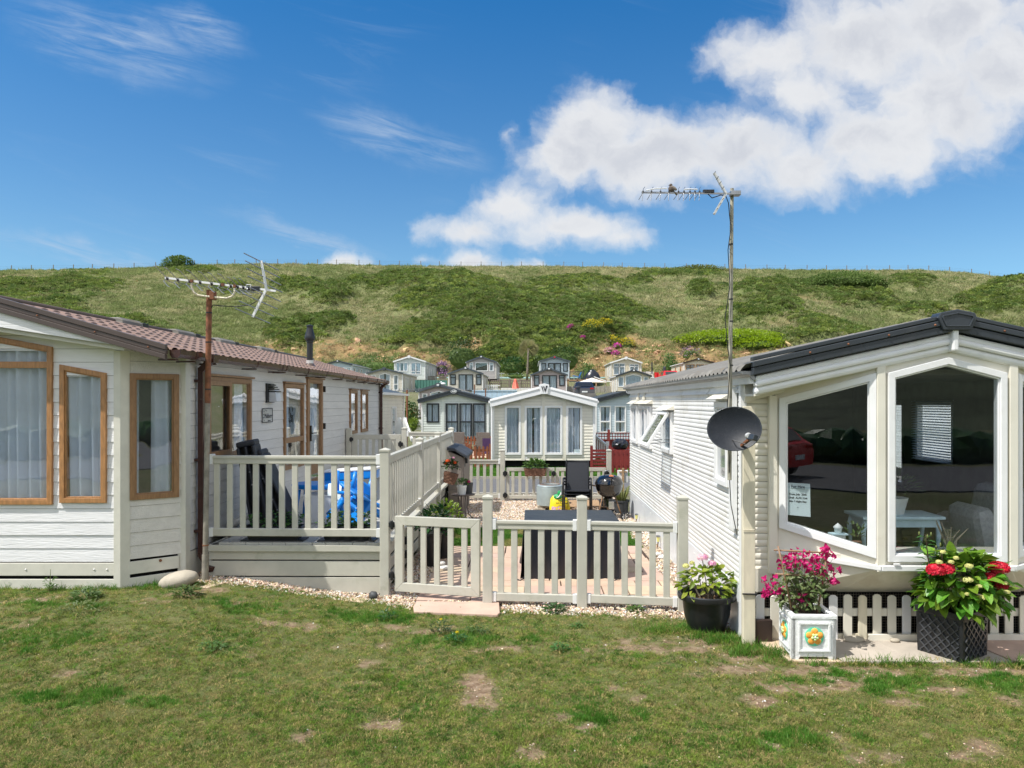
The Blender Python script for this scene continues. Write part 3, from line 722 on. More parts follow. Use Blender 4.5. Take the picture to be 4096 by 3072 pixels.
for cx, cy, rx, ry in SOIL:
    a, b_, c_ = G(cx, cy), G(cx + rx, cy), G(cx, cy + ry); SOILW.append((a.x, a.y, abs(b_.x - a.x), abs(c_.y - a.y) + .04))
LUSH = [(735, 622, 40, 8), (705, 613, 24, 6), (880, 682, 90, 12), (1000, 682, 50, 9), (360, 618, 60, 6), (260, 610, 50, 5), (60, 606, 40, 6), (90, 700, 60, 8), (800, 740, 60, 8), (765, 652, 14, 5), (600, 720, 40, 9), (30, 640, 60, 14), (480, 640, 60, 6)]
LUSHW = []
for cx, cy, rx, ry in LUSH:
    a, b_, c_ = G(cx, cy), G(cx + rx, cy), G(cx, cy + ry); LUSHW.append((a.x, a.y, abs(b_.x - a.x), abs(c_.y - a.y) + .04))
def ell(X, Y, L, wob):
    s = np.full(np.shape(X), -9.0)
    for cx, cy, rx, ry in L: s = np.maximum(s, 1 - np.sqrt(((X - cx) / rx) ** 2 + ((Y - cy) / ry) ** 2))
    return s + wob
def soil_at(X, Y):
    wob = (fbm(X * 8, Y * 8, 4, 2) - .5) * 2.6
    s = np.clip((ell(X, Y, SOILW, wob) - .18) * 2.6, 0, 1) * .9
    g = np.clip((fbm(X * 2.4 + 3, Y * 2.4, 5, 4) - .66 - .03 * (X < 0)) * 9, 0, 1)
    return np.maximum(s, g)
def lawn_edge(X): return np.interp(X, [-9, -4.4, -3.9, -3.6, -1.75, -1.3, 1.2, 1.75, 1.95, 2.0, 2.6, 9], [7.93, 7.93, 8.15, 8.27, 8.22, 7.92, 7.62, 7.35, 7.0, 6.55, 6.32, 6.12])
def lawn_z(X, Y):
    e = np.clip((8.9 - Y) / 2, 0, 1)
    z = .012 + (fbm(X * .8, Y * .8, 3, 1) - .5) * .05 * e + (fbm(X * 4, Y * 4, 3, 3) - .5) * .022 * np.clip((lawn_edge(X) - Y) / .25, .1, 1)
    s = soil_at(X, Y); lush = np.clip(ell(X, Y, LUSHW, (fbm(X * 5, Y * 5, 4, 5) - .5) * 2.6) * 1.3, 0, .85)
    return z - s * .006 + gz(X, Y), s, lush
m, t = nodemat('lawn'); tcn = t.n('ShaderNodeTexCoord').outputs['Object']; at = lambda nm: t.n('ShaderNodeAttribute', attribute_name=nm).outputs['Fac']
c = t.mix(t.rng(t.noise(tcn, 1.6, 5, .65), .36, .64), (.095, .155, .04), (.20, .20, .085))
c = t.mix(t.rng(t.noise(tcn, 45, 4, .7), .35, .7), c, (.15, .14, .06))
c = t.mix(at('lush'), c, (.085, .155, .03))
so = t.mix(t.rng(t.noise(tcn, 14, 4, .7), .35, .65), (.19, .125, .08), (.34, .25, .165))
c = t.mix(at('soil'), c, so)
b = t.n('ShaderNodeBsdfPrincipled', ins={'Base Color': c, 'Roughness': .95, 'Specular IOR Level': .15, 'Normal': t.n('ShaderNodeBump', ins={'Height': t.noise(tcn, 90, 4, .7), 'Strength': .9, 'Distance': .02}).outputs[0]})
t.n('ShaderNodeOutputMaterial', ins={0: b.outputs[0]})
def lawn_grid():
    xs = np.linspace(-9, 8, 290); ts = np.linspace(0, 1, 150)
    X = np.tile(xs, (150, 1)); E = lawn_edge(X) + (fbm(X * 6, X * 0 + 2, 3) - .5) * .14; Y = .5 + (E - .5) * ts[:, None]
    Z, s, l = lawn_z(X, Y); Z = np.where(ts[:, None] > .999, .006 + gz(X, Y), Z)
    me = bpy.data.meshes.new('lawn'); ny, nx = X.shape; idx = np.arange(nx * ny).reshape(ny, nx); q = np.stack([idx[:-1, :-1], idx[:-1, 1:], idx[1:, 1:], idx[1:, :-1]], -1).reshape(-1, 4)
    me.vertices.add(nx * ny); me.vertices.foreach_set('co', np.stack([X, Y, Z], -1).astype(np.float32).ravel()); me.loops.add(q.size); me.loops.foreach_set('vertex_index', q.ravel().astype(np.int32))
    me.polygons.add(len(q)); me.polygons.foreach_set('loop_start', np.arange(0, q.size, 4, dtype=np.int32)); me.polygons.foreach_set('loop_total', np.full(len(q), 4, np.int32)); me.polygons.foreach_set('use_smooth', np.full(len(q), True)); me.update()
    attr(me, 'soil', s); attr(me, 'lush', l); me.materials.append(M['lawn']); o = bpy.data.objects.new('lawn', me); COL.objects.link(o); tag(o, kind='structure')
lawn_grid()
MB().box(-30, 30, -5, .6, -.3, -.005).build('lawn', 'land', kind='structure'); MB().box(-60, 60, -12, -5.2, -.3, .01).build('road', 'asphalt', kind='structure')
# lawn blades
patchmat('blade', [(.075, .18, .016), (.19, .25, .04), (.40, .32, .13)], 4.5, .55, .4, .6, (.40, .60))
patchmat('blade_dry', [(.34, .28, .11), (.26, .25, .075), (.14, .21, .035)], 1.6, .7, .35, .3)
patchmat('blade_lush', [(.07, .20, .02), (.12, .25, .035)], 2, .5, .4, .25)
def scatter_lawn(n, seed, x0=-8, x1=7):
    rg = np.random.default_rng(seed); d = 1 / (rg.uniform(1 / 9.2, 1 / 3.2, n)); d = np.where(rg.random(n) < .4, rg.uniform(3.2, 9.2, n), d)
    x = rg.uniform(-.80, .74, n) * d * 1.02; return x, d, rg
x, y, rg = scatter_lawn(115000, 11); ok = y < lawn_edge(x) - .01; x, y = x[ok], y[ok]
z, s, l = lawn_z(x, y); ok = rg.random(len(x)) > s * .93; x, y, z, s, l = x[ok], y[ok], z[ok], s[ok], l[ok]; n = len(x)
dry = fbm(x * 1.1, y * 1.1, 4, 6); r_ = rg.random(n)
idx = np.where(rg.random(n) < l * .75, 4 + (r_ < .5), np.where((dry + (r_ - .5) * .5) > .63, 2 + (rg.random(n) < .5), (rg.random(n) < .5).astype(int))).astype(int)
h = rg.uniform(.45, 1.3, n) * (1 + .5 * l) * (1 - .5 * s) * (.55 + 1.1 * fbm(x * 7, y * 7, 3, 2))
sc = np.stack([h * 0 + 1, h * 0 + 1, h], -1) * rg.uniform(.8, 1.2, n)[:, None]
BL = [tuft(26, .026, .0030, 'blade', 1.5, 21, base=.022), tuft(26, .022, .0032, 'blade', 1.8, 22, base=.024), tuft(22, .022, .0026, 'blade_dry', 2.0, 23, base=.022), tuft(22, .018, .0028, 'blade_dry', 2.2, 24, base=.022), tuft(26, .034, .0032, 'blade_lush', 1.1, 25, base=.028), tuft(26, .030, .0034, 'blade_lush', 1.3, 26, base=.028)]
instancer('lawn_grass', np.stack([x, y, z], -1), rs(rg, n, .2), sc, idx, BL, label='short patchy green and brown grass of the lawn')
# small stones strewn over bare soil
PB = [MB().blob((0, 0, 0), (.5, .42, .3), 1, .2).mesh('pebble', m_) for m_ in ('pebble', 'pebble', 'pebble_white', 'pebble_brown')]
x, y, rg = scatter_lawn(36000, 12); ok = y < lawn_edge(x) - .01; x, y = x[ok], y[ok]; z, s, l = lawn_z(x, y)
ok = rg.random(len(x)) < np.where(s > .35, .62, .012 + .035 * (x > 0)); x, y, z = x[ok], y[ok], z[ok]; n = len(x)
sz = .004 + .016 * rg.random(n) ** 3.5; instancer('lawn_pebbles', np.stack([x, y, z + sz * .1], -1), rs(rg, n, .5), sz[:, None] * np.ones(3) * 1.15, rg.choice([0, 0, 1, 1, 3, 3, 3, 2], n), PB, label='small pebbles scattered in the bare patches of the lawn')

def sheet_poly(name, pts, z, m_, th=.02, kind='structure', parent=None):
    return MB().prism([(a, b, z - th) for a, b in pts], (0, 0, th)).build(name, m_, parent, kind=kind)
def gravel(name, areas, n, seed, label, size=(.016, .034), hb=.0):
    rg = np.random.default_rng(seed); P_ = []
    tot = sum(abs((a[1] - a[0]) * (a[3] - a[2])) for a in areas)
    for x0, x1, y0, y1, f in areas:
        k = int(n * abs((x1 - x0) * (y1 - y0)) / tot); xx = rg.uniform(x0, x1, k); yy = rg.uniform(y0, y1, k); q = f(xx, yy) if f else np.ones(k, bool); P_.append(np.stack([xx[q], yy[q]], -1))
    p = np.concatenate(P_); k = len(p); sz = rg.uniform(*size, k)
    instancer(name, np.stack([p[:, 0], p[:, 1], gz(p[:, 0], p[:, 1]) + hb + sz * .15 + rg.uniform(0, .012, k)], -1), rs(rg, k, .7), sz[:, None] * np.array([1.1, 1, .9]), rg.choice([0, 0, 0, 1, 1, 2, 2, 3], k), PB, label=label)
sheet_poly('gravel_base', [(-1.66, 7.7), (1.99, 7.1), (1.99, 17.4), (-1.66, 17.4)], -.006, 'gravel_bed')
gridmesh('gravel_base', np.linspace(-4.3, -1.64, 24), np.linspace(8.0, 9.0, 8), lambda X, Y: gz(X, Y) - .006, 'gravel_bed')
gravel('front_gravel', [(-4.1, 1.95, 7.1, 9.0, lambda x, y: (y > lawn_edge(x) - .05 - .1 * np.random.default_rng(1).random(len(x))) & (y < lawn_edge(x) + .62) & ~((x > -1.25) & (x < -.3) & (y < 8.05)))], 26000, 31, 'pale flint gravel strip below the front fence')
gravel('garden_gravel', [(-1.6, 1.93, 12.75, 17.4, None)], 30000, 32, 'pale gravel in the rear half of the small garden', (.02, .04))
gravel('side_gravel', [(1.6, 1.96, 7.2, 12.75, lambda x, y: x > 1.70 + .07 * np.sin(y * 3)), (-1.62, -1.25, 8.3, 11.2, None)], 5200, 33, 'pale gravel along the foot of the white caravan', (.02, .045))
sheet_poly('garden_lawn', [(-1.6, 11.2), (1.72, 11.2), (1.66, 12.0), (1.6, 12.75), (-1.6, 12.75)], .012, 'lawn')
rg = np.random.default_rng(41); n = 9000; x = rg.uniform(-1.6, 1.68, n); y = rg.uniform(11.2, 12.78, n)
idx = np.where(fbm(x * 1.5, y * 1.5, 3) > .58, 2, 4 + (rg.random(n) < .5)); instancer('garden_grass', np.stack([x, y, x * 0 + .012], -1), rs(rg, n, .2), rg.uniform(.8, 1.5, n)[:, None] * np.ones(3), idx.astype(int), BL, label='strip of green grass between the patio and the gravel')
# patio slabs
patio = thing('patio', 'sandstone slab patio behind the gate', 'patio', (.2, 9.6, 0), kind='structure'); patio['category'] = ''; del patio['category']; del patio['label']
rows = [(8.06, 8.36), (8.36, 8.75), (8.75, 9.02), (9.02, 9.46), (9.46, 9.75), (9.75, 10.35), (10.35, 10.65), (10.65, 11.18)]
for j, (a, b_) in enumerate(rows):
    x = -1.26 + (.25 if j % 2 else 0) * random.random(); x = -1.26; end = 1.74 - .02 * j
    while x < end - .06:
        w_ = random.choice([.29, .44, .6, .6, .9]); x2 = min(end, x + w_);
        if end - x2 < .12: x2 = end
        g = .007; y0 = max(a, 8.30 - .185 * ((x + x2) / 2 + 1.2) - .12) if j == 0 else a
        zz = .026 + random.uniform(-.003, .003); k = MB(); k.prism([(x + g + random.uniform(0, .004), y0 + g, .0), (x2 - g, y0 + g + random.uniform(0, .004), .0), (x2 - g, b_ - g, .0), (x + g, b_ - g - random.uniform(0, .004), .0)], (0, 0, zz))
        k.build('slab', random.choice(['slab_sand', 'slab_sand', 'slab_pink', 'slab_buff']), patio, bevel=.006); x = x2
sheet_poly('patio_bed', [(-1.28, 8.1), (1.72, 7.75), (1.66, 11.2), (-1.28, 11.2)], .004, 'soil')
st = MB().prism([(-1.235, 8.06, .0), (-1.24, 7.85, 0), (-1.20, 7.66, .0), (-.75, 7.60, 0), (-.33, 7.545, .0), (-.31, 7.62, 0), (-.335, 8.02, .0)], (0, 0, .034)).build('step_slab', 'slab_pink', bevel=.008)
tag(st, 'single pinkish stone slab lying in the grass in front of the gate', 'slab')
# slab path before the white caravan
path = thing('path', None, None, (3.4, 6.6, 0), kind='structure')
xs = [2.18, 2.62, 3.22, 4.05, 4.75, 5.6]
for i in range(5):
    k = MB(); k.prism([(xs[i] + .005, 6.22 - .03 * (i > 0), 0), (xs[i + 1] - .005, 6.22 - .03, 0), (xs[i + 1] - .005 - .12, 6.80, 0), (xs[i] + .005 - .12, 6.80, 0)], (0, 0, .03 + .004 * (i % 2))); k.build('slab', ['slab_buff', 'slab_grey', 'slab_grey', 'slab_pink', 'slab_grey'][i], path, bevel=.006)
sheet_poly('soil_strip', [(1.99, 6.45), (6, 6.0), (6, 7.0), (1.99, 6.95)], .002, 'soil')
# road and verge beyond the garden
sheet_poly('road', [(-30, 17.6), (30, 17.6), (30, 21.1), (-30, 21.1)], .004, 'asphalt')
for y0, y1 in ((17.5, 17.62), (21.08, 21.22)):
    kb = thing('kerb', None, None, (0, y0, 0), kind='structure'); km = MB().box(0, .905, 0, y1 - y0, -.1, .07 if y0 > 20 else .05).mesh('kerb_stone', 'concrete')
    for i in range(24):
        q = bpy.data.objects.new('kerb_stone', km); COL.objects.link(q); q.parent = kb; q.location = (-11 + i * .915, 0, 0)
sheet_poly('verge', [(-30, 21.22), (30, 21.22), (30, 34), (-30, 34)], .03, 'lawn')
rg = np.random.default_rng(43); n = 16000; x = rg.uniform(-4, 4.5, n); y = 21.2 + 7 * rg.random(n) ** 1.5
instancer('verge_grass', np.stack([x, y, x * 0 + .03], -1), rs(rg, n, .2), rg.uniform(1.5, 3, n)[:, None] * np.ones(3), (4 + (rg.random(n) < .5)).astype(int), BL, label='green mown grass verge beyond the road')
# ------------------------------------------------------------------ the brown-roofed lodge on the left
XE, XW, YA, YB = -4.25, -8.15, 8.68, 9.11        # side wall, far side, front wall, start of side wall
YEND = 20.9; RIDX = -6.2
L = thing('lodge', 'cream boarded lodge with oak window frames and brown tile-effect roof', 'lodge', (-6.2, 14, 0))
rz = lambda x: 2.80 + .284 * (-4.13 - x) if x > RIDX else 2.80 + .284 * (-4.13 - (2 * RIDX - x))
A2 = (-4.80, YA); B2 = (XE, YB)
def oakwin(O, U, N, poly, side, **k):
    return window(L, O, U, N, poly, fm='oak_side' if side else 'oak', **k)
# front wall, u runs from the gable middle towards the corner
W1 = [(-5.50 + 8.15, 1.02), (-4.955 + 8.15, 1.02), (-4.955 + 8.15, 2.54), (-5.50 + 8.15, 2.64)]
W2 = [(-6.815 + 8.15, 1.0), (-5.585 + 8.15, 1.0), (-5.585 + 8.15, 2.845), (-6.2 + 8.15, 2.96), (-6.815 + 8.15, 2.845)]
hf = [(W1[0][0] + .03, W1[1][0] - .03, 1.05, 2.5), (W2[0][0] + .03, W2[1][0] - .03, 1.03, 2.80), (8.15 - 7.4, 8.15 - 6.9, 1.05, 2.5)]
rk = [(0, rz(-8.15) - .12), (1.95, rz(RIDX) - .12), (8.15 - 4.80, rz(-4.80) - .12)]
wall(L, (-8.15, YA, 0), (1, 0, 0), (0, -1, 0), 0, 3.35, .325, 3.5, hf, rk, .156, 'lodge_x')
oakwin((-8.15, YA, 0), (1, 0, 0), (0, -1, 0), W1, 0, fw=.058, proud=.04, cur=[(-.08, 1.08)], curm='curtain_white', amp=.035)
oakwin((-8.15, YA, 0), (1, 0, 0), (0, -1, 0), W2, 0, fw=.058, proud=.04, bars=[((W2[0][0] + .04, 2.635), (W2[1][0] - .04, 2.635), .075)], cur=[(-.05, 1.05)], curm='curtain_white', amp=.035)
# angled corner wall
ang = Vector((B2[0] - A2[0], B2[1] - A2[1], 0)); wl = ang.length; au = ang.normalized(); an = Vector((au.y, -au.x, 0))
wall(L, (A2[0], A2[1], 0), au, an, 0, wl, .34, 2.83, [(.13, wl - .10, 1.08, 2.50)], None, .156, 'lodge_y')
oakwin((A2[0], A2[1], 0), au, an, [(.09, 1.04), (wl - .07, 1.04), (wl - .07, 2.54), (.09, 2.54)], 1, fw=.062, proud=.035, cur=[(-.08, .12), (.45, 1.1)], curm='curtain_white', amp=.03)
# long side wall
sw = [(9.60, 11.20, 1.42, 2.54), (12.72, 13.80, 1.02, 2.52), (14.02, 15.05, .62, 2.64), (17.36, 18.08, 1.44, 2.48), (18.52, 19.26, 1.44, 2.48)]
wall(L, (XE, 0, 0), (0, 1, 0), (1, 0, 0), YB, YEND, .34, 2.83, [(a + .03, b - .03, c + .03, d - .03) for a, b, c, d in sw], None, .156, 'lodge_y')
O, U, N = (XE, 0, 0), (0, 1, 0), (1, 0, 0)
def sidewin(i, bars=(), **k):
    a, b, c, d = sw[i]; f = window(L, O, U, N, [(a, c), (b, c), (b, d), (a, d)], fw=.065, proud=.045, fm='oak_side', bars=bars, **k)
    MB().box(XE, XE + .075, a - .04, b + .04, d + .005, d + .035).build('drip_head', 'oak_side', f); return f
f = sidewin(0, [((10.42, 1.47), (10.42, 2.50), .07)], cur=[(0, .22), (.75, 1)], amp=.015)
k = MB(); k.ring([(XE + .046, 9.66, 1.48), (XE + .046, 10.39, 1.48), (XE + .046, 10.39, 2.48), (XE + .046, 9.66, 2.48)], [(XE + .046, 9.72, 1.54), (XE + .046, 10.33, 1.54), (XE + .046, 10.33, 2.42), (XE + .046, 9.72, 2.42)], (.02, 0, 0)); k.build('sash', 'oak_side', f, bevel=.004)
sidewin(1, [((12.76, 1.53), (13.76, 1.53), .09)], cur=[(.0, .4)], amp=.015)
d_ = sidewin(2, [((14.06, .95), (15.0, .95), .3), ((14.1, .7), (14.1, 2.6), .10), ((14.98, .7), (14.98, 2.6), .08)], cur=[(.4, 1)], name='door')
k = MB().box(XE + .05, XE + .075, 14.13, 14.17, 1.45, 1.75); k.bar((XE + .085, 14.15, 1.60), (XE + .085, 14.42, 1.60), .02); k.build('handle', 'black_plastic', d_)
for z in (.95, 1.65, 2.4): MB().box(XE + .03, XE + .08, 15.06, 15.12, z, z + .12).build('hinge', 'black_plastic', d_)
sidewin(3, cur=[(0, 1)]); sidewin(4, cur=[(0, 1)])
for y in (17.75, 18.9): MB().box(XE + .005, XE + .07, y - .07, y + .07, 2.66, 2.78).build('wall_vent', 'trim_cream', L, bevel=.006)
# back wall and far side (plain)
MB().prism([(-8.15, YEND, .3), (-4.25, YEND, .3), (-4.25, YEND, 2.8), (RIDX, YEND, 3.3), (-8.15, YEND, 2.8)], (0, .05, 0)).build('back_wall', 'lodge_x', L)
MB().box(-8.2, -8.15, YA, YEND, .3, 2.8).build('far_wall', 'lodge_y', L)
MB().box(-8.1, -4.4, 9.15, YEND - .05, .45, .5).build('floor', 'interior_dark', L)
# corner trims
k = MB(); k.prism([(A2[0] - .07, YA - .028, .0), (A2[0] + .01, YA - .03, 0), (A2[0] + .085, YA + .045, 0), (A2[0] + .05, YA + .07, 0), (A2[0] - .07, YA + .02, 0)], (0, 0, 2.80)); k.build('corner_post', 'trim_cream', L, bevel=.004)
k = MB(); k.prism([(XE - .07, YB - .04, 0), (XE + .025, YB - .03, 0), (XE + .03, YB + .09, 0), (XE - .03, YB + .09, 0)], (0, 0, 2.78)); k.build('corner_post', 'trim_cream', L, bevel=.004)
MB().box(XE - .02, XE + .03, YEND - .09, YEND + .05, .0, 2.78).build('corner_post', 'trim_cream', L)
# skirting boards, near-black sheets behind them as painted shade in the gaps
MB().box(-8.1, -4.85, YA + .06, YA + .10, -.02, .32).build('shade_sheet', 'shade_black', L)
k = MB(); k.prism([(A2[0], A2[1] + .08, -.02), (B2[0] - .06, B2[1] + .05, -.02), (B2[0] - .06, B2[1] + .05, .33), (A2[0], A2[1] + .08, .33)], (-.02, .03, 0)); k.build('shade_sheet', 'shade_black', L)
for z0, z1, m_ in ((.165, .315, 'trim_cream'), (-.01, .125, 'trim_cream')):
    MB().box(-8.15, -4.87, YA - .02, YA + .015, z0, z1).build('skirting_board', m_, L, bevel=.005)
    k = MB(); n3 = an * .02; p = [Vector((A2[0], A2[1], z0)) + au * .08, Vector((A2[0], A2[1], z0 + .005)) + au * (wl - .07)]
    k.prism([p[0], p[1], p[1] + Vector((0, 0, z1 - z0)), p[0] + Vector((0, 0, z1 - z0))], n3); k.build('skirting_board', m_, L, bevel=.004)
for x in (-5.9, -5.1, -4.95, -5.55): MB().blob((x, YA - .024, .24 if x != -5.55 else .06), (.012, .006, .012), 1).build('screw_cap', 'trim_white', L, smooth=True)
p = Vector((A2[0], A2[1], .29)) + au * .42 + an * .025; MB().blob(p, (.02, .02, .02), 1).build('bolt', 'rust_pole', L, smooth=True)
MB().box(XE - .015, XE + .012, YB + .1, YEND, .0, .33).build('skirting_board', 'trim_cream', L)
# forward gable panel, soffit strip
k = MB(); k.prism([(-8.3, 8.365, 2.9), (-7.65, 8.365, 2.84), (RIDX, 8.365, 3.08), (-4.66, 8.365, 2.84), (-4.35, 8.365, 2.80), (RIDX, 8.365, rz(RIDX) - .10)], (0, .03, 0)); k.build('gable_panel', 'lodge_x', L)
k = MB()
for a, b_ in (((RIDX, 3.075), (-4.62, 2.835)), ((RIDX, 3.075), (-7.78, 2.835))): k.prism([(a[0], 8.43, a[1] - .05), (b_[0], 8.43, b_[1] - .05), (b_[0], 8.43, b_[1]), (a[0], 8.43, a[1])], (0, .27, 0))
k.build('soffit', 'trim_cream', L)
# roof sheet: tile-effect waves and steps
def roof_side(sgn, name):
    slopeL = math.hypot(2.07, 2.07 * .284); nrow = 7; ny = int((YEND + .25 - 8.38) / .0375); nv = nrow * 6
    vs = np.arange(nv + 1) / nv; Y = 8.38 + np.arange(ny + 1) * .0375; rows = []
    for j, v_ in enumerate(vs):
        tile = v_ * nrow; fr = tile - math.floor(tile + 1e-9); x = -4.10 - v_ * 2.10; zb = 2.80 + .284 * (-4.13 - x)
        step = .026 * (1 - fr); r_ = []
        for y in Y:
            ph = (y / .225) % 1.0; wv = .5 + .5 * math.cos(6.2832 * ph); wv = wv ** 1.5 * .009
            e = .034 * max(0, 1 - abs(ph - .5) / .22) if fr < .20 else 0
            r_.append((x if sgn > 0 else 2 * RIDX - x, y, zb + step * (.5 + wv * 20) + wv + .012 - e))
        if fr < .05 and j: rows.append([(p[0] + (.004 if sgn > 0 else -.004), p[1], p[2] - .0 - .026 * (.5 + .5 * math.cos(6.2832 * (p[1] / .225)))) for p in r_])
        rows.append(r_)
    k = MB(); k.sheet(rows); return k.build(name, 'roof_brown', L, smooth='auto', fixn=False)
roof_side(1, 'roof'); roof_side(-1, 'roof')
MB().add([(-4.12, 8.42, 2.79), (-4.12, YEND + .2, 2.79), (RIDX, YEND + .2, 3.375), (RIDX, 8.42, 3.375)], [(0, 1, 2, 3)]).build('roof_deck', 'interior_dark', L)
MB().add([(-8.28, 8.42, 2.79), (-8.28, YEND + .2, 2.79), (RIDX, YEND + .2, 3.375), (RIDX, 8.42, 3.375)], [(0, 1, 2, 3)]).build('roof_deck', 'interior_dark', L)
k = MB(); k.tube([(RIDX, 8.36, 3.415), (RIDX, YEND + .24, 3.415)], .035, 8); k.build('ridge', 'fascia_brown', L, smooth=True)
# verge fascia: folded strips
for s_ in (1, -1):
    fx = lambda x: x if s_ > 0 else 2 * RIDX - x
    for (o0, o1, yy) in ((.055, -.005, 8.335), (-.008, -.055, 8.345), (-.058, -.115, 8.33)):
        k = MB(); xa, xb = -4.11, RIDX; k.prism([(fx(xa), yy, rz(xa) + o0), (fx(xb), yy, rz(xb) + o0), (fx(xb), yy, rz(xb) + o1), (fx(xa), yy, rz(xa) + o1)], (0, .06, 0)); k.build('verge_strip', 'fascia_brown', L, bevel=.004)
    for x in (-4.3, -4.9, -5.55): MB().blob((fx(x), 8.33, rz(x) - .03), .011, 1).build('roof_screw', 'rust_pole', L, smooth=True)
# gutter with brackets and downpipes
gx = XE + .20
k = MB(); pr = [(-.055, .0), (-.055, -.05), (-.03, -.085), (.03, -.085), (.055, -.05), (.055, .005), (.047, .005), (.047, -.048), (.026, -.078), (-.026, -.078), (-.047, -.048), (-.047, 0)]
k.prism([(gx + a, 8.45, 2.795 + b_) for a, b_ in pr], (0, YEND + .15 - 8.45, 0)); k.prism([(gx + a * 1.1, 8.44, 2.795 + b_ * 1.1) for a, b_ in pr[:6]], (0, .02, 0)); k.build('gutter', 'brown_pvc', L)
for y in (8.47, 8.9, 9.5, 10.9, 12.0, 12.2, 13.4, 14.6, 15.9, 17.1, 18.2, 18.35, 19.4, 20.4, YEND + .1):
    k = MB(); k.prism([(gx + a * 1.14, y - .025, 2.795 + b_ * 1.12 + .006) for a, b_ in pr], (0, .05, 0)); k.box(XE, gx + .02, y - .02, y + .02, 2.675, 2.695); k.build('gutter_bracket', 'brown_pvc', L, bevel=.003)
for y in (9.40, YEND - .12):
    px_ = XE + .075; k = MB(); k.obox((px_, y, 1.44), (.07, .07, 2.40)); k.bar((gx, y, 2.73), (px_, y, 2.60), .08, .08); k.obox((gx, y, 2.75), (.13, .16, .11))
    k.bar((px_, y, .27), (px_ + .12, y - .06, .13), .075, .07); k.bar((px_ + .10, y - .05, .14), (px_ + .2, y - .12, .10), .09, .07)
    dp = k.build('downpipe', 'brown_pvc', L, bevel=.006)
    for z in (2.45, 1.45, .55): MB().box(XE, px_ + .045, y - .06, y + .06, z, z + .035).build('pipe_clip', 'brown_pvc', dp)
# ridge vents and flue
for y0, y1 in ((11.0, 11.75), (12.75, 13.6), (14.5, 15.4), (16.7, 17.75)):
    k = MB(); k.prism([(RIDX - .2, y0, 3.36), (RIDX + .16, y0, 3.36), (RIDX + .14, y0, 3.42), (RIDX + .08, y0 + .02, 3.465), (RIDX - .12, y0 + .02, 3.465), (RIDX - .2, y0, 3.42)], (0, y1 - y0 - .16, 0)); v_ = k.build('roof_vent', 'roof_moss', L, bevel=.02)
    MB().box(RIDX - .15, RIDX + .15, y1 - .16, y1, 3.365, 3.44).build('vent_grille', 'black_plastic', v_, bevel=.01)
fl = MB(); fl.lathe([(.075, -.1), (.075, .16)], (-4.70, 15.8, 2.93), 20); b_ = fl.build('flue', 'steel_light', L, smooth='auto')
MB().lathe([(.05, 0), (.062, 0), (.062, .40), (.072, .41), (.072, .45), (.10, .46), (.115, .50), (.10, .56), (.065, .70), (.06, .74), (.075, .745), (.075, .77), (.03, .79)], (-4.70, 15.8, 3.06), 24).build('flue_cowl', 'black_plastic', b_, smooth='auto')
MB().lathe([(.16, 0), (.12, .03), (.08, .10)], (-4.70, 15.8, 2.925), 20).build('flue_collar', 'fascia_brown', b_, smooth=True)
# wall lamp
wl_ = thing('wall_lamp', 'black half-shell lamp with pale diffuser on the lodge side wall', 'lamp', (XE + .01, 12.05, 2.2))
MB().box(XE + .01, XE + .04, 11.86, 12.2, 2.19, 2.50).build('back_plate', 'black_plastic', wl_, bevel=.005)
k = MB(); k.prism([(XE + .04, 11.92, 2.2)] + [(XE + .04 + .13 * math.cos(a), 11.92, 2.48 - .27 + .27 * math.sin(a)) for a in [i * math.pi / 2 / 8 for i in range(9)]][0:5] + [(XE + .04, 11.92, 2.40)], (0, .22, 0)); k.build('diffuser', 'lamp_diffuser', wl_, bevel=.01)
for i in range(4):
    z = 2.36 + i * .035; MB().box(XE + .04, XE + .165 - i * .028, 11.91, 12.15, z, z + .02).build('louvre', 'black_plastic', wl_)
# name plate
pl = thing('name_plate', 'small pale metal name plate reading Mulberry on the lodge wall', 'sign', (XE + .02, 11.9, 2))
k = MB().box(XE + .017, XE + .027, 11.68, 12.14, 1.87, 2.10); k.build('plate', 'plate', pl, bevel=.002)
k = MB(); k.ring([(XE + .0275, 11.68, 1.87), (XE + .0275, 12.14, 1.87), (XE + .0275, 12.14, 2.10), (XE + .0275, 11.68, 2.10)], [(XE + .0275, 11.70, 1.882), (XE + .0275, 12.12, 1.882), (XE + .0275, 12.12, 2.088), (XE + .0275, 11.70, 2.088)], (.003, 0, 0)); k.build('border', 'ink', pl)
text('Mulberry', pl, (XE + .029, 11.96, 1.975), .105, 'ink', (90, 0, 90)); text('lodge range', pl, (XE + .029, 11.98, 1.90), .025, 'ink', (90, 0, 90))
k = MB()
for a, b_ in ((11.73, 2.0), (11.75, 2.05), (11.80, 2.07), (11.73, 1.95), (11.76, 1.91), (11.86, 2.06)): k.prism([(XE + .028, a + .012 * math.cos(t_), b_ + .009 * math.sin(t_)) for t_ in (0, 1.05, 2.1, 3.14, 4.2, 5.2)], (.002, 0, 0))
k.build('star_mark', 'ink', pl)

# set the finished lodge and what hangs on its wall to their measured size and place on the rise
for o_ in (L, wl_, pl):
    o_.scale = (.91, .91, .91); o_.location = (o_.location.x * .91, o_.location.y * .91, o_.location.z * .91 + .198)

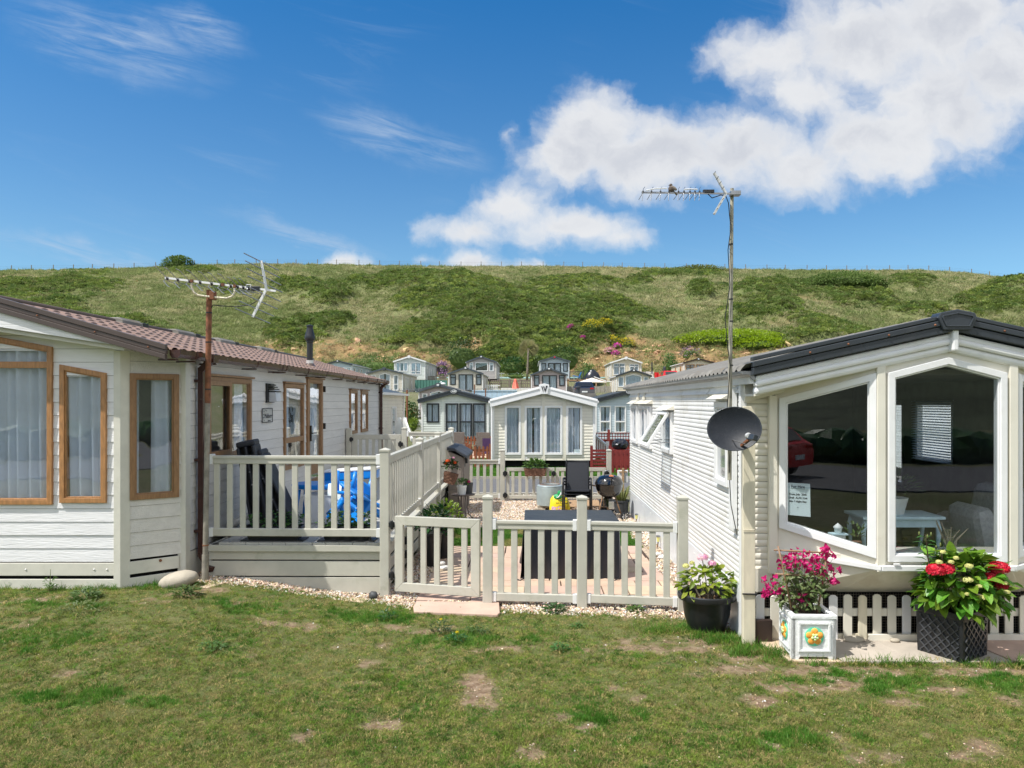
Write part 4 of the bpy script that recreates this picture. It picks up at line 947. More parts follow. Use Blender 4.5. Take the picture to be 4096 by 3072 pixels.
# ------------------------------------------------------------------ deck with railings
DK = thing('deck', 'raised grey-beige deck with skirt boards beside the lodge', 'deck', (-2.9, 12.5, 0))
DF0, DF1 = (-3.67, 8.45), (-1.72, 8.43)     # front edge ends
fy = lambda x: DF0[1] + (x - DF0[0]) * (DF1[1] - DF0[1]) / (DF1[0] - DF0[0])
XR = -1.64
for i in range(17):
    x0 = -3.85 + i * .153; x1 = min(x0 + .147, XR + .03)
    if x1 - x0 < .03: break
    ya = 8.95 if x0 < -3.68 else None
    MB().prism([(x0, ya or fy(x0) - .02, .575), (x1, ya or fy(x1) - .02, .575), (x1, 15.6, .575), (x0, 15.6, .575)], (0, 0, .025)).build('deck_board', 'deckboard', DK)
k = MB(); k.prism([(DF0[0], DF0[1] - .035, .50), (XR, fy(XR) - .035, .50), (XR, fy(XR) - .035, .572), (DF0[0], DF0[1] - .035, .572)], (0, .035, 0)); k.build('edge_board', 'fence_pvc', DK, bevel=.004)
for z0, z1 in ((.40, .495), (.215, .385), (.02, .20)) : 
    k = MB(); k.prism([(DF0[0], DF0[1] + .005, z0), (XR, fy(XR) + .005, z0), (XR, fy(XR) + .005, z1), (DF0[0], DF0[1] + .005, z1)], (0, .025, 0)); k.build('skirt_board', 'fence_pvc', DK, bevel=.004)
k = MB(); k.prism([(DF0[0], DF0[1] + .06, -.02), (XR - .05, fy(XR) + .06, -.02), (XR - .05, fy(XR) + .06, .57), (DF0[0], DF0[1] + .06, .57)], (0, .02, 0)); k.box(XR - .10, XR - .08, 8.6, 15.5, -.02, .57); k.build('shade_sheet', 'shade_black', DK)  # near-black sheets painted as the shade under the deck
for y0, y1 in ((8.5, 10.95), (11.05, 13.05), (13.15, 15.55)):
    for z0, z1 in ((.40, .57), (.22, .365), (.05, .185)): MB().box(XR - .035, XR - .01, y0, y1, z0, z1).build('skirt_board', 'fence_pvc', DK, bevel=.004)
    for z in (.38, .20): MB().box(XR - .03, XR + .03, (y0 + y1) / 2 - .03, (y0 + y1) / 2 + .03, z - .05, z + .05).build('vent_plug', 'black_plastic', DK, bevel=.01)
MB().box(XR - .06, XR + .05, 8.5, 15.5, .572, .60).build('edge_board', 'fence_pvc', DK, bevel=.004)

def post(name, x, y, z0, z1, par, w=.105, rz=0.0):
    k = MB(); m_ = Matrix.Rotation(rz, 3, 'Z'); k.obox((x, y, (z0 + z1 - .04) / 2), (w, w, z1 - .04 - z0), m_); p_ = k.build(name, 'fence_pvc', par, bevel=.007)
    c = MB(); h = w / 2 + .006; pts = [Vector((x, y, 0)) + m_ @ Vector((a * h, b_ * h, 0)) for a, b_ in ((-1, -1), (1, -1), (1, 1), (-1, 1))]
    z = z1 - .045; c.add([(p.x, p.y, z) for p in pts] + [(p.x, p.y, z + .022) for p in pts] + [(x, y, z + .045)], [(3, 2, 1, 0), (0, 1, 5, 4), (1, 2, 6, 5), (2, 3, 7, 6), (3, 0, 4, 7), (4, 5, 8), (5, 6, 8), (6, 7, 8), (7, 4, 8)])
    c.build('post_cap', 'fence_pvc', p_, bevel=.002); return p_
def rail_run(par, a, b_, zt, zb, n=0, sp=.145, ends=.0525, clips=True, zb1=None, bw=.066, bt=.03):
    """top and bottom rail between two posts with balusters set evenly"""
    a = Vector((*a, 0)); b_ = Vector((*b_, 0)); d = (b_ - a).normalized(); L_ = (b_ - a).length; p = a + d * ends; q = b_ - d * ends
    up = Vector((0, 0, 1)); nn = Vector((d.y, -d.x, 0)); ang_ = math.atan2(d.y, d.x)
    t = MB(); t.bar(p + up * (zt - .022), q + up * (zt - .022), .072, .036); t.bar(p + up * (zt - .068), q + up * (zt - .068), .05, .06); tr = t.build('top_rail', 'fence_pvc', par, bevel=.006)
    t = MB(); t.bar(p + up * zb, q + up * zb, .052, .088); t.build('bottom_rail', 'fence_pvc', par, bevel=.008)
    if clips:
        for e in (p + d * .022, q - d * .022):
            for z, h, w_ in ((zt - .045, .115, .082), (zb, .10, .062)):
                c = MB(); c.obox(e + up * z, (.045, w_, h), Matrix.Rotation(ang_, 3, 'Z')); c.build('rail_bracket', 'fence_clip', par, bevel=.004)
    n = n or max(1, int((L_ - .2) / sp)); bm_ = None
    for i in range(n):
        c = a + d * (L_ * (i + .5) / n if not sp else L_ / 2 + (i - (n - 1) / 2) * sp)
        if bm_ is None:
            k = MB(); k.obox((0, 0, 0), (bw, bt, zt - .09 - zb - .03)); o = k.build('baluster', 'fence_pvc', par, bevel=.006, local=True); bm_ = o.data
        else:
            o = bpy.data.objects.new('baluster', bm_); COL.objects.link(o); o.parent = par; bv = o.modifiers.new('bevel', 'BEVEL'); bv.width = .006; bv.segments = 2
        loc = wmx(par).inverted() @ Vector((c.x, c.y, (zt - .09 + zb + .03) / 2)); o.location = loc; o.rotation_euler = (0, 0, ang_)
RL = thing('deck_railing', 'tall beige picket railing round the raised deck', 'railing', (-2.9, 8.6, .6))
post('post', XR, 8.38, -.02, 1.685, RL)
rail_run(RL, (-3.70, 8.44), (XR, 8.38), 1.595, .72, n=13, sp=.1496)
MB().box(-3.67, -3.65, 8.47, 8.95, .02, .57).build('skirt_board', 'fence_pvc', DK)
sp_ = [8.38, 11.0, 13.15, 15.4]
for y in sp_[1:]: post('post', XR, y, -.02, 1.68, RL)
for a, b_ in zip(sp_, sp_[1:]): rail_run(RL, (XR, a), (XR, b_), 1.59, .73, sp=.155, bt=.018)
post('post', -2.63, 15.5, .6, 1.68, RL); post('post', -3.79, 15.5, .6, 1.66, RL)
rail_run(RL, (-2.63, 15.5), (XR, 15.4), 1.58, .73)
def gate(par, a, b_, z0, z1, n, fw=.105, th=.05, bw=.066):
    a = Vector((*a, 0)); b_ = Vector((*b_, 0)); d = (b_ - a).normalized(); L_ = (b_ - a).length; ang_ = math.atan2(d.y, d.x); nn = Vector((d.y, -d.x, 0)) * th
    def pt(u_, z): return a + d * u_ + Vector((0, 0, z)) - nn / 2
    o_ = [(0, z0), (L_, z0), (L_, z1), (0, z1)]; i_ = inset(o_, fw)
    for k_ in range(4):      # mitred frame pieces
        j = (k_ + 1) % 4; q = MB(); g = .0015
        q.prism([pt(*o_[k_]), pt(*o_[j]), pt(*i_[j]), pt(*i_[k_])], nn); q.build('frame_piece', 'fence_pvc', par, bevel=.005)
    w0 = (L_ - 2 * fw) / (n + .0)
    for i in range(n):
        u_ = fw + w0 * (i + .5); q = MB(); q.obox(a + d * u_ + Vector((0, 0, (z0 + z1) / 2)), (bw, .03, z1 - z0 - 2 * fw + .01), Matrix.Rotation(ang_, 3, 'Z')); q.build('baluster', 'fence_pvc', par, bevel=.006)
def hinge(par, x, y, zs, name='hinge', s=1):
    for z in zs:
        k = MB(); k.obox((x, y, z), (.075 * s, .05, .06 * s), rotm(0, 0, 0)); k.tube([(x, y - .03, z - .05 * s), (x, y - .03, z + .05 * s)], .018 * s, 8); k.build(name, 'black_plastic', par, bevel=.008)
DG = thing('deck_gate', 'beige picket gate at the far end of the deck beside the lodge wall', 'gate', (-3.2, 15.5, .6))
gate(DG, (-3.72, 15.5), (-2.70, 15.5), .68, 1.52, 6); hinge(DG, -3.73, 15.45, (1.42, .8)); hinge(DG, -2.70, 15.43, (1.32,), 'latch', 1.3)

# front fence and gate
FF = thing('front_fence', 'low beige picket fence of two panels facing the lawn', 'fence', (.5, 7.9, 0))
P1, P2, P3, P4 = (XR, 8.38), (-.459, 8.03), (.556, 7.93), (1.60, 7.77)
post('post', *P2, -.05, 1.20, FF); post('post', *P3, -.08, 1.205, FF); post('post', *P4, -.05, 1.225, FF)
rail_run(FF, P2, P3, .925, .092, n=6, sp=.146, bw=.069); rail_run(FF, P3, P4, .93, .10, n=6, sp=.146, bw=.069)
FG = thing('front_gate', 'single beige picket gate between the deck corner and the low fence', 'gate', (-1.1, 8.2, 0))
gate(FG, (-1.515, 8.33), (-.545, 8.075), .075, .92, 5, .10)
hinge(FG, -1.55, 8.33, (.82, .25))
BF = thing('back_fence', 'beige picket fence panel with three posts along the road side', 'fence', (.3, 16.4, 0))
post('post', -.607, 16.4, 0, 1.16, BF); post('post', 1.75, 16.4, 0, 1.16, BF); post('post', -1.7, 16.4, 0, 1.1, BF)
rail_run(BF, (-1.7, 16.4), (-.607, 16.4), .925, .12, n=7, sp=.148)
for x0, x1, lb in ((-.53, .545, 'left leaf of the low beige double gate carrying the flower trough'), (.57, 1.68, 'right leaf of the low beige double gate behind the kettle barbecue')):
    g_ = thing('road_gate', lb, 'gate', ((x0 + x1) / 2, 16.4, 0), group='double gate leaves'); gate(g_, (x0, 16.4), (x1, 16.4), .06, .745, 6, .075)
    hinge(g_, x0 - .02 if x0 < 0 else x1 + .02, 16.36, (.62, .14), s=1.3)
    if x0 < 0: hinge(g_, x1 - .02, 16.35, (.62,), 'latch', 1.2)
# ------------------------------------------------------------------ the white static caravan on the right
V = thing('caravan', 'white ribbed caravan with dark roof edge and angled bay windows at right', 'caravan', (3.7, 10, 0))
X0, X1, YF0, YE0 = 1.975, 5.39, 6.87, 14.57; RX, RZ = 3.684, 2.925
vz = lambda x: 2.54 + (RZ - 2.54) * (1 - abs(x - RX) / (RX - 1.93))
hs = [(7.26, 7.76, 1.36, 2.20), (10.14, 10.92, 1.48, 2.06), (11.9, 13.2, 1.44, 2.14), (13.45, 14.2, 1.44, 2.14)]
wall(V, (X0, 0, 0), (0, 1, 0), (-1, 0, 0), YF0, YE0, .48, 2.46, hs, None, .101, 'van_white', 'interior', prof='rib', proud=.013)
wall(V, (X0, 0, 0), (0, 1, 0), (-1, 0, 0), YF0 + .02, YE0, 2.28, 2.33, [], None, .05, 'van_white', skin=False, one='eaves_rail', proud=.04)
# skirting panels, leaning boards
for i in range(5):
    a = 6.95 + i * 1.52; MB().box(X0 - .02, X0 + .01, a, min(a + 1.515, YE0), -.02, .475).build('skirt_panel', 'van_panel', V, bevel=.003)
k = MB()
for i in range(9):
    for z in (.08, .4): k.blob((X0 - .022, 7.2 + i * .8, z), .008, 1)
k.build('screw_caps', 'trim_white', V)
# side windows with hoods
SO, SU, SN = (X0, 0, 0), (0, 1, 0), (-1, 0, 0)
def vwin(i, **k_):
    a, b_, c, d = hs[i]; f = window(V, SO, SU, SN, [(a, c), (b_, c), (b_, d), (a, d)], fw=.055, proud=.05, fm='trim_white', reveal='interior', **k_)
    h = MB(); y0, y1 = a - .05, b_ + .05; h.add([(X0 - .0, y0, d + .10), (X0 - .0, y1, d + .10), (X0 - .12, y0 - .02, d + .03), (X0 - .12, y1 + .02, d + .03), (X0, y0, d + .03), (X0, y1, d + .03)], [(0, 1, 3, 2), (2, 3, 5, 4), (0, 2, 4), (1, 5, 3)]); h.build('window_hood', 'van_cream', f); return f
vwin(0, cur=[(0, .3)]); vwin(2, cur=[(.1, .9)], bars=[((12.5, 1.48), (12.5, 2.1), .05)]); vwin(3, cur=[(.1, .9)])
f = vwin(1, gm='glass_clear'); 
hz, hx = 2.05, X0 - .055; A = R(32)
def sp2(y, t_, n_=0): return Vector((hx - math.sin(A) * t_ - math.cos(A) * n_, y, hz - math.cos(A) * t_ + math.sin(A) * n_))
k = MB(); k.ring([sp2(10.16, .0), sp2(10.90, .0), sp2(10.90, .56), sp2(10.16, .56)], [sp2(10.21, .05), sp2(10.85, .05), sp2(10.85, .51), sp2(10.21, .51)], sp2(0, 0, .04) - sp2(0, 0, 0)); s_ = k.build('open_sash', 'trim_white', f, bevel=.004)
k = MB(); k.prism([sp2(10.20, .04, .02), sp2(10.86, .04, .02), sp2(10.86, .52, .02), sp2(10.20, .52, .02)], sp2(0, 0, .005) - sp2(0, 0, 0)); k.build('pane', 'glass_clear', s_)
for y in (10.19, 10.87): MB().bar(sp2(y, .5), (X0 - .03, y, 1.65), .012).build('stay', 'steel', s_)
MB().bar((X0 - .06, 12.0, 2.1), (X0 - .06, 12.0, 1.5), .03, .05).build('sash_edge', 'trim_white', V)
for y in (13.3, 12.6): 
    k = MB(); k.add([(X0 - .02, y - .05, 2.38), (X0 - .02, y + .05, 2.38), (X0 - .07, y - .05, 2.24), (X0 - .07, y + .05, 2.24), (X0 - .02, y - .05, 2.24), (X0 - .02, y + .05, 2.24)], [(0, 1, 3, 2), (0, 2, 4), (1, 5, 3), (2, 3, 5, 4)]); k.build('wall_vent', 'van_cream', V)
# rear wall, right wall with two windows, floor, ceiling
MB().prism([(X0, YE0, .3), (X1, YE0, .3), (X1, YE0, 2.5), (RX, YE0, 2.95), (X0, YE0, 2.5)], (0, -.05, 0)).build('rear_wall', 'van_cream', V)
wall(V, (X1, 0, 0), (0, 1, 0), (1, 0, 0), YF0, YE0, .48, 2.5, [(9.35, 10.25, 1.4, 2.2), (10.6, 11.15, 1.0, 2.2)], None, .101, 'van_white', one='far_cladding', prof='rib')
window(V, (X1, 0, 0), (0, 1, 0), (1, 0, 0), [(9.32, 1.37), (10.28, 1.37), (10.28, 2.23), (9.32, 2.23)], dark=False, gm='glass_clear')
window(V, (X1, 0, 0), (0, 1, 0), (1, 0, 0), [(10.57, .97), (11.18, .97), (11.18, 2.23), (10.57, 2.23)], dark=False, gm='glass_clear')
MB().box(X0 + .06, X1 - .06, YF0 + .1, 12.2, .58, .60).build('floor', 'interior_dark', V)
MB().box(X0 + .06, X1 - .06, YF0, 12.2, 2.46, 2.50).build('ceiling', 'interior', V)
MB().box(X0 + .06, X1 - .06, 12.2, 12.25, .58, 2.5).build('partition', 'interior_dark', V)
# roof: corrugated sheet, two slopes
for s_ in (1, -1):
    k = MB(); Y = np.arange(6.44, YE0 + .18, .03); rows = []
    for t_ in (0, .02, .5, 1.0):
        x = 1.84 + t_ * (RX - 1.84); zb = 2.50 + (x - 1.93) / (RX - 1.93) * .44
        xx = x if s_ > 0 else 2 * RX - x; rows.append([(xx, y, zb + .022 + .022 * math.cos(y / .165 * 6.2832) - (.03 if t_ == 0 else 0)) for y in Y])
    k.sheet(rows); k.build('roof', 'roof_moss' if s_ > 0 else 'roof_grey', V, smooth=True, fixn=False)
    k = MB(); fx = (lambda x: x) if s_ > 0 else (lambda x: 2 * RX - x)
    k.prism([(fx(1.90), 6.5, 2.47), (fx(RX), 6.5, 2.925), (fx(RX), 6.5, 2.91), (fx(1.90), 6.5, 2.44)], (0, 8.1, 0)); k.build('roof_deck', 'interior_dark', V)
# eaves gutter strip on the left
k = MB(); k.prism([(1.84, 6.46, 2.47), (1.93, 6.46, 2.47), (1.975, 6.46, 2.40), (1.955, 6.46, 2.39), (1.91, 6.46, 2.44), (1.84, 6.46, 2.45)], (0, YE0 + .1 - 6.46, 0)); k.build('gutter', 'steel', V)
k = MB(); k.box(1.93, 1.97, 6.5, YE0, 2.36, 2.42); k.build('eaves_trim', 'trim_white', V)
# dark verge fascia with cap, white moulded barge board below
yv = 6.40
def vst(name, xa, xb, oa, ob, y, th, m_, cap=0, bev=.006, split=0):
    for s2 in (1, -1):
        fx = (lambda x: x) if s2 > 0 else (lambda x: 2 * RX - x)
        k = MB(); za = vz(max(xa, 1.93)) ; zb = vz(xb)
        k.prism([(fx(xa), y, za + oa), (fx(xb), y, zb + oa), (fx(xb), y, zb + ob), (fx(xa), y, za + ob)], (0, th, 0)); k.build(name, m_, V, bevel=bev)
vst('verge_strip', 1.93, RX, .052, .016, yv, .09, 'fascia_black'); vst('verge_strip', 1.93, RX, .010, -.040, yv - .008, .09, 'fascia_black'); vst('verge_strip', 1.93, RX, -.044, -.11, yv + .004, .08, 'fascia_black')
vst('barge_board', 1.97, RX, -.12, -.17, yv + .05, .12, 'trim_white', bev=.015); vst('barge_board', 1.97, RX, -.165, -.22, yv + .035, .12, 'trim_white', bev=.02); vst('barge_board', 1.97, RX, -.215, -.29, yv + .06, .12, 'trim_white', bev=.03)
MB().obox((RX, yv + .06, RZ - .19), (.055, .13, .19)).build('barge_joint', 'trim_white', V, bevel=.015)
k = MB(); cp = [(RX - .17, RZ + .0), (RX - .12, RZ - .105), (RX + .12, RZ - .105), (RX + .17, RZ + .0), (RX + .15, RZ + .045), (RX, RZ + .075), (RX - .15, RZ + .045)]
k.prism([(a, yv - .03, b_) for a, b_ in cp], (0, .14, 0)); c_ = k.build('ridge_cap', 'fascia_black', V, bevel=.008)
k = MB(); ci_ = inset(cp, .028); ci2 = inset(cp, .04); k.ring([(a, yv - .04, b_) for a, b_ in ci_], [(a, yv - .04, b_) for a, b_ in ci2], (0, .02, 0)); k.build('cap_moulding', 'fascia_black', c_, bevel=.003)
for x in (2.42, 2.75, 3.1, 3.5, 4.1, 4.5): MB().blob((x, yv - .01, vz(x) - .02), .011, 1).build('roof_screw', 'rust_pole', V, smooth=True)
# front: soffit and closing gable
k = MB(); k.prism([(X0, 6.80, 2.2), (X0, 6.80, 2.42), (RX, 6.80, 2.86), (X1, 6.80, 2.42), (X1, 6.80, 2.2), (RX, 6.80, 2.62)], (0, .05, 0)); k.build('gable', 'van_cream', V)
k = MB()
for s2 in (1, -1):
    fx = (lambda x: x) if s2 > 0 else (lambda x: 2 * RX - x); k.prism([(fx(1.97), 6.50, 2.25), (fx(RX), 6.50, vz(RX) - .26), (fx(RX), 6.50, vz(RX) - .24), (fx(1.97), 6.50, 2.27)], (0, .36, 0))
k.build('soffit', 'van_cream', V)
# front corner strips
wall(V, (X0, YF0, 0), (1, 0, 0), (0, -1, 0), .0, .25, .50, 2.25, [], None, .12, 'van_cream', 'interior', prof='rib', proud=.014)
wall(V, (X0, YF0, 0), (1, 0, 0), (0, -1, 0), 3.10, 3.415, .50, 2.25, [], None, .12, 'van_cream', 'interior', prof='rib', proud=.014)
MB().box(5.10, 5.17, 6.80, 6.86, .62, 2.26).build('bay_post', 'van_cream', V, bevel=.004); MB().box(X1 - .03, X1 + .03, YF0 - .03, YF0 + .03, .0, 2.42).build('corner_post', 'trim_white', V, bevel=.004); MB().box(5.1, X1, 6.845, 6.86, .44, .66).build('belly_panel', 'van_cream', V)
MB().box(X0 - .03, X0 + .03, YF0 - .03, YF0 + .03, .0, 2.42).build('corner_post', 'trim_white', V, bevel=.004)
MB().box(2.20, 2.275, 6.80, 6.86, .62, 2.26).build('bay_post', 'van_cream', V, bevel=.004)
MB().box(X0 - .07, X0 - .02, 6.98, 7.10, 1.0, 2.34).build('cable_duct', 'trim_white', V, bevel=.004)
# bay: three faces, outline polygons (along, up)
pA, pB, pC, pD = (2.265, 6.83), (3.075, 6.50), (4.235, 6.50), (5.10, 6.83)
def face(a, b_, outer, win, bars=()):
    a3 = Vector((*a, 0)); d = Vector((b_[0] - a[0], b_[1] - a[1], 0)); w_ = d.length; d = d.normalized(); n_ = Vector((d.y, -d.x, 0))
    pt = lambda p, o=0: a3 + d * p[0] + n_ * o + Vector((0, 0, p[1]))
    k = MB(); k.ring([pt(p) for p in outer], [pt(p) for p in inset(win, .012)], -n_ * .05); k.build('bay_panel', 'van_cream', V)
    return window(V, a3, d, n_, win, fw=.058, proud=.035, back=.05, fm='trim_white', gm='glass_clear', dark=False), pt, w_
wl2 = math.hypot(pB[0] - pA[0], pB[1] - pA[1])
face(pA, pB, [(0, .80), (wl2, .72), (wl2, 2.58), (0, 2.33)], [(.035, 1.045), (wl2 - .03, .825), (wl2 - .03, 2.455), (.035, 2.235)])
face(pB, pC, [(0, .72), (1.16, .72), (1.16, 2.58), (.58, 2.74), (0, 2.58)], [(.06, .80), (1.10, .80), (1.10, 2.455), (.585, 2.59), (.06, 2.455)])
face(pC, pD, [(0, .72), (wl2, .80), (wl2, 2.33), (0, 2.58)], [(.03, .825), (wl2 - .035, 1.045), (wl2 - .035, 2.235), (.03, 2.455)])
for x in (pB[0], pC[0]): MB().obox((x, 6.495, 1.64), (.075, .05, 1.86)).build('bay_post', 'van_cream', V, bevel=.006)
k = MB(); k.bar((pB[0], 6.475, .745), (pC[0], 6.475, .745), .035, .05); k.bar((pA[0], 6.80, .83), (pB[0], 6.475, .745), .035, .045); k.bar((pD[0], 6.80, .83), (pC[0], 6.475, .745), .035, .045); k.build('bay_sill', 'trim_white', V, bevel=.006)
for x in (3.2, 4.1): MB().obox((x, 6.455, .785), (.05, .02, .012)).build('drain_cap', 'trim_white', V)
# belly panels sloping back under the bay
k = MB(); k.prism([(pB[0], 6.50, .73), (pC[0], 6.50, .73), (4.55, 6.86, .45), (2.85, 6.86, .45)], (0, .01, -.012)); k.build('belly_panel', 'van_cream', V)
k = MB(); k.prism([(pA[0], 6.82, .80), (pB[0], 6.50, .73), (2.85, 6.86, .45), (2.25, 6.86, .45)], (0, .012, -.005)); k.build('belly_panel', 'van_cream', V)
k = MB(); k.prism([(pD[0], 6.82, .80), (pC[0], 6.50, .73), (4.55, 6.86, .45), (5.35, 6.86, .45)], (0, .012, -.005)); k.build('belly_panel', 'van_cream', V)
MB().box(X0 + .03, 2.24, 6.845, 6.86, .44, .66).build('belly_panel', 'van_cream', V)
MB().box(X0 + .02, X1, 7.0, 7.04, -.02, .47).build('shade_sheet', 'shade_black', V)  # near-black sheet painted as the shade behind the pickets
# neighbour further right, seen through the far windows
wl3 = thing('caravan', 'white neighbouring caravan glimpsed through the bay window and blinds', 'caravan', (12, 14, 0))
wall(wl3, (10.6, 0, 0), (0, 1, 0), (-1, 0, 0), 6.5, 30, .3, 2.9, [], None, .15, 'van_white', one='cladding', prof='rib')
k = MB(); k.box(10.65, 14, 6.6, 30, .2, 2.9); k.prism([(10.4, 6.4, 2.85), (14.3, 6.4, 2.85), (12.4, 6.4, 3.4)], (0, 23.5, 0)); k.build('body', 'roof_grey', wl3)
# picket skirt in front
PK = thing('picket_skirt', 'low weathered white picket panel with wire mesh under the bay', 'fence', (3.7, 6.8, 0))
xs_ = 2.105; i = 0
while xs_ < 5.4:
    k = MB(); w_ = .078; z1 = .435 + random.uniform(-.008, .008); yy = 6.765 + random.uniform(-.004, .004)
    k.prism([(xs_ - w_ / 2, yy, .02), (xs_ + w_ / 2, yy, .02), (xs_ + w_ / 2, yy, z1 - .02), (xs_ + w_ / 4, yy, z1 - .003), (xs_, yy, z1), (xs_ - w_ / 4, yy, z1 - .003), (xs_ - w_ / 2, yy, z1 - .02)], (0, .018, 0)); k.build('picket', 'stained' if i % 4 == 3 else 'trim_white' if i % 5 == 0 else 'van_cream', PK, bevel=.003)
    xs_ += .134; i += 1
MB().box(2.03, 5.5, 6.79, 6.815, .235, .305).build('rail', 'van_cream', PK, bevel=.003)
MB().box(2.03, 5.5, 6.79, 6.815, .03, .075).build('rail', 'stained', PK, bevel=.003)
MB().box(3.08, 3.62, 6.73, 6.755, .02, .085).build('plinth_board', 'van_cream', PK, bevel=.003)
MB().box(4.05, 5.5, 6.73, 6.755, .02, .085).build('plinth_board', 'van_cream', PK, bevel=.003)
k = MB()
for i in range(150): x = 2.03 + i * .0245; k.box(x, x + .0016, 6.83, 6.8316, .02, .44)
for i in range(18): z = .03 + i * .0245; k.box(2.03, 5.6, 6.832, 6.8336, z, z + .0016)
k.build('wire_mesh', 'wire', PK)
bb = MB().obox((2.10, 6.72, .10), (.19, .05, .25)).build('slate_block', 'brown_dark', bevel=.006); tag(bb, 'dark slate block leaning on the picket panel beside the timber post', 'block')
# stone lumps on the slab path
for p, r_, lb in (((2.93, 6.70, .05), (.10, .05, .035), 'larger pale stone on the path below the pickets'), ((3.30, 6.69, .045), (.045, .03, .02), 'smaller pale stone on the path below the pickets')):
    tag(MB().blob(p, r_, 3, .03).build('stone', 'boulder', smooth=True), lb, 'stone')
# things inside, seen through the bay
tb = thing('side_table', 'pale blue carved table inside the bay window', 'table', (3.62, 7.35, .6))
k = MB(); k.box(3.22, 4.02, 7.15, 7.60, 1.06, 1.09); k.build('table_top', 'table_blue', tb, bevel=.008); MB().ring([(3.26, 7.2, .98), (3.98, 7.2, .98), (3.98, 7.55, .98), (3.26, 7.55, .98)], [(3.28, 7.22, .98), (3.96, 7.22, .98), (3.96, 7.53, .98), (3.28, 7.53, .98)], (0, 0, .08)).build('apron', 'table_blue', tb)
for x in (3.28, 3.96):
    for y in (7.22, 7.53):
        s_ = 1 if x > 3.6 else -1; MB().tube([(x, y, 1.05), (x + .03 * s_, y, .95), (x + .02 * s_, y, .8), (x - .01 * s_, y, .68), (x + .02 * s_, y, .61)], [.03, .028, .018, .014, .02], 8).build('leg', 'table_blue', tb, smooth=True)
sf = thing('armchair', 'grey upholstered armchair inside the bay window', 'armchair', (4.35, 7.6, .6))
k = MB(); k.obox((4.75, 7.75, .82), (.7, .7, .4)); k.build('seat', 'sofa', sf, bevel=.08); k = MB(); k.obox((4.46, 7.45, .93), (.2, .6, .5), rotm(0, -10, 0)); k.build('arm', 'sofa', sf, bevel=.1); k = MB(); k.obox((4.95, 7.75, 1.02), (.3, .8, .62), rotm(0, 12, 0)); k.build('backrest', 'sofa', sf, bevel=.1)
wb = thing('basket_plant', 'leafy plant in a white wicker basket on the blue table', 'plant', (3.62, 7.4, 1.09))
MB().lathe([(.10, 0), (.13, .12), (.14, .16), (.13, .16)], (3.62, 7.38, 1.09), 16).build('basket', 'planter_white', wb, smooth='auto')
k = MB()
for _ in range(130):
    a = random.uniform(0, 6.28); e = random.uniform(0, 1.5); d = Vector((math.cos(a) * math.sin(e), math.sin(a) * math.sin(e), math.cos(e) * .8)); k.leaf(Vector((3.62, 7.38, 1.3)) + d * .22, d, (0, 0, 1), .09, .035)
k.build('foliage', 'leaf_mid', wb)
dr = thing('driftwood_vase', 'glass vase of driftwood standing on the bay window sill', 'vase', (3.83, 6.75, .85))
k = MB()
for i in range(9): a = random.uniform(-.5, .5); k.tube([(3.83 + a * .05, 6.75, .86), (3.83 + a * .12, 6.75 + random.uniform(-.03, .03), .95), (3.83 + a * .35, 6.75, 1.0 + random.random() * .12)], [.012, .010, .004], 5)
k.build('driftwood', 'trunk', dr); MB().lathe([(.05, 0), (.06, .1), (.055, .18)], (3.83, 6.75, .85), 14).build('vase', 'glass_clear', dr, smooth='auto')
MB().box(2.35, 4.9, 6.62, 6.95, .80, .84).build('window_board', 'van_cream', V)
# little ornaments on the sill of the left bay window
on = thing('beach_hut', 'little white and blue beach hut ornament in the left bay window', 'ornament', (2.83, 6.85, .93))
k = MB(); k.obox((2.83, 6.80, .93), (.11, .07, .10)); k.build('hut_body', 'planter_white', on); k = MB(); k.obox((2.83, 6.80, .99), (.15, .10, .012)); k.build('hut_roof', 'table_blue', on)
k = MB(); k.lathe([(.03, 0), (.035, .04), (.045, .05), (.0, .09)], (2.83, 6.8, 1.0), 10); k.build('jar', 'planter_white', on, smooth=True)
fg = tag(MB().blob((2.55, 6.88, 1.01), (.035, .03, .045), 2, .1).blob((2.70, 6.85, .96), (.035, .03, .045), 2, .1).blob((2.63, 6.87, .97), (.05, .03, .025), 2, .05).build('stone_frogs', 'boulder', smooth=True), 'pair of stone frogs holding a bowl in the left bay window', 'ornament')
tp = thing('potted_seedling', 'small green seedling in a pot at the right end of the left window', 'plant', (2.98, 6.75, .86)); MB().lathe([(.03, 0), (.045, .08)], (2.98, 6.75, .85), 12).build('pot', 'wicker', tp)
k = MB()
for _ in range(40): a = random.uniform(0, 6.28); d = Vector((math.cos(a), math.sin(a), random.uniform(.2, 2))).normalized(); k.leaf(Vector((2.98, 6.75, .95)) + d * random.uniform(.02, .15), d, (0, 0, 1), .05, .022)
k.build('leaves', 'leaf_mid', tp)
# furniture deeper in the room: pale units and a red hanging coat-like cupboard front
un = thing('kitchen_unit', 'tall cream kitchen cupboards deep inside the white caravan', 'cupboard', (3, 10, .6))
for x in (2.75, 3.15): MB().box(x, x + .38, 10.2, 10.7, .6, 2.4).build('door', 'interior', un, bevel=.006)
MB().box(2.1, 2.7, 7.9, 8.4, .6, 1.15).build('base_unit', 'sofa', un, bevel=.01)
bl = thing('venetian_blind', 'half-open white venetian blind on the far window of the room', 'blind', (X1 - .1, 9.8, 1.8))
for i in range(24):
    z = 1.42 + i * .034; k = MB(); k.prism([(X1 - .10, 9.33, z), (X1 - .07, 9.33, z + .012), (X1 - .07, 10.27, z + .012), (X1 - .10, 10.27, z)], (0, 0, .002)); k.build('slat', 'curtain_white', bl)
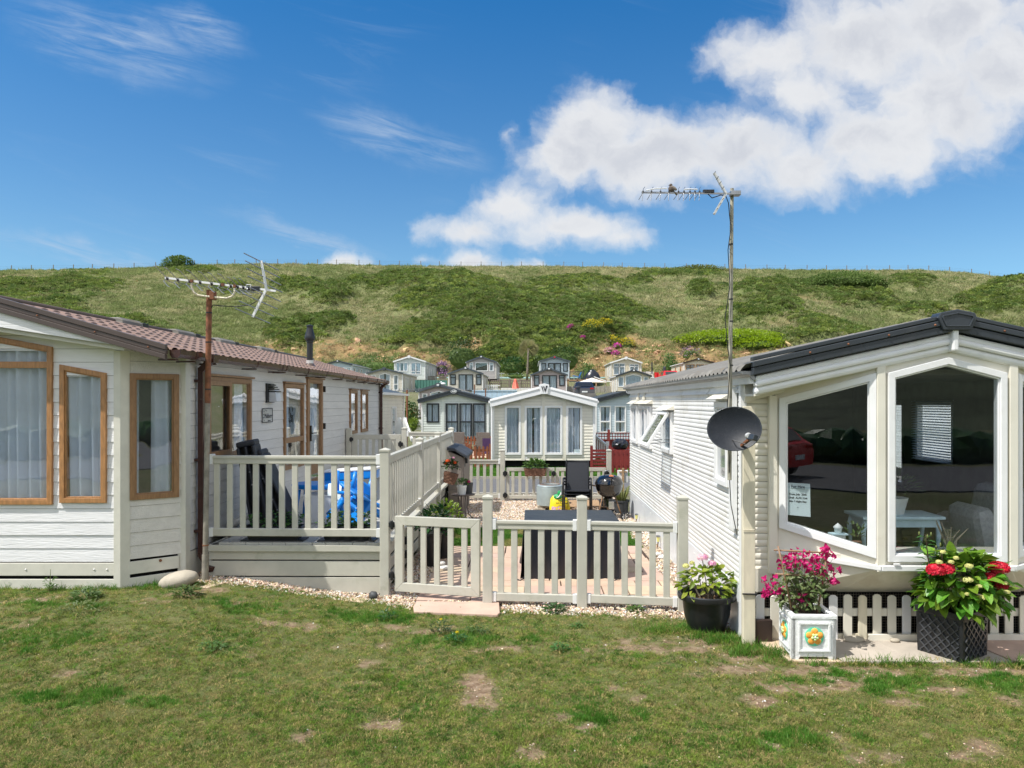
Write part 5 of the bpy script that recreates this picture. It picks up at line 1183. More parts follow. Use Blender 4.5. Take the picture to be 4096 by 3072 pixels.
# for hire notice stuck inside the left bay pane
d3 = Vector((pB[0] - pA[0], pB[1] - pA[1], 0)).normalized(); az = math.degrees(math.atan2(d3.y, d3.x)); n3 = Vector((d3.y, -d3.x, 0))
sg = thing('notice', 'white paper notice headed For Hire in the left bay window', 'sign', (2.45, 6.75, 1.3))
ct = Vector((*pA, 0)) + d3 * .195 + n3 * -.012; 
def sgp(a, z, o=0): return ct + d3 * a + n3 * o + Vector((0, 0, z))
MB().prism([sgp(-.112, 1.165), sgp(.108, 1.155), sgp(.104, 1.455), sgp(-.116, 1.46)], n3 * .0008).build('paper', 'paper', sg)
for s_, z, h in (('For Hire', 1.425, .034), ('From July  20th', 1.355, .024), ('Until  AUG 31st', 1.323, .024), ('Min 7 Night Stay', 1.29, .022), ('Tel :', 1.235, .010)):
    text(s_, sg, sgp(0, z, .002), h, 'ink', (90, 0, az), bold=.0006 if h > .02 else 0)
MB().prism([sgp(-.06, 1.405, .0015), sgp(.06, 1.405, .0015), sgp(.06, 1.408, .0015), sgp(-.06, 1.408, .0015)], n3 * .0005).build('underline', 'ink', sg)
# timber post at the corner
tpst = thing('timber_post', 'cream painted timber post tied to the corner of the white caravan', 'post', (1.98, 6.7, 0))
k = MB().box(1.925, 2.035, 6.68, 6.74, -.02, 2.16); k.build('post_board', 'stained', tpst, bevel=.005)
for z in (.47, 1.05, 1.95): k = MB(); k.tube([(1.915, 6.67, z), (2.045, 6.672, z - .004), (2.05, 6.75, z)], .004 if z > .5 else .008, 6); k.build('tie', 'stained' if z > .5 else 'black_plastic', tpst)
# aerial on its pole
def director(k, c, ax, L_, r_=.005, up=(0, 0, 1), style='x', s_=1.0):
    pass
AR = thing('aerial', 'TV aerial on a tall lichen-covered pole by the white caravan', 'aerial', (1.83, 6.66, 0))
top = P(732, 188.5, 6.66); bot = P(729.5, 480, 6.66)
MB().tube([bot, P(730.5, 340, 6.66), top], [.019, .0175, .016], 14).build('pole', 'lichen_pole', AR, smooth='auto')
for py in (245, 300, 322, 366): MB().lathe([(.0195, 0), (.0195, .012)], P(731, py, 6.66), 14).build('strap', 'cable', AR)
k = MB(); k.bar(P(641.5, 192.4, 6.60), P(739.5, 193.8, 6.60), .014); k.build('boom', 'steel', AR)
hb = P(726, 193.6, 6.6)
for e, nm in ((P(714.2, 172.8, 6.6), 1), (P(714.0, 214.2, 6.6), -1)):
    k = MB(); k.bar(hb, e, .018, .02); rf = k.build('reflector_arm', 'steel_light', AR)
    for i in range(4):
        c = hb.lerp(e, .27 + i * .235); k = MB(); dd = Vector((.045, .22, .045 * 1.1)); k.tube([c - dd * .85, c + dd * .85], .0035, 5); k.build('reflector_rod', 'steel', rf)
for i, px in enumerate((643, 651.5, 660.5, 669, 678.5, 684, 690, 695, 699.5)):
    c = P(px, 192.6, 6.60); k = MB(); k.blob(c + Vector((0, 0, .006)), (.010, .012, .016), 1); s_ = k.build('element_clip', 'black_plastic', AR)
    k = MB(); k.tube([c + Vector((-.015, -.05, -.085)), c + Vector((0, 0, 0)), c + Vector((.012, .06, .05)), c + Vector((.035, .12, .085))], .0028, 5); k.tube([c + Vector((.02, -.12, -.03)), c, c + Vector((-.02, .12, -.03))], .0028, 5); k.build('element', 'steel', s_)
k = MB(); k.tube([P(646, 190.5, 6.6), P(655, 188.6, 6.6), P(667, 188.4, 6.6)], .005, 6); k.tube([P(684, 189.5, 6.6), P(690, 189, 6.6), P(697.5, 189.4, 6.6)], .005, 6); k.build('dipole_loop', 'trim_white', AR)
MB().obox(P(708.5, 191.5, 6.6), (.10, .03, .03)).build('balun_box', 'black_plastic', AR, bevel=.004)
MB().obox(P(735, 193.6, 6.62), (.09, .07, .04)).build('mast_clamp', 'steel', AR, bevel=.004)
k = MB(); k.tube([P(708, 194, 6.6), P(712, 198, 6.6), P(721, 195, 6.62), P(726, 196.5, 6.62), P(728.5, 203, 6.64), P(729.5, 215, 6.64), P(731, 228, 6.64), P(728, 250, 6.63), P(730, 285, 6.63), P(725, 318, 6.62), P(727.5, 345, 6.62), P(730, 365, 6.64), P(728.5, 390, 6.63), P(727, 410, 6.63), P(728.5, 440, 6.63), P(729, 470, 6.64), P(731, 505, 6.72), P(737, 535, 6.80)], .0045, 6); k.build('cable', 'cable', AR, smooth=True)
bd = thing('bird', 'small brown bird perched on the right-hand aerial boom', 'bird', P(671, 192, 6.6))
c = P(671.3, 189.2, 6.6); k = MB(); k.blob(c, (.028, .024, .032), 2, m=rotm(0, -20, 0)); k.blob(c + Vector((-.004, 0, .036)), (.015, .014, .014), 2); k.tube([c + Vector((-.017, 0, .036)), c + Vector((-.028, 0, .034))], [.004, .001], 5); k.tube([c + Vector((-.008, 0, -.02)), c + Vector((-.008, 0, -.038))], .002, 4); k.tube([c + Vector((.006, 0, -.02)), c + Vector((.004, 0, -.038))], .002, 4); k.build('body', 'bird', bd, smooth=True)
k = MB(); k.blob(c + Vector((.02, -.012, .006)), (.034, .008, .016), 2, m=rotm(0, 35, 0)); k.prism([c + Vector((.02, -.01, -.012)), c + Vector((.055, -.01, -.048)), c + Vector((.045, -.01, -.052)), c + Vector((.012, -.01, -.02))], (0, .02, 0)); k.build('wing', 'bird_wing', bd, smooth=True)
# satellite dish
DS = thing('satellite_dish', 'dark grey oval satellite dish clamped to the pole', 'satellite dish', P(734, 429, 6.45))
c = P(734.3, 429.2, 6.42); m_ = Euler((R(90 - 14), 0, R(-18))).to_matrix(); k = MB(); n_ = 44; prof = []
for i in range(9): r_ = i / 8; prof.append((r_, .055 * r_ * r_ - .03))
for i in range(7, -1, -1): r_ = i / 8; prof.append((r_ * 1.0, .055 * r_ * r_ - .036))
m2 = m_ @ Matrix.Diagonal((.226, .192, 1.0)); 
b = len(k.v); k.lathe([(max(a, .001), z) for a, z in prof], c, n_, m2)
m, t = nodemat('dish_mesh'); tcn = t.n('ShaderNodeTexCoord').outputs['Object']
vo = t.n('ShaderNodeTexVoronoi', ins={'Vector': tcn, 'Scale': 150.0}).outputs['Distance']; bs_ = t.n('ShaderNodeBsdfPrincipled', ins={'Base Color': (.012, .015, .021, 1), 'Roughness': .5, 'Specular IOR Level': .35}).outputs[0]
t.n('ShaderNodeOutputMaterial', ins={0: t.n('ShaderNodeMixShader', ins={0: t.math('MULTIPLY', t.math('LESS_THAN', vo, .30), .55), 1: bs_, 2: t.n('ShaderNodeBsdfTransparent').outputs[0]}).outputs[0]})
k.build('reflector', 'dish_mesh', DS, smooth='auto')
k = MB(); k.tube([c + m2 @ Vector((math.cos(a) * 1.0, math.sin(a) * 1.0, .022)) for a in [i * 6.2832 / 48 for i in range(49)]], .005, 6, False); k.build('rim', 'fascia_black', DS, smooth=True)
ln = P(751, 431, 6.12); ln = P(752.5, 437.5, 6.2)
k = MB(); k.bar(P(738, 448.5, 6.44), ln + Vector((-.03, .02, -.02)), .018, .022); k.build('arm', 'rust_pole', DS, bevel=.002)
k = MB(); k.obox(ln, (.05, .09, .05), rotm(0, 20, 20)); k.build('lnb', 'fascia_black', DS, bevel=.006); MB().lathe([(.024, 0), (.028, .02), (.02, .04)], ln + Vector((-.025, .055, .012)), 14, rotm(90, 0, 0)).build('feed_horn', 'steel_light', DS, smooth='auto')
k = MB(); k.obox(P(735, 421, 6.50), (.12, .03, .14)); k.bar(P(733, 421, 6.5), P(731, 421, 6.66), .05, .05); k.build('bracket', 'black_plastic', DS, bevel=.004)
k = MB(); k.tube([ln + Vector((0, .03, -.02)), ln + Vector((-.04, .06, -.06)), ln + Vector((-.12, .15, -.03)), P(731, 441, 6.6)], .004, 6); k.build('lead', 'cable', DS)
# the other aerial on the rusty pole, left
AL = thing('aerial', 'TV aerial with white boom on a rusty pole by the deck corner', 'aerial', (-3.62, 8.25, .19))
b0, t0 = P(205.0, 584, 8.25), P(209.3, 290, 8.25)
MB().tube([b0, b0.lerp(t0, .1)], .036, 14).build('base_sleeve', 'pipe_grey', AL, smooth='auto')
MB().tube([b0.lerp(t0, .09), b0.lerp(t0, .5), b0.lerp(t0, .62)], .029, 14).build('lower_pole', 'pipe_grey', AL, smooth='auto')
MB().tube([b0.lerp(t0, .615), t0], .0305, 14).build('pole', 'rust_pole', AL, smooth='auto')
for f_ in (.13, .66, .82, .92): p = b0.lerp(t0, f_); MB().lathe([(.033, 0), (.033, .015)], p, 14).build('strap', 'cable' if f_ > .3 else 'rust_pole', AL)
k = MB(); k.bar(P(165, 277.8, 8.19), P(275.8, 291, 8.19), .017, .022); k.build('boom', 'trim_white', AL)
k = MB(); k.tube([P(192, 281, 8.19), P(191.3, 286, 8.19), P(193.5, 292, 8.19), P(198, 295.2, 8.19), P(206, 296.3, 8.20), P(217, 297.5, 8.20), P(227, 298.2, 8.19), P(232, 296.5, 8.19), P(234.5, 292.5, 8.19), P(234.8, 288, 8.19)], .011, 7); k.build('support_bracket', 'stained', AL, smooth=True)
MB().obox(P(213, 295.5, 8.22), (.05, .08, .09)).build('clamp', 'rust_pole', AL, bevel=.004)
for px in (192, 235, 223): MB().obox(P(px, 281 + (px - 192) * .12, 8.18), (.03, .04, .03)).build('bolt_plate', 'rust_pole', AL)
hb = P(266.3, 289.2, 8.19)
for e in (P(261.3, 260.8, 8.19), P(252.6, 317, 8.19)):
    k = MB(); k.bar(hb, e, .022, .024); rf = k.build('reflector_arm', 'trim_white', AL)
    for i in range(4):
        c = hb.lerp(e, .17 + i * .265); k = MB(); dd = Vector((.135, .16, -.065)); k.tube([c - dd, c + dd], .006, 5); k.build('reflector_rod', 'steel', rf)
for i, px in enumerate((167.5, 178, 189.8, 200.3, 211.8, 221.3, 231, 237.8, 243.5, 249)):
    c = P(px, 278.2 + (px - 165) * .119, 8.19); k = MB(); k.lathe([(.008, -.012), (.02, -.010), (.02, .010), (.008, .012)], c, 10, rotm(0, 90, 7)); s_ = k.build('element_clip', 'black_plastic', AL, smooth='auto')
    k = MB(); q_ = 1 if i < 7 else .8
    for sx_, sz_, sy_ in ((-1, 1, -1), (1, -1, -1), (-1, .2, 1), (1.1, -.5, 1)): k.tube([c, c + Vector((-.02 * abs(sx_), .05 * sy_, .035 * sz_)), c + Vector((-.06 * (1 if sz_ > 0 else -1), .12 * sy_, .10 * sz_)) * q_, c + Vector((-.09 * (1 if sz_ > 0 else -1), .14 * sy_, .115 * sz_)) * q_], .0045, 5)
    k.build('element', 'steel', s_)
MB().obox(P(255.8, 288.5, 8.19), (.09, .035, .05)).build('balun_box', 'black_plastic', AL, bevel=.005)
k = MB(); k.tube([P(246, 287, 8.18), P(247, 284.5, 8.18), P(251, 285, 8.18), P(250.5, 288, 8.18), P(247, 289, 8.18)], .006, 6); k.build('dipole_loop', 'trim_white', AL)
k = MB(); k.tube([P(261, 290, 8.19), P(261.5, 295, 8.19), P(257, 301, 8.19), P(250, 305, 8.20), P(236, 306.5, 8.21), P(222, 306, 8.22), P(213, 305, 8.24), P(209, 312, 8.25), P(208.8, 345, 8.27), P(206, 356, 8.4), P(202, 360, 8.5)], .0055, 6); k.build('cable', 'cable', AL, smooth=True)
# ------------------------------------------------------------------ plants
def foliage(c, r, n, L, W, low=.0, seed=None, out=.9):
    k = MB(); c = Vector(c)
    for _ in range(n):
        a = random.uniform(0, 6.283); zz = random.uniform(low, 1); e = math.acos(max(-1, min(1, zz))); d = Vector((math.cos(a) * math.sin(e), math.sin(a) * math.sin(e), math.cos(e)))
        q = random.uniform(.35, 1) ** .5; p = c + Vector((d.x * r[0], d.y * r[1], d.z * r[2])) * q
        dd = (d * out + Vector((random.gauss(0, .45), random.gauss(0, .45), random.gauss(.05, .35)))).normalized(); l = L * random.uniform(.65, 1.2)
        k.leaf(p, dd, (0, 0, 1), l, W * l / L, .25, random.uniform(0, .9))
    return k
def leaf_parts(par, c, r, n, L, W, m_, low=-.1, name='leaf', droop=(.2, .9)):
    base = []
    for i in range(4): k = MB(); k.leaf((0, 0, 0), (0, 1, 0), (0, 0, 1), 1, W / L, .22, .25 + .22 * i); base.append(k.mesh(name, m_))
    c = Vector(c); inv = wmx(par).inverted()
    for i in range(n):
        a = random.uniform(0, 6.283); zz = random.uniform(low, 1); e = math.acos(max(-1, min(1, zz))); d = Vector((math.cos(a) * math.sin(e), math.sin(a) * math.sin(e), math.cos(e)))
        q = random.uniform(.3, 1) ** .45; p = c + Vector((d.x * r[0], d.y * r[1], d.z * r[2])) * q
        dd = (Vector((d.x, d.y, d.z * .5)) + Vector((random.gauss(0, .35), random.gauss(0, .35), random.gauss(-.1, .3)))).normalized()
        z_ = Vector((random.gauss(0, .35), random.gauss(0, .35), 1)); x_ = dd.cross(z_).normalized(); z_ = x_.cross(dd)
        l = L * random.uniform(.6, 1.15); mt = Matrix((x_, dd, z_)).transposed().to_4x4(); mt = Matrix.Translation(p) @ mt @ Matrix.Diagonal((l, l, l, 1))
        leafpiece(base[i % 4], name, par, inv @ mt)
def head(par, c, r, m_, n=90, fl=.018, squash=.6, name='flower_head'):
    k = MB(); c = Vector(c)
    for i in range(n):
        a = i * 2.39996; zz = 1 - 1.35 * (i + .5) / n; s_ = math.sqrt(max(0, 1 - zz * zz)); d = Vector((math.cos(a) * s_, math.sin(a) * s_, zz)); p = c + Vector((d.x * r, d.y * r, d.z * r * squash)) * random.uniform(.86, 1.06)
        x_ = d.orthogonal().normalized(); x_ = Matrix.Rotation(random.random() * 6, 3, d) @ x_; y_ = d.cross(x_); f_ = fl * random.uniform(.7, 1.2)
        for s1, s2 in ((1, 0), (0, 1), (-1, 0), (0, -1)):
            t_ = x_ * s1 + y_ * s2; b_ = x_ * -s2 + y_ * s1; k.add([p, p + (t_ + b_ * .6) * f_ + d * f_ * .25, p + t_ * f_ * 1.5 + d * f_ * .1, p + (t_ - b_ * .6) * f_ + d * f_ * .25], [(0, 1, 2, 3)])
    return k.build(name, m_, par, fixn=False)
# bougainvillea in the white tudor-rose planter
c = G(812, 660.6); PX, PY = 2.40, 6.42
wp = thing('square_planter', 'white cast square planter with painted orange rose on its side', 'planter', (PX, PY, 0), R(-2))
k = MB(); W_ = .185; hh = .40
m2 = wmx(wp)
def wpb(name, fn, mt, **k_): q = MB(); fn(q); return q.build(name, mt, wp, local=True, **k_)
def side(q, a):
    m_ = Matrix.Rotation(a, 3, 'Z'); o_ = [(-W_, 0.0), (-W_ + .045, 0.0), (-W_ + .07, .05), (W_ - .07, .05), (W_ - .045, .0), (W_, .0), (W_, hh), (-W_, hh)]
    q.prism([m_ @ Vector((x, -W_, z)) for x, z in o_], m_ @ Vector((0, .035, 0)))
wpb('side_panels', lambda q: [side(q, i * math.pi / 2) for i in range(4)], 'planter_white', bevel=.006)
for i in range(4):
    m_ = Matrix.Rotation(i * math.pi / 2, 3, 'Z'); f3 = lambda x, z, y=0: m_ @ Vector((x, -W_ - y, z))
    wpb('panel_moulding', lambda q: q.ring([f3(x, z) for x, z in ((-.135, .095), (.135, .095), (.135, .345), (-.135, .345))], [f3(x, z) for x, z in ((-.115, .115), (.115, .115), (.115, .325), (-.115, .325))], m_ @ Vector((0, -.014, 0))), 'planter_white', bevel=.004)
    if i in (0, 3):
        rm = m_ @ Euler((R(90), 0, 0)).to_matrix()
        rs_ = wpb('rose', lambda q: q.lathe([(.078, 0), (.080, .008), (.06, .014)], f3(0, .225), 5 * 6, rm), 'petal_green', smooth='auto')
        q = MB()
        for j in range(5): a = j * 1.2566 + .31; q.blob(f3(.042 * math.cos(a), .225 + .042 * math.sin(a), .010), (.033 if i == 0 else .012, .012 if i == 0 else .033, .032), 2)
        q.build('petals', 'petal_orange', rs_, local=True, smooth=True)
        q = MB()
        for j in range(5): a = j * 1.2566 + .94; q.blob(f3(.02 * math.cos(a), .225 + .02 * math.sin(a), .022), .014, 1)
        q.build('inner_petals', 'petal_lime', rs_, local=True, smooth=True); MB().blob(f3(0, .225, .026), .012, 1).build('centre', 'badge_white', rs_, local=True, smooth=True)
wpb('rim', lambda q: q.ring([(-W_ - .006, -W_ - .006, hh - .03), (W_ + .006, -W_ - .006, hh - .03), (W_ + .006, W_ + .006, hh - .03), (-W_ - .006, W_ + .006, hh - .03)], [(-W_ + .04, -W_ + .04, hh - .03), (W_ - .04, -W_ + .04, hh - .03), (W_ - .04, W_ - .04, hh - .03), (-W_ + .04, W_ - .04, hh - .03)], (0, 0, .034)), 'planter_white', bevel=.006)
wpb('soil', lambda q: q.box(-W_ + .03, W_ - .03, -W_ + .03, W_ - .03, hh - .12, hh - .03), 'soil')
bg_ = thing('bougainvillea', 'magenta bougainvillea tied to bamboo canes in the white planter', 'plant', (PX, PY, .38))
for a, b_ in (((792, 613), (778, 546)), ((817, 613), (828, 549)), ((774, 550), (829, 553)), ((775, 574), (815, 576))):
    k = MB(); p, q = P(a[0], a[1], 6.40), P(b_[0], b_[1], 6.38); k.tube([p, p.lerp(q, .5) + Vector((.004, 0, 0)), q], .008, 6); k.build('bamboo_cane', 'bamboo', bg_, smooth=True)
SPR = [(788, 556, 5, 5), (784, 563, 8, 5), (798, 553, 7, 6), (803, 560, 6, 5), (805, 566, 8, 6), (791, 568, 6, 5), (787, 562, 6, 6), (812, 568, 5, 5), (818, 557, 7, 6), (822, 549, 4, 5), (825, 556, 5, 5), (826, 548, 4, 3), (818, 567, 7, 6), (826, 566, 6, 6), (832, 560, 5, 6), (830, 575, 6, 6), (834, 581, 3, 3), (768, 583, 6, 4), (774, 589, 6, 5), (767, 592, 5, 4), (780, 590, 3, 4), (776, 580, 3, 4), (800, 596, 4, 3), (806, 600, 5, 3), (796, 562, 4, 4), (817, 577, 6, 5), (838, 571, 4, 3), (765, 596, 4, 3), (813, 560, 4, 4), (829, 552, 5, 4)]
k = MB()
for cx, cy, rx, ry in SPR:
    for _ in range(7):
        p = P(random.gauss(cx, rx * .55), random.gauss(cy, ry * .55), random.gauss(6.40, .05)); s_ = random.uniform(.014, .026)
        d = Vector((random.gauss(0, 1), random.gauss(-.5, .8), random.gauss(.2, .8))).normalized()
        for j in range(3):
            dd = (Matrix.Rotation(j * 2.09, 3, d) @ (d.orthogonal().normalized() + d * .7)).normalized(); k.leaf(p, dd, d, s_ * 1.5, s_ * 1.25, .3, .2)
k.build('bracts', 'bract', bg_, kind='stuff')
k = MB()
for cx, cy, rx, ry, n in ((800, 590, 16, 14, 130), (790, 573, 9, 12, 46), (818, 585, 12, 14, 80), (808, 603, 14, 8, 60), (786, 600, 9, 8, 30), (820, 570, 9, 12, 30), (778, 588, 8, 5, 18), (798, 578, 14, 8, 40)):
    for _ in range(n):
        p = P(random.gauss(cx, rx * .5), random.gauss(cy, ry * .5), random.gauss(6.42, .06)); d = Vector((random.gauss(0, 1), random.gauss(-.4, .8), random.gauss(-.25, .5))).normalized(); k.leaf(p, d, (random.gauss(0, .4), -.4, 1), random.uniform(.035, .065), random.uniform(.022, .038), .3, .8)
k.build('foliage', 'leaf_boug', bg_, kind='stuff')
k = MB(); o_ = P(803, 611, 6.42)
for cx, cy, *_ in SPR: e = P(cx, cy, 6.42); k.tube([o_, o_.lerp(e, .4) + Vector((random.gauss(0, .02), 0, .03)), e], [.006, .004, .0015], 5)
k.build('stems', 'twig', bg_)
# black lattice planter with hydrangea
LC = (3.66, 6.42); LR = R(-31); LWd = .205; LH = .43
lp = thing('lattice_planter', 'large black square planter embossed with a diamond lattice', 'planter', (*LC, 0), R(32))
q = MB(); q.lathe([(LWd * 1.30, 0), (LWd * 1.34, .02), (LWd * 1.40, LH - .05), (LWd * 1.45, LH - .045), (LWd * 1.45, LH), (LWd * 1.3, LH), (LWd * 1.28, LH - .06)], n=4, m=Matrix.Rotation(R(45), 3, 'Z')); q.build('body', 'black_plastic', lp, local=True, bevel=.008)
for i in range(4):
    m_ = Matrix.Rotation(i * math.pi / 2, 3, 'Z'); q = MB(); hw = .165
    for s_ in (1, -1):
        for j in range(-5, 9):
            pts = []
            for t_ in (0, 1):
                x0, z0 = (-hw, .05 + j * .075) if not t_ else (hw, .05 + j * .075 + s_ * 2 * hw)
                pts.append((x0, z0))
            (xa, za), (xb, zb) = pts
            def clipz(xa, za, xb, zb, lim):
                out = []
                for (x, z), (x2, z2) in (((xa, za), (xb, zb)), ((xb, zb), (xa, za))):
                    if z < lim[0]: t2 = (lim[0] - z) / (z2 - z) if z2 != z else 2; x, z = x + (x2 - x) * t2, lim[0]
                    elif z > lim[1]: t2 = (lim[1] - z) / (z2 - z) if z2 != z else 2; x, z = x + (x2 - x) * t2, lim[1]
                    out.append((x, z))
                return out
            if max(za, zb) <= .04 or min(za, zb) >= LH - .07: continue
            (xa, za), (xb, zb) = clipz(xa, za, xb, zb, (.04, LH - .07))
            yy = lambda z: -(LWd * 1.34 + (LWd * .06) * z / LH) * .7071 - .004
            q.bar(m_ @ Vector((xa, yy(za), za)), m_ @ Vector((xb, yy(zb), zb)),   .009, .014, up=m_ @ Vector((0, 1, 0)))
    q.build('lattice', 'lattice_sheen', lp, local=True)
q = MB(); q.lathe([(.01, 0), (.25, 0), (.25, .01)], (0, 0, LH - .07), 4, Matrix.Rotation(R(45), 3, 'Z')); q.build('soil', 'soil', lp, local=True)
hy = thing('hydrangea', 'big leafy hydrangea with three crimson flower heads in the black planter', 'plant', (*LC, LH))
leaf_parts(hy, (3.72, 6.36, .61), (.36, .27, .33), 298, .14, .088, 'leaf_hyd', low=-.6)
foliage((3.72, 6.38, .60), (.30, .22, .27), 300, .12, .07, -.5).build('inner_foliage', 'leaf_hyd', hy, kind='stuff')
for (px, py, r_) in ((936, 570, .070), (947, 569, .055), (999, 568, .075), (993, 577, .05), (1001, 585, .05)): head(hy, P(px, py, 6.12 if px < 960 else 6.2), r_, 'flower_red', 110)
for (px, py, r_) in ((967.5, 580, .042), (980, 586, .022), (985, 597.5, .036), (967, 594, .014), (939, 562, .025), (951, 562, .022), (969, 566, .03), (1007, 592, .022), (1005, 583, .02), (956, 558, .02), (943, 552, .02)): head(hy, P(px, py, 6.08), r_, 'flower_cream', 60, .007, .55, 'flower_bud')
k = MB()
for i in range(10): a = random.uniform(0, 6.28); k.tube([(3.68, 6.4, .36), (3.68 + .12 * math.cos(a), 6.4 + .1 * math.sin(a), .55), (3.68 + .25 * math.cos(a), 6.4 + .2 * math.sin(a), .75)], .006, 5)
k.build('stems', 'stem_green', hy)
ly = thing('lily', 'tall lily stems with buds rising from the left of the lattice planter', 'plant', (3.48, 6.4, LH))
for a, b_, n in (((930, 596), (925.5, 535), 26), ((944, 590), (941, 549), 14)):
    p, q_ = P(*a, 6.3), P(*b_, 6.28); k = MB(); k.tube([p, p.lerp(q_, .5) + Vector((.01, 0, 0)), q_], [.007, .006, .003], 6); k.build('stem', 'twig', ly)
    k = MB()
    for i in range(n): f_ = .1 + .9 * i / n; t_ = i * 2.4; d = Vector((math.cos(t_), math.sin(t_) * .6 - .2, .35)); k.leaf(p.lerp(q_, f_), d, (0, 0, 1), random.uniform(.08, .12), .026, .2, .7)
    k.build('leaves', 'leaf_dark', ly)
    k = MB()
    for i in range(4): c = q_ + Vector((random.gauss(0, .03), random.gauss(0, .02), random.uniform(-.06, .04))); k.blob(c, (.008, .008, .022), 1)
    k.build('buds', 'stem_green', ly, smooth=True)
# round black pot with pink hydrangea
pc = Vector((1.70, 7.12, 0)); bp = thing('round_pot', 'large round matt black pot at the corner of the white caravan', 'pot', pc)
MB().lathe([(.155, 0), (.17, .02), (.215, .16), (.228, .28), (.245, .31), (.27, .315), (.278, .335), (.275, .365), (.262, .375), (.245, .368), (.235, .33), (.22, .29)], pc, 48).build('body', 'black_plastic', bp, smooth='auto')
MB().lathe([(.01, 0), (.225, 0), (.225, .01)], pc + Vector((0, 0, .29)), 24).build('soil', 'soil', bp)
k = MB()
for _ in range(60): a = random.uniform(0, 6.28); r_ = random.uniform(0, .19); d = Vector((random.gauss(0, 1), random.gauss(0, 1), .4)).normalized(); k.leaf(pc + Vector((r_ * math.cos(a), r_ * math.sin(a), .305)), d, (0, 0, 1), .05, .03, .5, 1)
k.build('dead_leaves', 'leg_rust', bp)
ph = thing('hydrangea', 'small yellowish hydrangea with two pink heads in the round pot', 'plant', pc + Vector((0, 0, .3)))
leaf_parts(ph, pc + Vector((0, 0, .43)), (.27, .21, .18), 210, .095, .055, 'leaf_lime', low=-.25)
for px, py, r_, m_ in ((702.5, 557.5, .052, 'flower_pink'), (712, 563.5, .038, 'flower_pink'), (686, 566, .03, 'flower_cream'), (691, 571, .02, 'flower_cream'), (692, 563, .02, 'flower_cream')): head(ph, P(px, py, 7.1), r_, m_, 70, .010, .6)
k = MB()
for i in range(9): a = random.uniform(0, 6.28); k.tube([pc + Vector((.05 * math.cos(a), .05 * math.sin(a), .29)), pc + Vector((.16 * math.cos(a), .13 * math.sin(a), .5))], .005, 5)
k.tube([pc + Vector((.02, 0, .3)), P(702.5, 560, 7.12)], .005, 5); k.build('stems', 'trunk', ph)

# boulder, timber offcut, dark stone at the post
tag(MB().blob((-3.80, 8.0, .275), (.205, .14, .095), 3, .035, rotm(0, -12, 10)).build('boulder', 'boulder', smooth=True), 'large smooth pale boulder at the foot of the rusty pole', 'boulder')
tag(MB().prism([(-3.62, 7.98, .17), (-3.46, 7.95, .17), (-3.36, 8.2, .17), (-3.54, 8.24, .17)], (0, 0, .035)).build('timber_offcut', 'slab_buff', bevel=.004), 'flat buff slab offcut lying beside the boulder', 'slab')
tag(MB().blob((-1.74, 8.22, .05), (.05, .045, .05), 2, .14).build('stone', 'boulder' if 0 else 'grey_pot', smooth=True), 'grey holed stone at the foot of the deck corner post', 'stone')
tag(MB().blob((-4.35, 8.8, .045), (.05, .07, .03), 2).build('stone', 'concrete'), 'flat grey stone under the downpipe outlet', 'stone') if 0 else None
tag(MB().prism([(-2.3, 8.14, .005), (-1.82, 8.06, -.01), (-1.78, 8.2, -.01), (-2.26, 8.3, .005)], (0, 0, .03)).build('slab', 'slab_buff', bevel=.005), 'small buff slab half buried beside the deck corner post', 'slab')

# covered furniture
cv = thing('covered_furniture', 'garden furniture set under a glossy black fitted cover', 'furniture cover', (.52, 9.5, 0))
k = MB(); x0, x1, y0, y1, zt_ = -.07, 1.10, 9.10, 10.05, .74; NX = 56; rows = []
def cvp(s_, z, f=0):
    Lx, Ly = x1 - x0, y1 - y0; t_ = s_ * 2 * (Lx + Ly)
    if t_ < Lx: p = Vector((x0 + t_, y0, 0)); n_ = Vector((0, -1, 0)); e = min(t_, Lx - t_)
    elif t_ < Lx + Ly: p = Vector((x1, y0 + t_ - Lx, 0)); n_ = Vector((1, 0, 0)); e = min(t_ - Lx, Lx + Ly - t_)
    elif t_ < 2 * Lx + Ly: p = Vector((x1 - (t_ - Lx - Ly), y1, 0)); n_ = Vector((0, 1, 0)); e = min(t_ - Lx - Ly, 2 * Lx + Ly - t_)
    else: p = Vector((x0, y1 - (t_ - 2 * Lx - Ly), 0)); n_ = Vector((-1, 0, 0)); e = min(t_ - 2 * Lx - Ly, 2 * (Lx + Ly) - t_)
    h = 1 - z / zt_; fl_ = .02 * h + .05 * h * h * (1 - min(1, e / .15)) + .05 * h * (float(fbm(s_ * 44, z * 1.6 + 3, 3, 2)) - .5) * 2.2 + .014 * math.sin(s_ * 95 + z * 4) * h
    return (p.x + n_.x * fl_, p.y + n_.y * fl_, z + (.0 if z > .05 else .018 * (float(fbm(s_ * 20, 1, 2)) - .3)))
for z in (.02, .12, .25, .38, .5, .62, .70, .735): rows.append([cvp(i / 200 - (1e-6 if i == 200 else 0), z) for i in range(201)])
k.sheet(rows); rows = [[(x0 + (x1 - x0) * i / 14, y0 + (y1 - y0) * j / 10, .735 + .008 * float(fbm(i * .4, j * .4, 2)) * (0 < i < 14) * (0 < j < 10)) for i in range(15)] for j in range(11)]
k.sheet(rows); k.build('cover', 'cover_black', cv, smooth='auto', fixn=False)
k = MB()
for e in ((x0 + .01, y0), (x1 - .01, y0)): k.tube([(e[0], e[1] - .06, .05), (e[0] - .06, e[1] - .10, .03), (e[0] - .10, e[1] - .06, .035)], .008, 5)
k.build('tie_strap', 'black_plastic', cv)

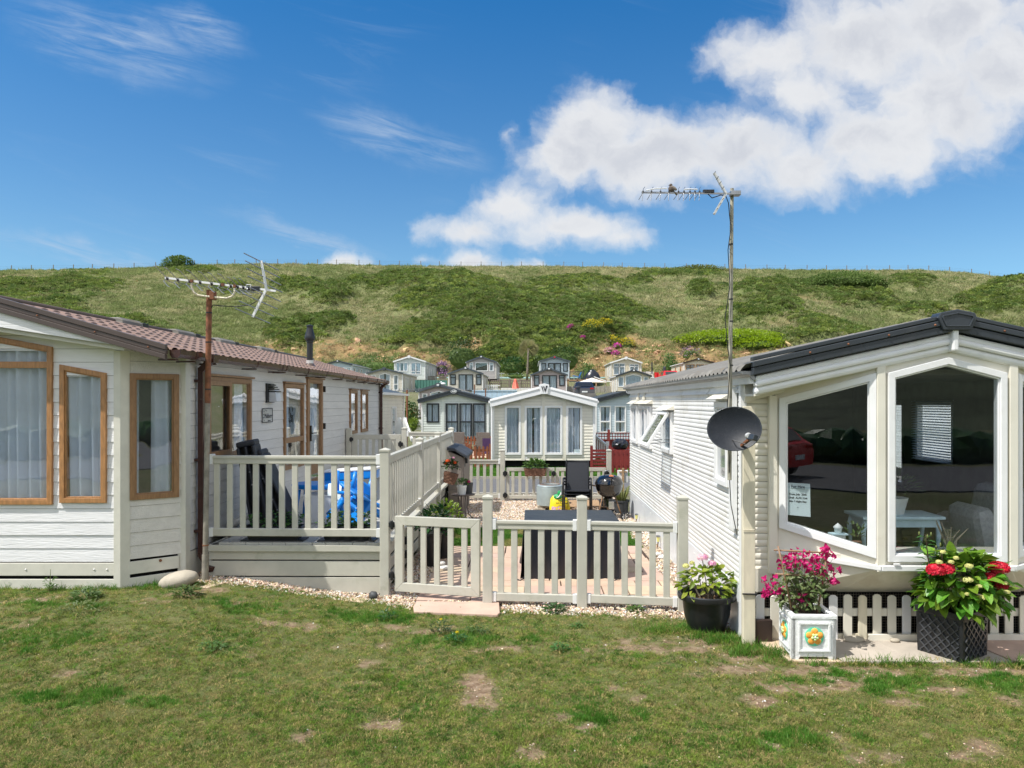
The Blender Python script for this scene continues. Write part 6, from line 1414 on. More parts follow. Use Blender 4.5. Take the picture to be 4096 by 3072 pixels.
# drum on blocks
dr_ = thing('metal_drum', 'open grey metal drum standing on concrete blocks', 'drum', (.40, 15.1, .1)); dc = Vector((.40, 15.1, .10))
MB().lathe([(.22, 0), (.265, .012), (.265, .36), (.255, .385), (.262, .39), (.255, .405), (.205, .42), (.20, .425), (.195, .41), (.20, .36), (.20, .05)], dc, 40).build('shell', 'galv', dr_, smooth='auto'); MB().lathe([(.198, .002), (.204, .012), (.210, .004)], dc + Vector((0, 0, .418)), 40, caps=False).build('rusty_lip', 'rust_pole', dr_, smooth='auto')
for i, (x, y, z, lb) in enumerate(((.20, 14.95, 0, 'lower left concrete block under the drum'), (.26, 15.0, .055, 'upper left concrete block under the drum'), (.5, 14.98, .0, 'right concrete block under the drum'))): tag(MB().obox((x, y, z + .03), (.22, .11, .055), rotm(0, 0, 8 * i)).build('concrete_block', 'block', bevel=.004), lb, 'block')
# compost bag
cb = thing('compost_bag', 'yellow bag of compost with a green crumpled top', 'bag', (.58, 14.55, 0)); k = MB(); rows = []
for z, w_, d in ((0, .19, .06), (.03, .205, .10), (.12, .20, .11), (.22, .185, .10), (.30, .165, .08), (.36, .13, .04)):
    rows.append([(.58 + w_ * math.copysign(abs(math.cos(a)) ** .55, math.cos(a)) + .012 * math.sin(z * 60 + a * 4), 14.55 + d * math.copysign(abs(math.sin(a)) ** .8, math.sin(a)) + .01 * math.sin(a * 7 + z * 30), z) for a in [i * 6.2832 / 30 for i in range(31)]])
k.sheet(rows); k.add(rows[-1][:-1], [tuple(range(30))]); k.build('sack', 'bag_yellow', cb, smooth=True)
k = MB(); k.blob((.545, 14.50, .34), (.085, .05, .055), 3, .12); k.blob((.575, 14.50, .41), (.04, .035, .055), 3, .15); k.build('crumpled_top', 'bag_green', cb); k = MB(); k.tube([(.52, 14.445, .33), (.56, 14.435, .345), (.60, 14.44, .40), (.605, 14.46, .445)], [.006, .012, .012, .005], 6); k.build('folded_edge', 'badge_white', cb)
def bagpatch(nm, x0, x1, z0, z1, m_):
    k = MB(); rows = [[(x0 + (x1 - x0) * i / 6, 14.437 + .006 * math.sin(i * 2.1 + j) + (.012 if z0 + (z1 - z0) * j / 4 > .24 else 0), z0 + (z1 - z0) * j / 4 + .012 * math.sin(i * 1.7)) for i in range(7)] for j in range(5)]; k.sheet(rows); k.build(nm, m_, cb, smooth=True)
bagpatch('print_flowers', .42, .62, .06, .155, 'bag_pink'); bagpatch('print_flowers', .55, .74, .02, .10, 'bag_red')
text('PEAT FREE', cb, (.655, 14.434, .285), .028, 'bag_green', bold=.001); text('All Purpose', cb, (.625, 14.425, .225), .05, 'ink', bold=.0008); text('Compost', cb, (.64, 14.422, .18), .034, 'ink')
# pallet
pt_ = thing('pallet', 'weathered wooden pallet lying on the gravel behind the chairs', 'pallet', (1.05, 15.1, 0))
for i in range(7): MB().obox((1.12, 14.72 + i * .14, .12), (1.0, .095, .018)).build('deck_slat', 'pallet', pt_, bevel=.003)
for i in range(3): MB().obox((.67 + i * .45, 15.14, .055), (.09, .95, .10)).build('bearer', 'pallet', pt_, bevel=.003)
# stacked black chairs
def chair(z0, lb):
    t_ = thing('garden_chair', lb, 'chair', (.90, 14.1, z0), R(-4), group='stacked black garden chairs'); q = MB(); w_ = .225
    def B(nm, fn, m_='textilene', **k_): q = MB(); fn(q); q.build(nm, m_, t_, local=True, **k_)
    B('seat', lambda q: q.prism([(-w_, -.25, .41), (w_, -.25, .41), (w_, .2, .38), (-w_, .2, .38)], (0, 0, .012)))
    B('backrest', lambda q: q.prism([(-w_, .2, .38), (w_, .2, .38), (w_ - .015, .36, .93), (-w_ + .015, .36, .93)], (0, .01, -.003)))
    B('back_frame', lambda q: q.tube([(-w_, .19, .38), (-w_ + .012, .355, .935), (w_ - .012, .355, .935), (w_, .19, .38)], .013, 8), 'black_plastic', smooth=True)
    for s_ in (1, -1):
        B('leg', lambda q: q.tube([(s_ * .27, -.24, 0), (s_ * .265, -.22, .55), (s_ * .262, -.19, .62), (s_ * .26, -.12, .635), (s_ * .25, .1, .62), (s_ * .23, .2, .60)], .017, 8), 'black_plastic', smooth=True)
        B('leg', lambda q: q.tube([(s_ * .25, .34, 0), (s_ * .24, .12, .40)], .014, 8), 'black_plastic', smooth=True)
    return t_
for i in range(4): chair(i * .055 if i < 3 else .12, ['lowest black garden chair in the stack', 'second black garden chair from the bottom of the stack', 'third black garden chair from the bottom of the stack', 'top black mesh garden chair on the stack'][i])
# kettle barbecue
kb_ = thing('kettle_barbecue', 'round black kettle barbecue with copper vent on three legs', 'barbecue', (1.49, 13.9, 0)); kc = Vector((1.49, 13.95, 0))
MB().lathe([(.03, .40), (.12, .415), (.20, .47), (.245, .56), (.262, .645), (.268, .652), (.268, .66), (.26, .66)], kc, 40).build('bowl', 'enamel', kb_, smooth='auto')
ld = MB().lathe([(.27, .662), (.272, .672), (.262, .69), (.24, .745), (.18, .80), (.10, .825), (.02, .832)], kc, 40).build('lid', 'enamel', kb_, smooth='auto')
k = MB(); vc = kc + Vector((.03, -.135, .805)); k.lathe([(.01, 0), (.045, 0), (.045, .006), (.012, .008)], vc, 18, rotm(38, 8, 0)); k.build('vent', 'copper', ld); k = MB()
for i in range(5): a = i * 1.2566; k.blob(vc + rotm(38, 8, 0) @ Vector((.026 * math.cos(a), .026 * math.sin(a), .010)), (.008, .008, .003), 1)
k.build('vent_holes', 'ink', ld)
k = MB(); k.tube([kc + Vector((-.09, 0, .825)), kc + Vector((-.085, 0, .885)), kc + Vector((-.06, 0, .905)), kc + Vector((.01, 0, .905))], .009, 7); k.build('lid_handle', 'steel', ld, smooth=True)
k = MB(); k.tube([kc + Vector((-.255, -.03, .62)), kc + Vector((-.32, -.03, .635)), kc + Vector((-.325, .03, .635))], .013, 7); k.build('side_handle', 'leg_rust', kb_, smooth=True)
for a, l, b_ in (((-.13, -.08, .43), (-.24, -.16, 0), 0), ((.10, -.12, .43), (.22, -.20, .06), 1), ((.04, .14, .43), (.06, .16, .06), 1)): MB().tube([kc + Vector(a), kc + Vector(l)], .0125, 8).build('leg', 'leg_rust' if a[0] < .1 else 'copper' if 0 else 'leg_rust', kb_, smooth=True)
MB().lathe([(.075, .23), (.09, .24), (.09, .39), (.06, .41)], kc + Vector((-.02, -.02, 0)), 24).build('ash_catcher', 'enamel', kb_, smooth='auto'); MB().obox(kc + Vector((.03, -.11, .27)), (.10, .015, .14)).build('damper_plate', 'chrome', kb_, bevel=.003)
for p in ((.26, -.22, .075), (.09, .17, .075)):
    w_ = MB().lathe([(.035, -.012), (.072, -.018), (.075, 0), (.072, .018), (.035, .012)], kc + Vector(p), 24, rotm(90, 0, 25)).build('wheel', 'black_plastic', kb_, smooth='auto'); k = MB()
    for j in range(6): a = j * 1.047; k.bar(kc + Vector(p), kc + Vector(p) + rotm(90, 0, 25) @ Vector((.058 * math.cos(a), .058 * math.sin(a), .014)), .014, .03)
    k.build('hub', 'chrome', w_)
# pots behind the barbecue
for x, y, r_, h, lb in ((1.80, 14.6, .155, .27, 'grey plastic pot of spiky grass behind the barbecue'), (1.53, 14.85, .15, .24, 'dark grey pot half hidden behind the barbecue legs')):
    t_ = thing('plant_pot', lb, 'pot', (x, y, 0)); MB().lathe([(r_ * .85, 0), (r_ * .95, h * .85), (r_ * 1.03, h * .87), (r_ * 1.03, h), (r_ * .95, h), (r_ * .9, h * .85)], (x, y, 0), 28).build('body', 'grey_pot', t_, smooth='auto'); MB().lathe([(.01, 0), (r_ * .9, 0), (r_ * .9, .005)], (x, y, h * .88), 20).build('soil', 'soil', t_)
gp = thing('spiky_plant', 'spiky yellow-green grass-like plant growing beside the white caravan corner', 'plant', (1.8, 14.6, .24)); k = MB()
for _ in range(90):
    a = random.uniform(0, 6.28); l = random.uniform(.25, .58); d = Vector((math.cos(a) * .45, math.sin(a) * .4, 1)).normalized(); p = Vector((1.8 + .07 * math.cos(a), 14.6 + .07 * math.sin(a), .24)); s_ = Vector((-math.sin(a), math.cos(a), 0)) * .008; q = p + d * l * .6; e = q + Vector((math.cos(a) * .8, math.sin(a) * .8, .35)).normalized() * l * .45
    k.add([p - s_, p + s_, q + s_ * .8, e, q - s_ * .8], [(0, 1, 2, 4), (4, 2, 3)])
k.build('blades', 'grassy_pot', gp)
# white board on a stake
wb_ = thing('white_board', 'white plastic panel strapped to a wooden stake by the caravan end', 'panel', (1.95, 15.7, 0)); MB().obox((1.97, 15.7, .62), (.23, .02, .27)).build('panel', 'white_plastic', wb_, bevel=.012)
MB().obox((1.97, 15.675, .55), (.045, .03, .5)).build('stake', 'pallet', wb_); MB().obox((1.97, 15.675, .72), (.17, .02, .02)).build('cross_piece', 'pallet', wb_)
# solar lights
for x, y, lb in ((1.915, 11.05, 'small solar stake light in the gravel beside the nearer lawn'), (1.90, 13.2, 'small solar stake light by the barbecue wheels')):
    t_ = thing('solar_light', lb, 'garden light', (x, y, 0), group='solar stake lights'); c = Vector((x, y, 0)); MB().tube([c + Vector((-.02, 0, -.02)), c + Vector((0, 0, .12))], .009, 8).build('stake', 'leg_rust', t_); MB().lathe([(.018, 0), (.028, .07)], c + Vector((0, 0, .115)), 14).build('lens', 'solar_yellow', t_, smooth='auto'); MB().lathe([(.031, 0), (.032, .02), (.02, .024)], c + Vector((0, 0, .185)), 14).build('cap', 'steel', t_, smooth='auto')
# storage shed
sd = thing('storage_box', 'taupe plastic storage shed with sloping dark lid beside the deck', 'shed', (-1.44, 15.1, 0))
k = MB(); k.prism([(-1.59, 14.38, 0), (-1.30, 14.38, 0), (-1.30, 14.38, 1.12), (-1.59, 14.38, 1.25)], (0, 1.4, 0)); k.build('body', 'shed_body', sd, bevel=.01)
for i in range(6): MB().box(-1.305, -1.285, 14.42 + i * .225, 14.62 + i * .225, .05, 1.08).build('door_panel', 'shed_body', sd, bevel=.01)
for i in range(5): MB().box(-1.56, -1.33, 14.372, 14.38, .06 + i * .22, .26 + i * .22).build('side_panel', 'shed_body', sd, bevel=.006)
for i in range(3):
    a = 14.32 + i * .51; k = MB(); k.prism([(-1.61, a, 1.26), (-1.45, a, 1.245), (-1.22, a, 1.10), (-1.22, a, 1.16), (-1.45, a, 1.30), (-1.61, a, 1.325)], (0, .503, 0)); k.build('lid_panel', 'shed_lid', sd, bevel=.008)
MB().obox((-1.25, 14.55, 1.06), (.05, .06, .13)).build('latch', 'black_plastic', sd, bevel=.01)
k = MB(); [k.box(-1.288, -1.28, 14.5, 14.7, .93 + i * .018, .938 + i * .018) for i in range(4)]; k.build('vent_slots', 'ink', sd)
# bistro table with pots
bt_ = thing('bistro_table', 'small round metal bistro table with curved legs by the storage shed', 'table', (-1.24, 13.72, 0)); tc_ = Vector((-1.24, 13.72, 0))
MB().lathe([(.01, .475), (.215, .475), (.22, .485), (.215, .495), (.01, .493)], tc_, 36).build('table_top', 'wicker_grey', bt_, smooth='auto')
for i in range(4): a = i * 1.5708 + .5; d = Vector((math.cos(a), math.sin(a), 0)); MB().tube([tc_ + d * .10 + Vector((0, 0, .475)), tc_ + d * .08 + Vector((0, 0, .25)), tc_ + d * .12 + Vector((0, 0, .10)), tc_ + d * .23], .010, 8).build('leg', 'wicker_grey', bt_, smooth=True)
wpt = thing('white_pot', 'white plastic pot with leafy petunia on the bistro table', 'pot', tc_ + Vector((-.02, -.06, .495))); c = tc_ + Vector((-.02, -.06, .495))
MB().lathe([(.07, 0), (.088, .13), (.095, .135), (.095, .165), (.085, .165), (.08, .14)], c, 26).build('body', 'white_plastic', wpt, smooth='auto'); k = foliage(c + Vector((.02, 0, .18)), (.14, .10, .10), 110, .05, .035); k.build('foliage', 'leaf_mid', wpt)
head(wpt, c + Vector((.13, -.03, .24)), .03, 'bract', 20, .012); gpp = thing('grey_pot', 'empty dark grey pot standing behind the white pot', 'pot', tc_ + Vector((.09, .08, .495))); MB().lathe([(.07, 0), (.09, .2), (.085, .2), (.07, .02)], tc_ + Vector((.09, .08, .495)), 22).build('body', 'grey_pot', gpp, smooth='auto')
bk = thing('wicker_basket', 'tilted brown wicker basket of orange geraniums hung on the deck rail', 'basket', (-1.52, 13.5, .75)); bc = Vector((-1.475, 13.45, .72)); m_ = rotm(0, 14, 0)
def woven(k, c, w0, w1, d0, d1, h, m_, nz=7):
    for j in range(nz):
        f_ = (j + .5) / nz; w_ = w0 + (w1 - w0) * f_; d_ = d0 + (d1 - d0) * f_; n_ = 10
        for s_ in range(4):
            ln_ = w_ if s_ % 2 == 0 else d_; off = d_ if s_ % 2 == 0 else w_; nn_ = max(3, int(ln_ * 2 / .045))
            for i in range(nn_):
                x = -ln_ + 2 * ln_ * (i + .5) / nn_; o = off + (.006 if (i + j) % 2 else -.004); v_ = Vector((x, -o, h * f_)) if s_ == 0 else Vector((o, x, h * f_)) if s_ == 1 else Vector((x, o, h * f_)) if s_ == 2 else Vector((-o, x, h * f_))
                k.obox(c + m_ @ v_, ((ln_ * 2 / nn_) * .96, .012, h / nz * .85) if s_ % 2 == 0 else (.012, (ln_ * 2 / nn_) * .96, h / nz * .85), m_)
k = MB(); woven(k, bc, .09, .125, .07, .09, .2, m_); k.build('basket_weave', 'wicker', bk); MB().obox(bc + m_ @ Vector((0, 0, .09)), (.19, .14, .17), m_).build('liner', 'soil', bk)
foliage(bc + Vector((.03, 0, .27)), (.15, .12, .16), 170, .055, .05).build('foliage', 'leaf_dark', bk)
for dx_, dz_, r_ in ((-.01, .41, .045), (.11, .38, .032), (-.05, .36, .025)): head(bk, bc + Vector((dx_, -.05, dz_)), r_, 'flower_orange', 40, .012)
head(bk, bc + Vector((.09, -.05, .47)), .02, 'flower_pink', 16, .010)
# trough on the road gate
tr_ = thing('flower_trough', 'brown woven trough of green geraniums hooked on the low double gate', 'planter', (.13, 16.3, .6)); c = Vector((.115, 16.28, .57)); k = MB(); woven(k, c, .21, .235, .07, .085, .17, rotm(0, 0, 0), 6); k.build('basket_weave', 'wicker', tr_); MB().obox(c + Vector((0, 0, .075)), (.42, .13, .14)).build('liner', 'soil', tr_)
foliage(c + Vector((0, 0, .19)), (.28, .12, .17), 300, .06, .055).build('foliage', 'leaf_mid', tr_); head(tr_, c + Vector((-.2, -.05, .40)), .02, 'badge_white', 16, .01)
# deck clutter
def trough(x0, x1, lb):
    y = lambda x: fy(x) + .15; t_ = thing('trough_planter', lb, 'planter', ((x0 + x1) / 2, y((x0 + x1) / 2), .6), math.atan2(DF1[1] - DF0[1], DF1[0] - DF0[0]), group='black troughs on the deck'); L_ = (x1 - x0) / 2; q = MB()
    q.ring([(-L_ - .0, -.10, .15), (L_, -.10, .15), (L_, .10, .15), (-L_, .10, .15)], [(-L_ + .02, -.085, .15), (L_ - .02, -.085, .15), (L_ - .02, .085, .15), (-L_ + .02, .085, .15)], (0, 0, .02)); q.build('rim', 'black_plastic', t_, local=True, bevel=.004)
    q = MB(); q.add([(-L_ + .06, -.07, .01), (L_ - .06, -.07, .01), (L_ - .06, .07, .01), (-L_ + .06, .07, .01), (-L_ + .01, -.09, .16), (L_ - .01, -.09, .16), (L_ - .01, .09, .16), (-L_ + .01, .09, .16)], [(0, 1, 2, 3), (0, 1, 5, 4), (1, 2, 6, 5), (2, 3, 7, 6), (3, 0, 4, 7)]); q.box(-L_ - .02, L_ + .02, -.11, .11, .0, .014); q.build('body', 'black_plastic', t_, local=True)
    q = MB(); q.box(-L_ + .03, L_ - .03, -.08, .08, .12, .14); q.build('soil', 'soil', t_, local=True)
    q = MB()
    for _ in range(130):
        c_ = Vector((random.choice([-.75, -.3, .1, .5, .8]) * L_ * .9 + random.gauss(0, .05), random.gauss(0, .04), .17 + random.random() ** 1.3 * .16)); d = Vector((random.gauss(0, 1), random.gauss(0, 1), random.gauss(.3, .5))).normalized(); q.leaf(c_, d, (0, 0, 1), random.uniform(.04, .07), random.uniform(.04, .06), .4, .6)
    q.build('foliage', 'leaf_mid', t_, local=True); return t_
trough(-3.30, -2.62, 'black trough with geraniums behind the deck railing, nearer the lodge'); t_ = trough(-2.42, -1.80, 'black trough with a pale pink bloom behind the deck railing by the corner post')
head(t_, P(311, 549, 8.56), .03, 'flower_pink', 26, .012)
def fchair(x, y, rz_, tilt, lb, h=1.0):
    t_ = thing('folded_lounger', lb, 'lounger', (x, y, .6), R(rz_), group='folded black loungers'); m_ = rotm(0, tilt, 0); q = MB()
    for s_ in (-.0, .09, .18): q.obox(m_ @ Vector((s_, 0, h / 2)), (.035, .52, h), m_)
    q.build('panels', 'textilene', t_, local=True, bevel=.02); q = MB()
    for z in (.1, .25, .4, .55, .7, .85):
        for yy in (-.262, .262): q.blob(m_ @ Vector((.09, yy, z * h)), .012, 1)
    q.build('rivets', 'steel', t_, local=True); q = MB(); q.obox(m_ @ Vector((.09, 0, h + .03)), (.22, .42, .07), m_); q.build('headrest', 'textilene', t_, local=True, bevel=.02); return t_
fchair(-3.46, 9.35, 12, -10, 'black folded lounger leaning on the lodge wall, nearest the railing', 1.05); fchair(-3.18, 9.5, 8, -24, 'black folded lounger leaning outward beside the first one', .95)
tbx = thing('play_table', 'round blue plastic table among the toys on the deck', 'table', (-2.82, 10.1, .6)); c = Vector((-2.84, 10.15, .6))
MB().lathe([(.30, .42), (.36, .43), (.37, .47), (.36, .49), (.01, .49)], c, 36, sq=(1.15, .8)).build('table_top', 'blue_plastic', tbx, smooth='auto')
for a in (-.28, .28):
    for b_ in (-.18, .18): MB().tube([c + Vector((a, b_, .42)), c + Vector((a * 1.15, b_ * 1.15, .0))], [.035, .025], 10).build('leg', 'blue_plastic', tbx, smooth=True)
cl_ = MB(); cl_.sheet([[c + Vector((.15 + i * .03, -.18 - j * .05, .50 - .13 * max(0, j - 2) + .01 * math.sin(i + j))) for i in range(7)] for j in range(5)]); tag(cl_.build('cloth', 'paper', None, smooth=True), 'crumpled pale patterned cloth hanging off the blue table', 'cloth')
cl = thing('play_slide', 'pale blue and white plastic chute lying across the deck toys', 'slide', (-2.7, 10.6, .6)); k = MB(); k.prism([(-2.98, 10.6, 1.05), (-1.98 - .18, 10.45, 1.12), (-2.16, 10.45, 1.24), (-2.98, 10.6, 1.18)], (0, .3, 0)); k.build('chute', 'blue_plastic', cl, bevel=.02); k = MB(); k.prism([(-2.98, 10.59, 1.18), (-2.16, 10.44, 1.24), (-2.16, 10.44, 1.275), (-2.98, 10.59, 1.21)], (0, .32, 0)); k.build('chute_rim', 'white_plastic', cl, bevel=.01)
k = MB(); k.tube([P(231, 525, 9.5), P(240, 520, 9.5), P(262, 508, 9.7), P(284, 494, 9.9)], [.05, .05, .03, .02], 10); pk = k.build('parasol', 'white_plastic', smooth=True); tag(pk, 'white tapering parasol tube lying against the black loungers', 'parasol')
bx = thing('storage_tub', 'grey white plastic tub standing under the blue table', 'tub', (-2.8, 9.5, .6)); k = MB(); k.lathe([(.17, 0), (.19, .02), (.26, .36), (.28, .38), (.27, .38), (.2, .05)], (-2.78, 9.85, .6), 4, Matrix.Rotation(R(45), 3, 'Z')); k.build('tub_body', 'white_plastic', bx, bevel=.02)
def kchair(x, y, rz_, rx_, ry_, lb, z=.6):
    t_ = thing('play_chair', lb, 'chair', (x, y, z), group='blue plastic chairs'); t_.rotation_euler = (R(rx_), R(ry_), R(rz_))
    for nm, c_, s_ in (('seat', (0, 0, .28), (.34, .32, .04)), ('backrest', (0, .15, .46), (.32, .035, .30))): q = MB(); q.obox(c_, s_); q.build(nm, 'blue_plastic', t_, local=True, bevel=.015)
    for a in (-.14, .14):
        for b_ in (-.13, .13): q = MB(); q.tube([(a, b_, .28), (a * 1.2, b_ * 1.2, 0)], [.032, .026], 10); q.build('leg', 'blue_plastic', t_, local=True, smooth=True)
kchair(-2.45, 9.45, 15, 0, 38, 'blue plastic chair tipped on its side in front of the table', .64); kchair(-2.05, 9.6, -40, 65, 20, 'blue plastic chair lying on its back near the corner post', .76); kchair(-2.3, 9.75, 60, 180, 15, 'blue plastic chair upside down on top of the others', 1.26)
k = MB(); k.tube([P(352, 540 - 40, 9.3), P(366, 508, 9.4), P(384, 516, 9.5)], [.03, .05, .05], 10); tag(k.build('play_tube', 'blue_plastic', smooth=True), 'blue plastic tube sticking out behind the deck corner post', 'tube')
# tall pots by the deck inside the gate
for x, y, lb, m_ in ((-1.32, 9.9, 'tall black pot of dark foliage beside the deck skirt, nearer the gate post', 'leaf_dark'), (-1.22, 10.35, 'tall black pot of mottled red and green foliage beside the deck skirt', 'leaf_lime')):
    t_ = thing('tall_pot', lb, 'pot', (x, y, 0), group='tall pots beside the deck'); MB().lathe([(.10, 0), (.14, .42), (.15, .43), (.15, .46), (.13, .46)], (x, y, 0), 24, sq=(1, 1)).build('body', 'black_plastic', t_, smooth='auto'); foliage((x + .03, y - .02, .55), (.24, .2, .26), 240, .08, .045, -.3).build('foliage', m_, t_)
for p, r_, lb in (((-1.12, 9.62, .045), (.075, .06, .035), 'large flat white pebble by the tall pot'), ((-1.15, 9.64, .10), (.05, .05, .028), 'white pebble balanced on the flat one'), ((1.85, 10.3, .04), (.07, .05, .035), 'grey cobble beside the solar light'), ((1.80, 10.5, .04), (.05, .04, .03), 'white cobble near the solar light')): tag(MB().blob(p, r_, 3, .03).build('pebble_stone', 'pebble_white', smooth=True), lb, 'stone')
# weeds on the lawn
def weed(px, py, h, w_, m_, lb, style=0, fl=None):
    c = G(px, py); t_ = thing('weed', lb, 'weed', c); k = MB(); n = int(70 * w_ / .12)
    for _ in range(n):
        a = random.uniform(0, 6.28); r_ = random.random() ** .6 * w_ * .5; z = random.random() * h * (1 - r_ / w_); d = Vector((math.cos(a), math.sin(a), random.uniform(.1, 1.2 if style else .5))).normalized()
        k.leaf(c + Vector((math.cos(a) * r_, math.sin(a) * r_, z)), d, (0, 0, 1), random.uniform(.025, .05) * (1.6 if style == 2 else 1), random.uniform(.008, .018) * (1.5 if style == 2 else 1), .3, .6)
    k.build('leaves', m_, t_)
    if style == 1: k = MB(); k.tube([c, c + Vector((.01, 0, h))], [.005, .002], 5); k.build('stem', 'stem_green', t_)
    if fl: head(t_, c + Vector((0, 0, h)), .012, fl, 12, .006, name='flower')
weed(49.7, 592, .24, .10, 'leaf_mid', 'upright sow thistle growing against the lodge skirting', 1); weed(81, 612, .10, .42, 'leaf_boug', 'sprawling reddish thorny weed below the lodge front', 1); weed(86, 600, .12, .26, 'leaf_mid', 'broad-leaved thistle rosette just behind the thorny weed', 2)
weed(186, 597, .12, .24, 'leaf_mid', 'spiky green thistle rosette beside the boulder', 2); weed(211, 648, .06, .2, 'leaf_mid', 'low grey-green rosette in the middle of the left lawn', 0); weed(387, 620, .11, .16, 'leaf_dark', 'curly dark green weed left of the step slab', 1)
weed(441, 634, .14, .2, 'leaf_dark', 'yellow-tipped ragwort clump below the step slab, nearest the gate', 1, 'gorse_yellow'); weed(457, 643, .10, .19, 'leaf_dark', 'curly ragwort clump furthest from the fence', 1, 'gorse_yellow'); weed(478, 633, .09, .19, 'leaf_mid', 'grey-green leafy weed right of the ragwort clumps', 0)
weed(560, 651, .085, .13, 'leaf_mid', 'round bright green mossy tuft in the middle of the lawn', 1); weed(555, 612, .08, .2, 'leaf_mid', 'leafy weed at the foot of the middle fence post', 2); weed(578, 628, .05, .12, 'leaf_mid', 'small plantain rosette below the right fence panel', 0)
weed(636, 612, .06, .14, 'leaf_mid', 'small bright weed at the foot of the right fence panel', 2); weed(98, 700, .03, .16, 'leaf_mid', 'low yellow-green rosette in the left foreground', 0) if 0 else None
# long grass at the foot of pot and corner
rg = np.random.default_rng(71); pts = []
for cx, cy, sx, sy, n in ((1.45, 7.05, .22, .06, 200), (1.75, 6.78, .12, .06, 130), (1.95, 6.5, .12, .10, 130), (2.15, 6.38, .08, .05, 50), (3.0, 6.18, .5, .02, 90), (4.3, 6.1, .4, .03, 90), (-4.5, 7.86, .5, .02, 60), (-3.95, 8.0, .15, .05, 40), (-6.5, 7.86, 1.1, .02, 60)):
    pts.append(np.stack([rg.normal(cx, sx, n), rg.normal(cy, sy, n), np.zeros(n)], -1))
pts = np.concatenate(pts); pts[:, 2] = gz(pts[:, 0], pts[:, 1]); n = len(pts); instancer('long_edge_grass', pts, rs(rg, n, .25), rg.uniform(.6, 1.5, n)[:, None] * np.ones(3), rg.integers(0, 2, n), [tuft(22, .075, .004, 'blade_lush', .8, 61, base=.05), tuft(22, .06, .004, 'blade', .9, 62, base=.05)], label='longer uncut grass at the foot of pots and walls')
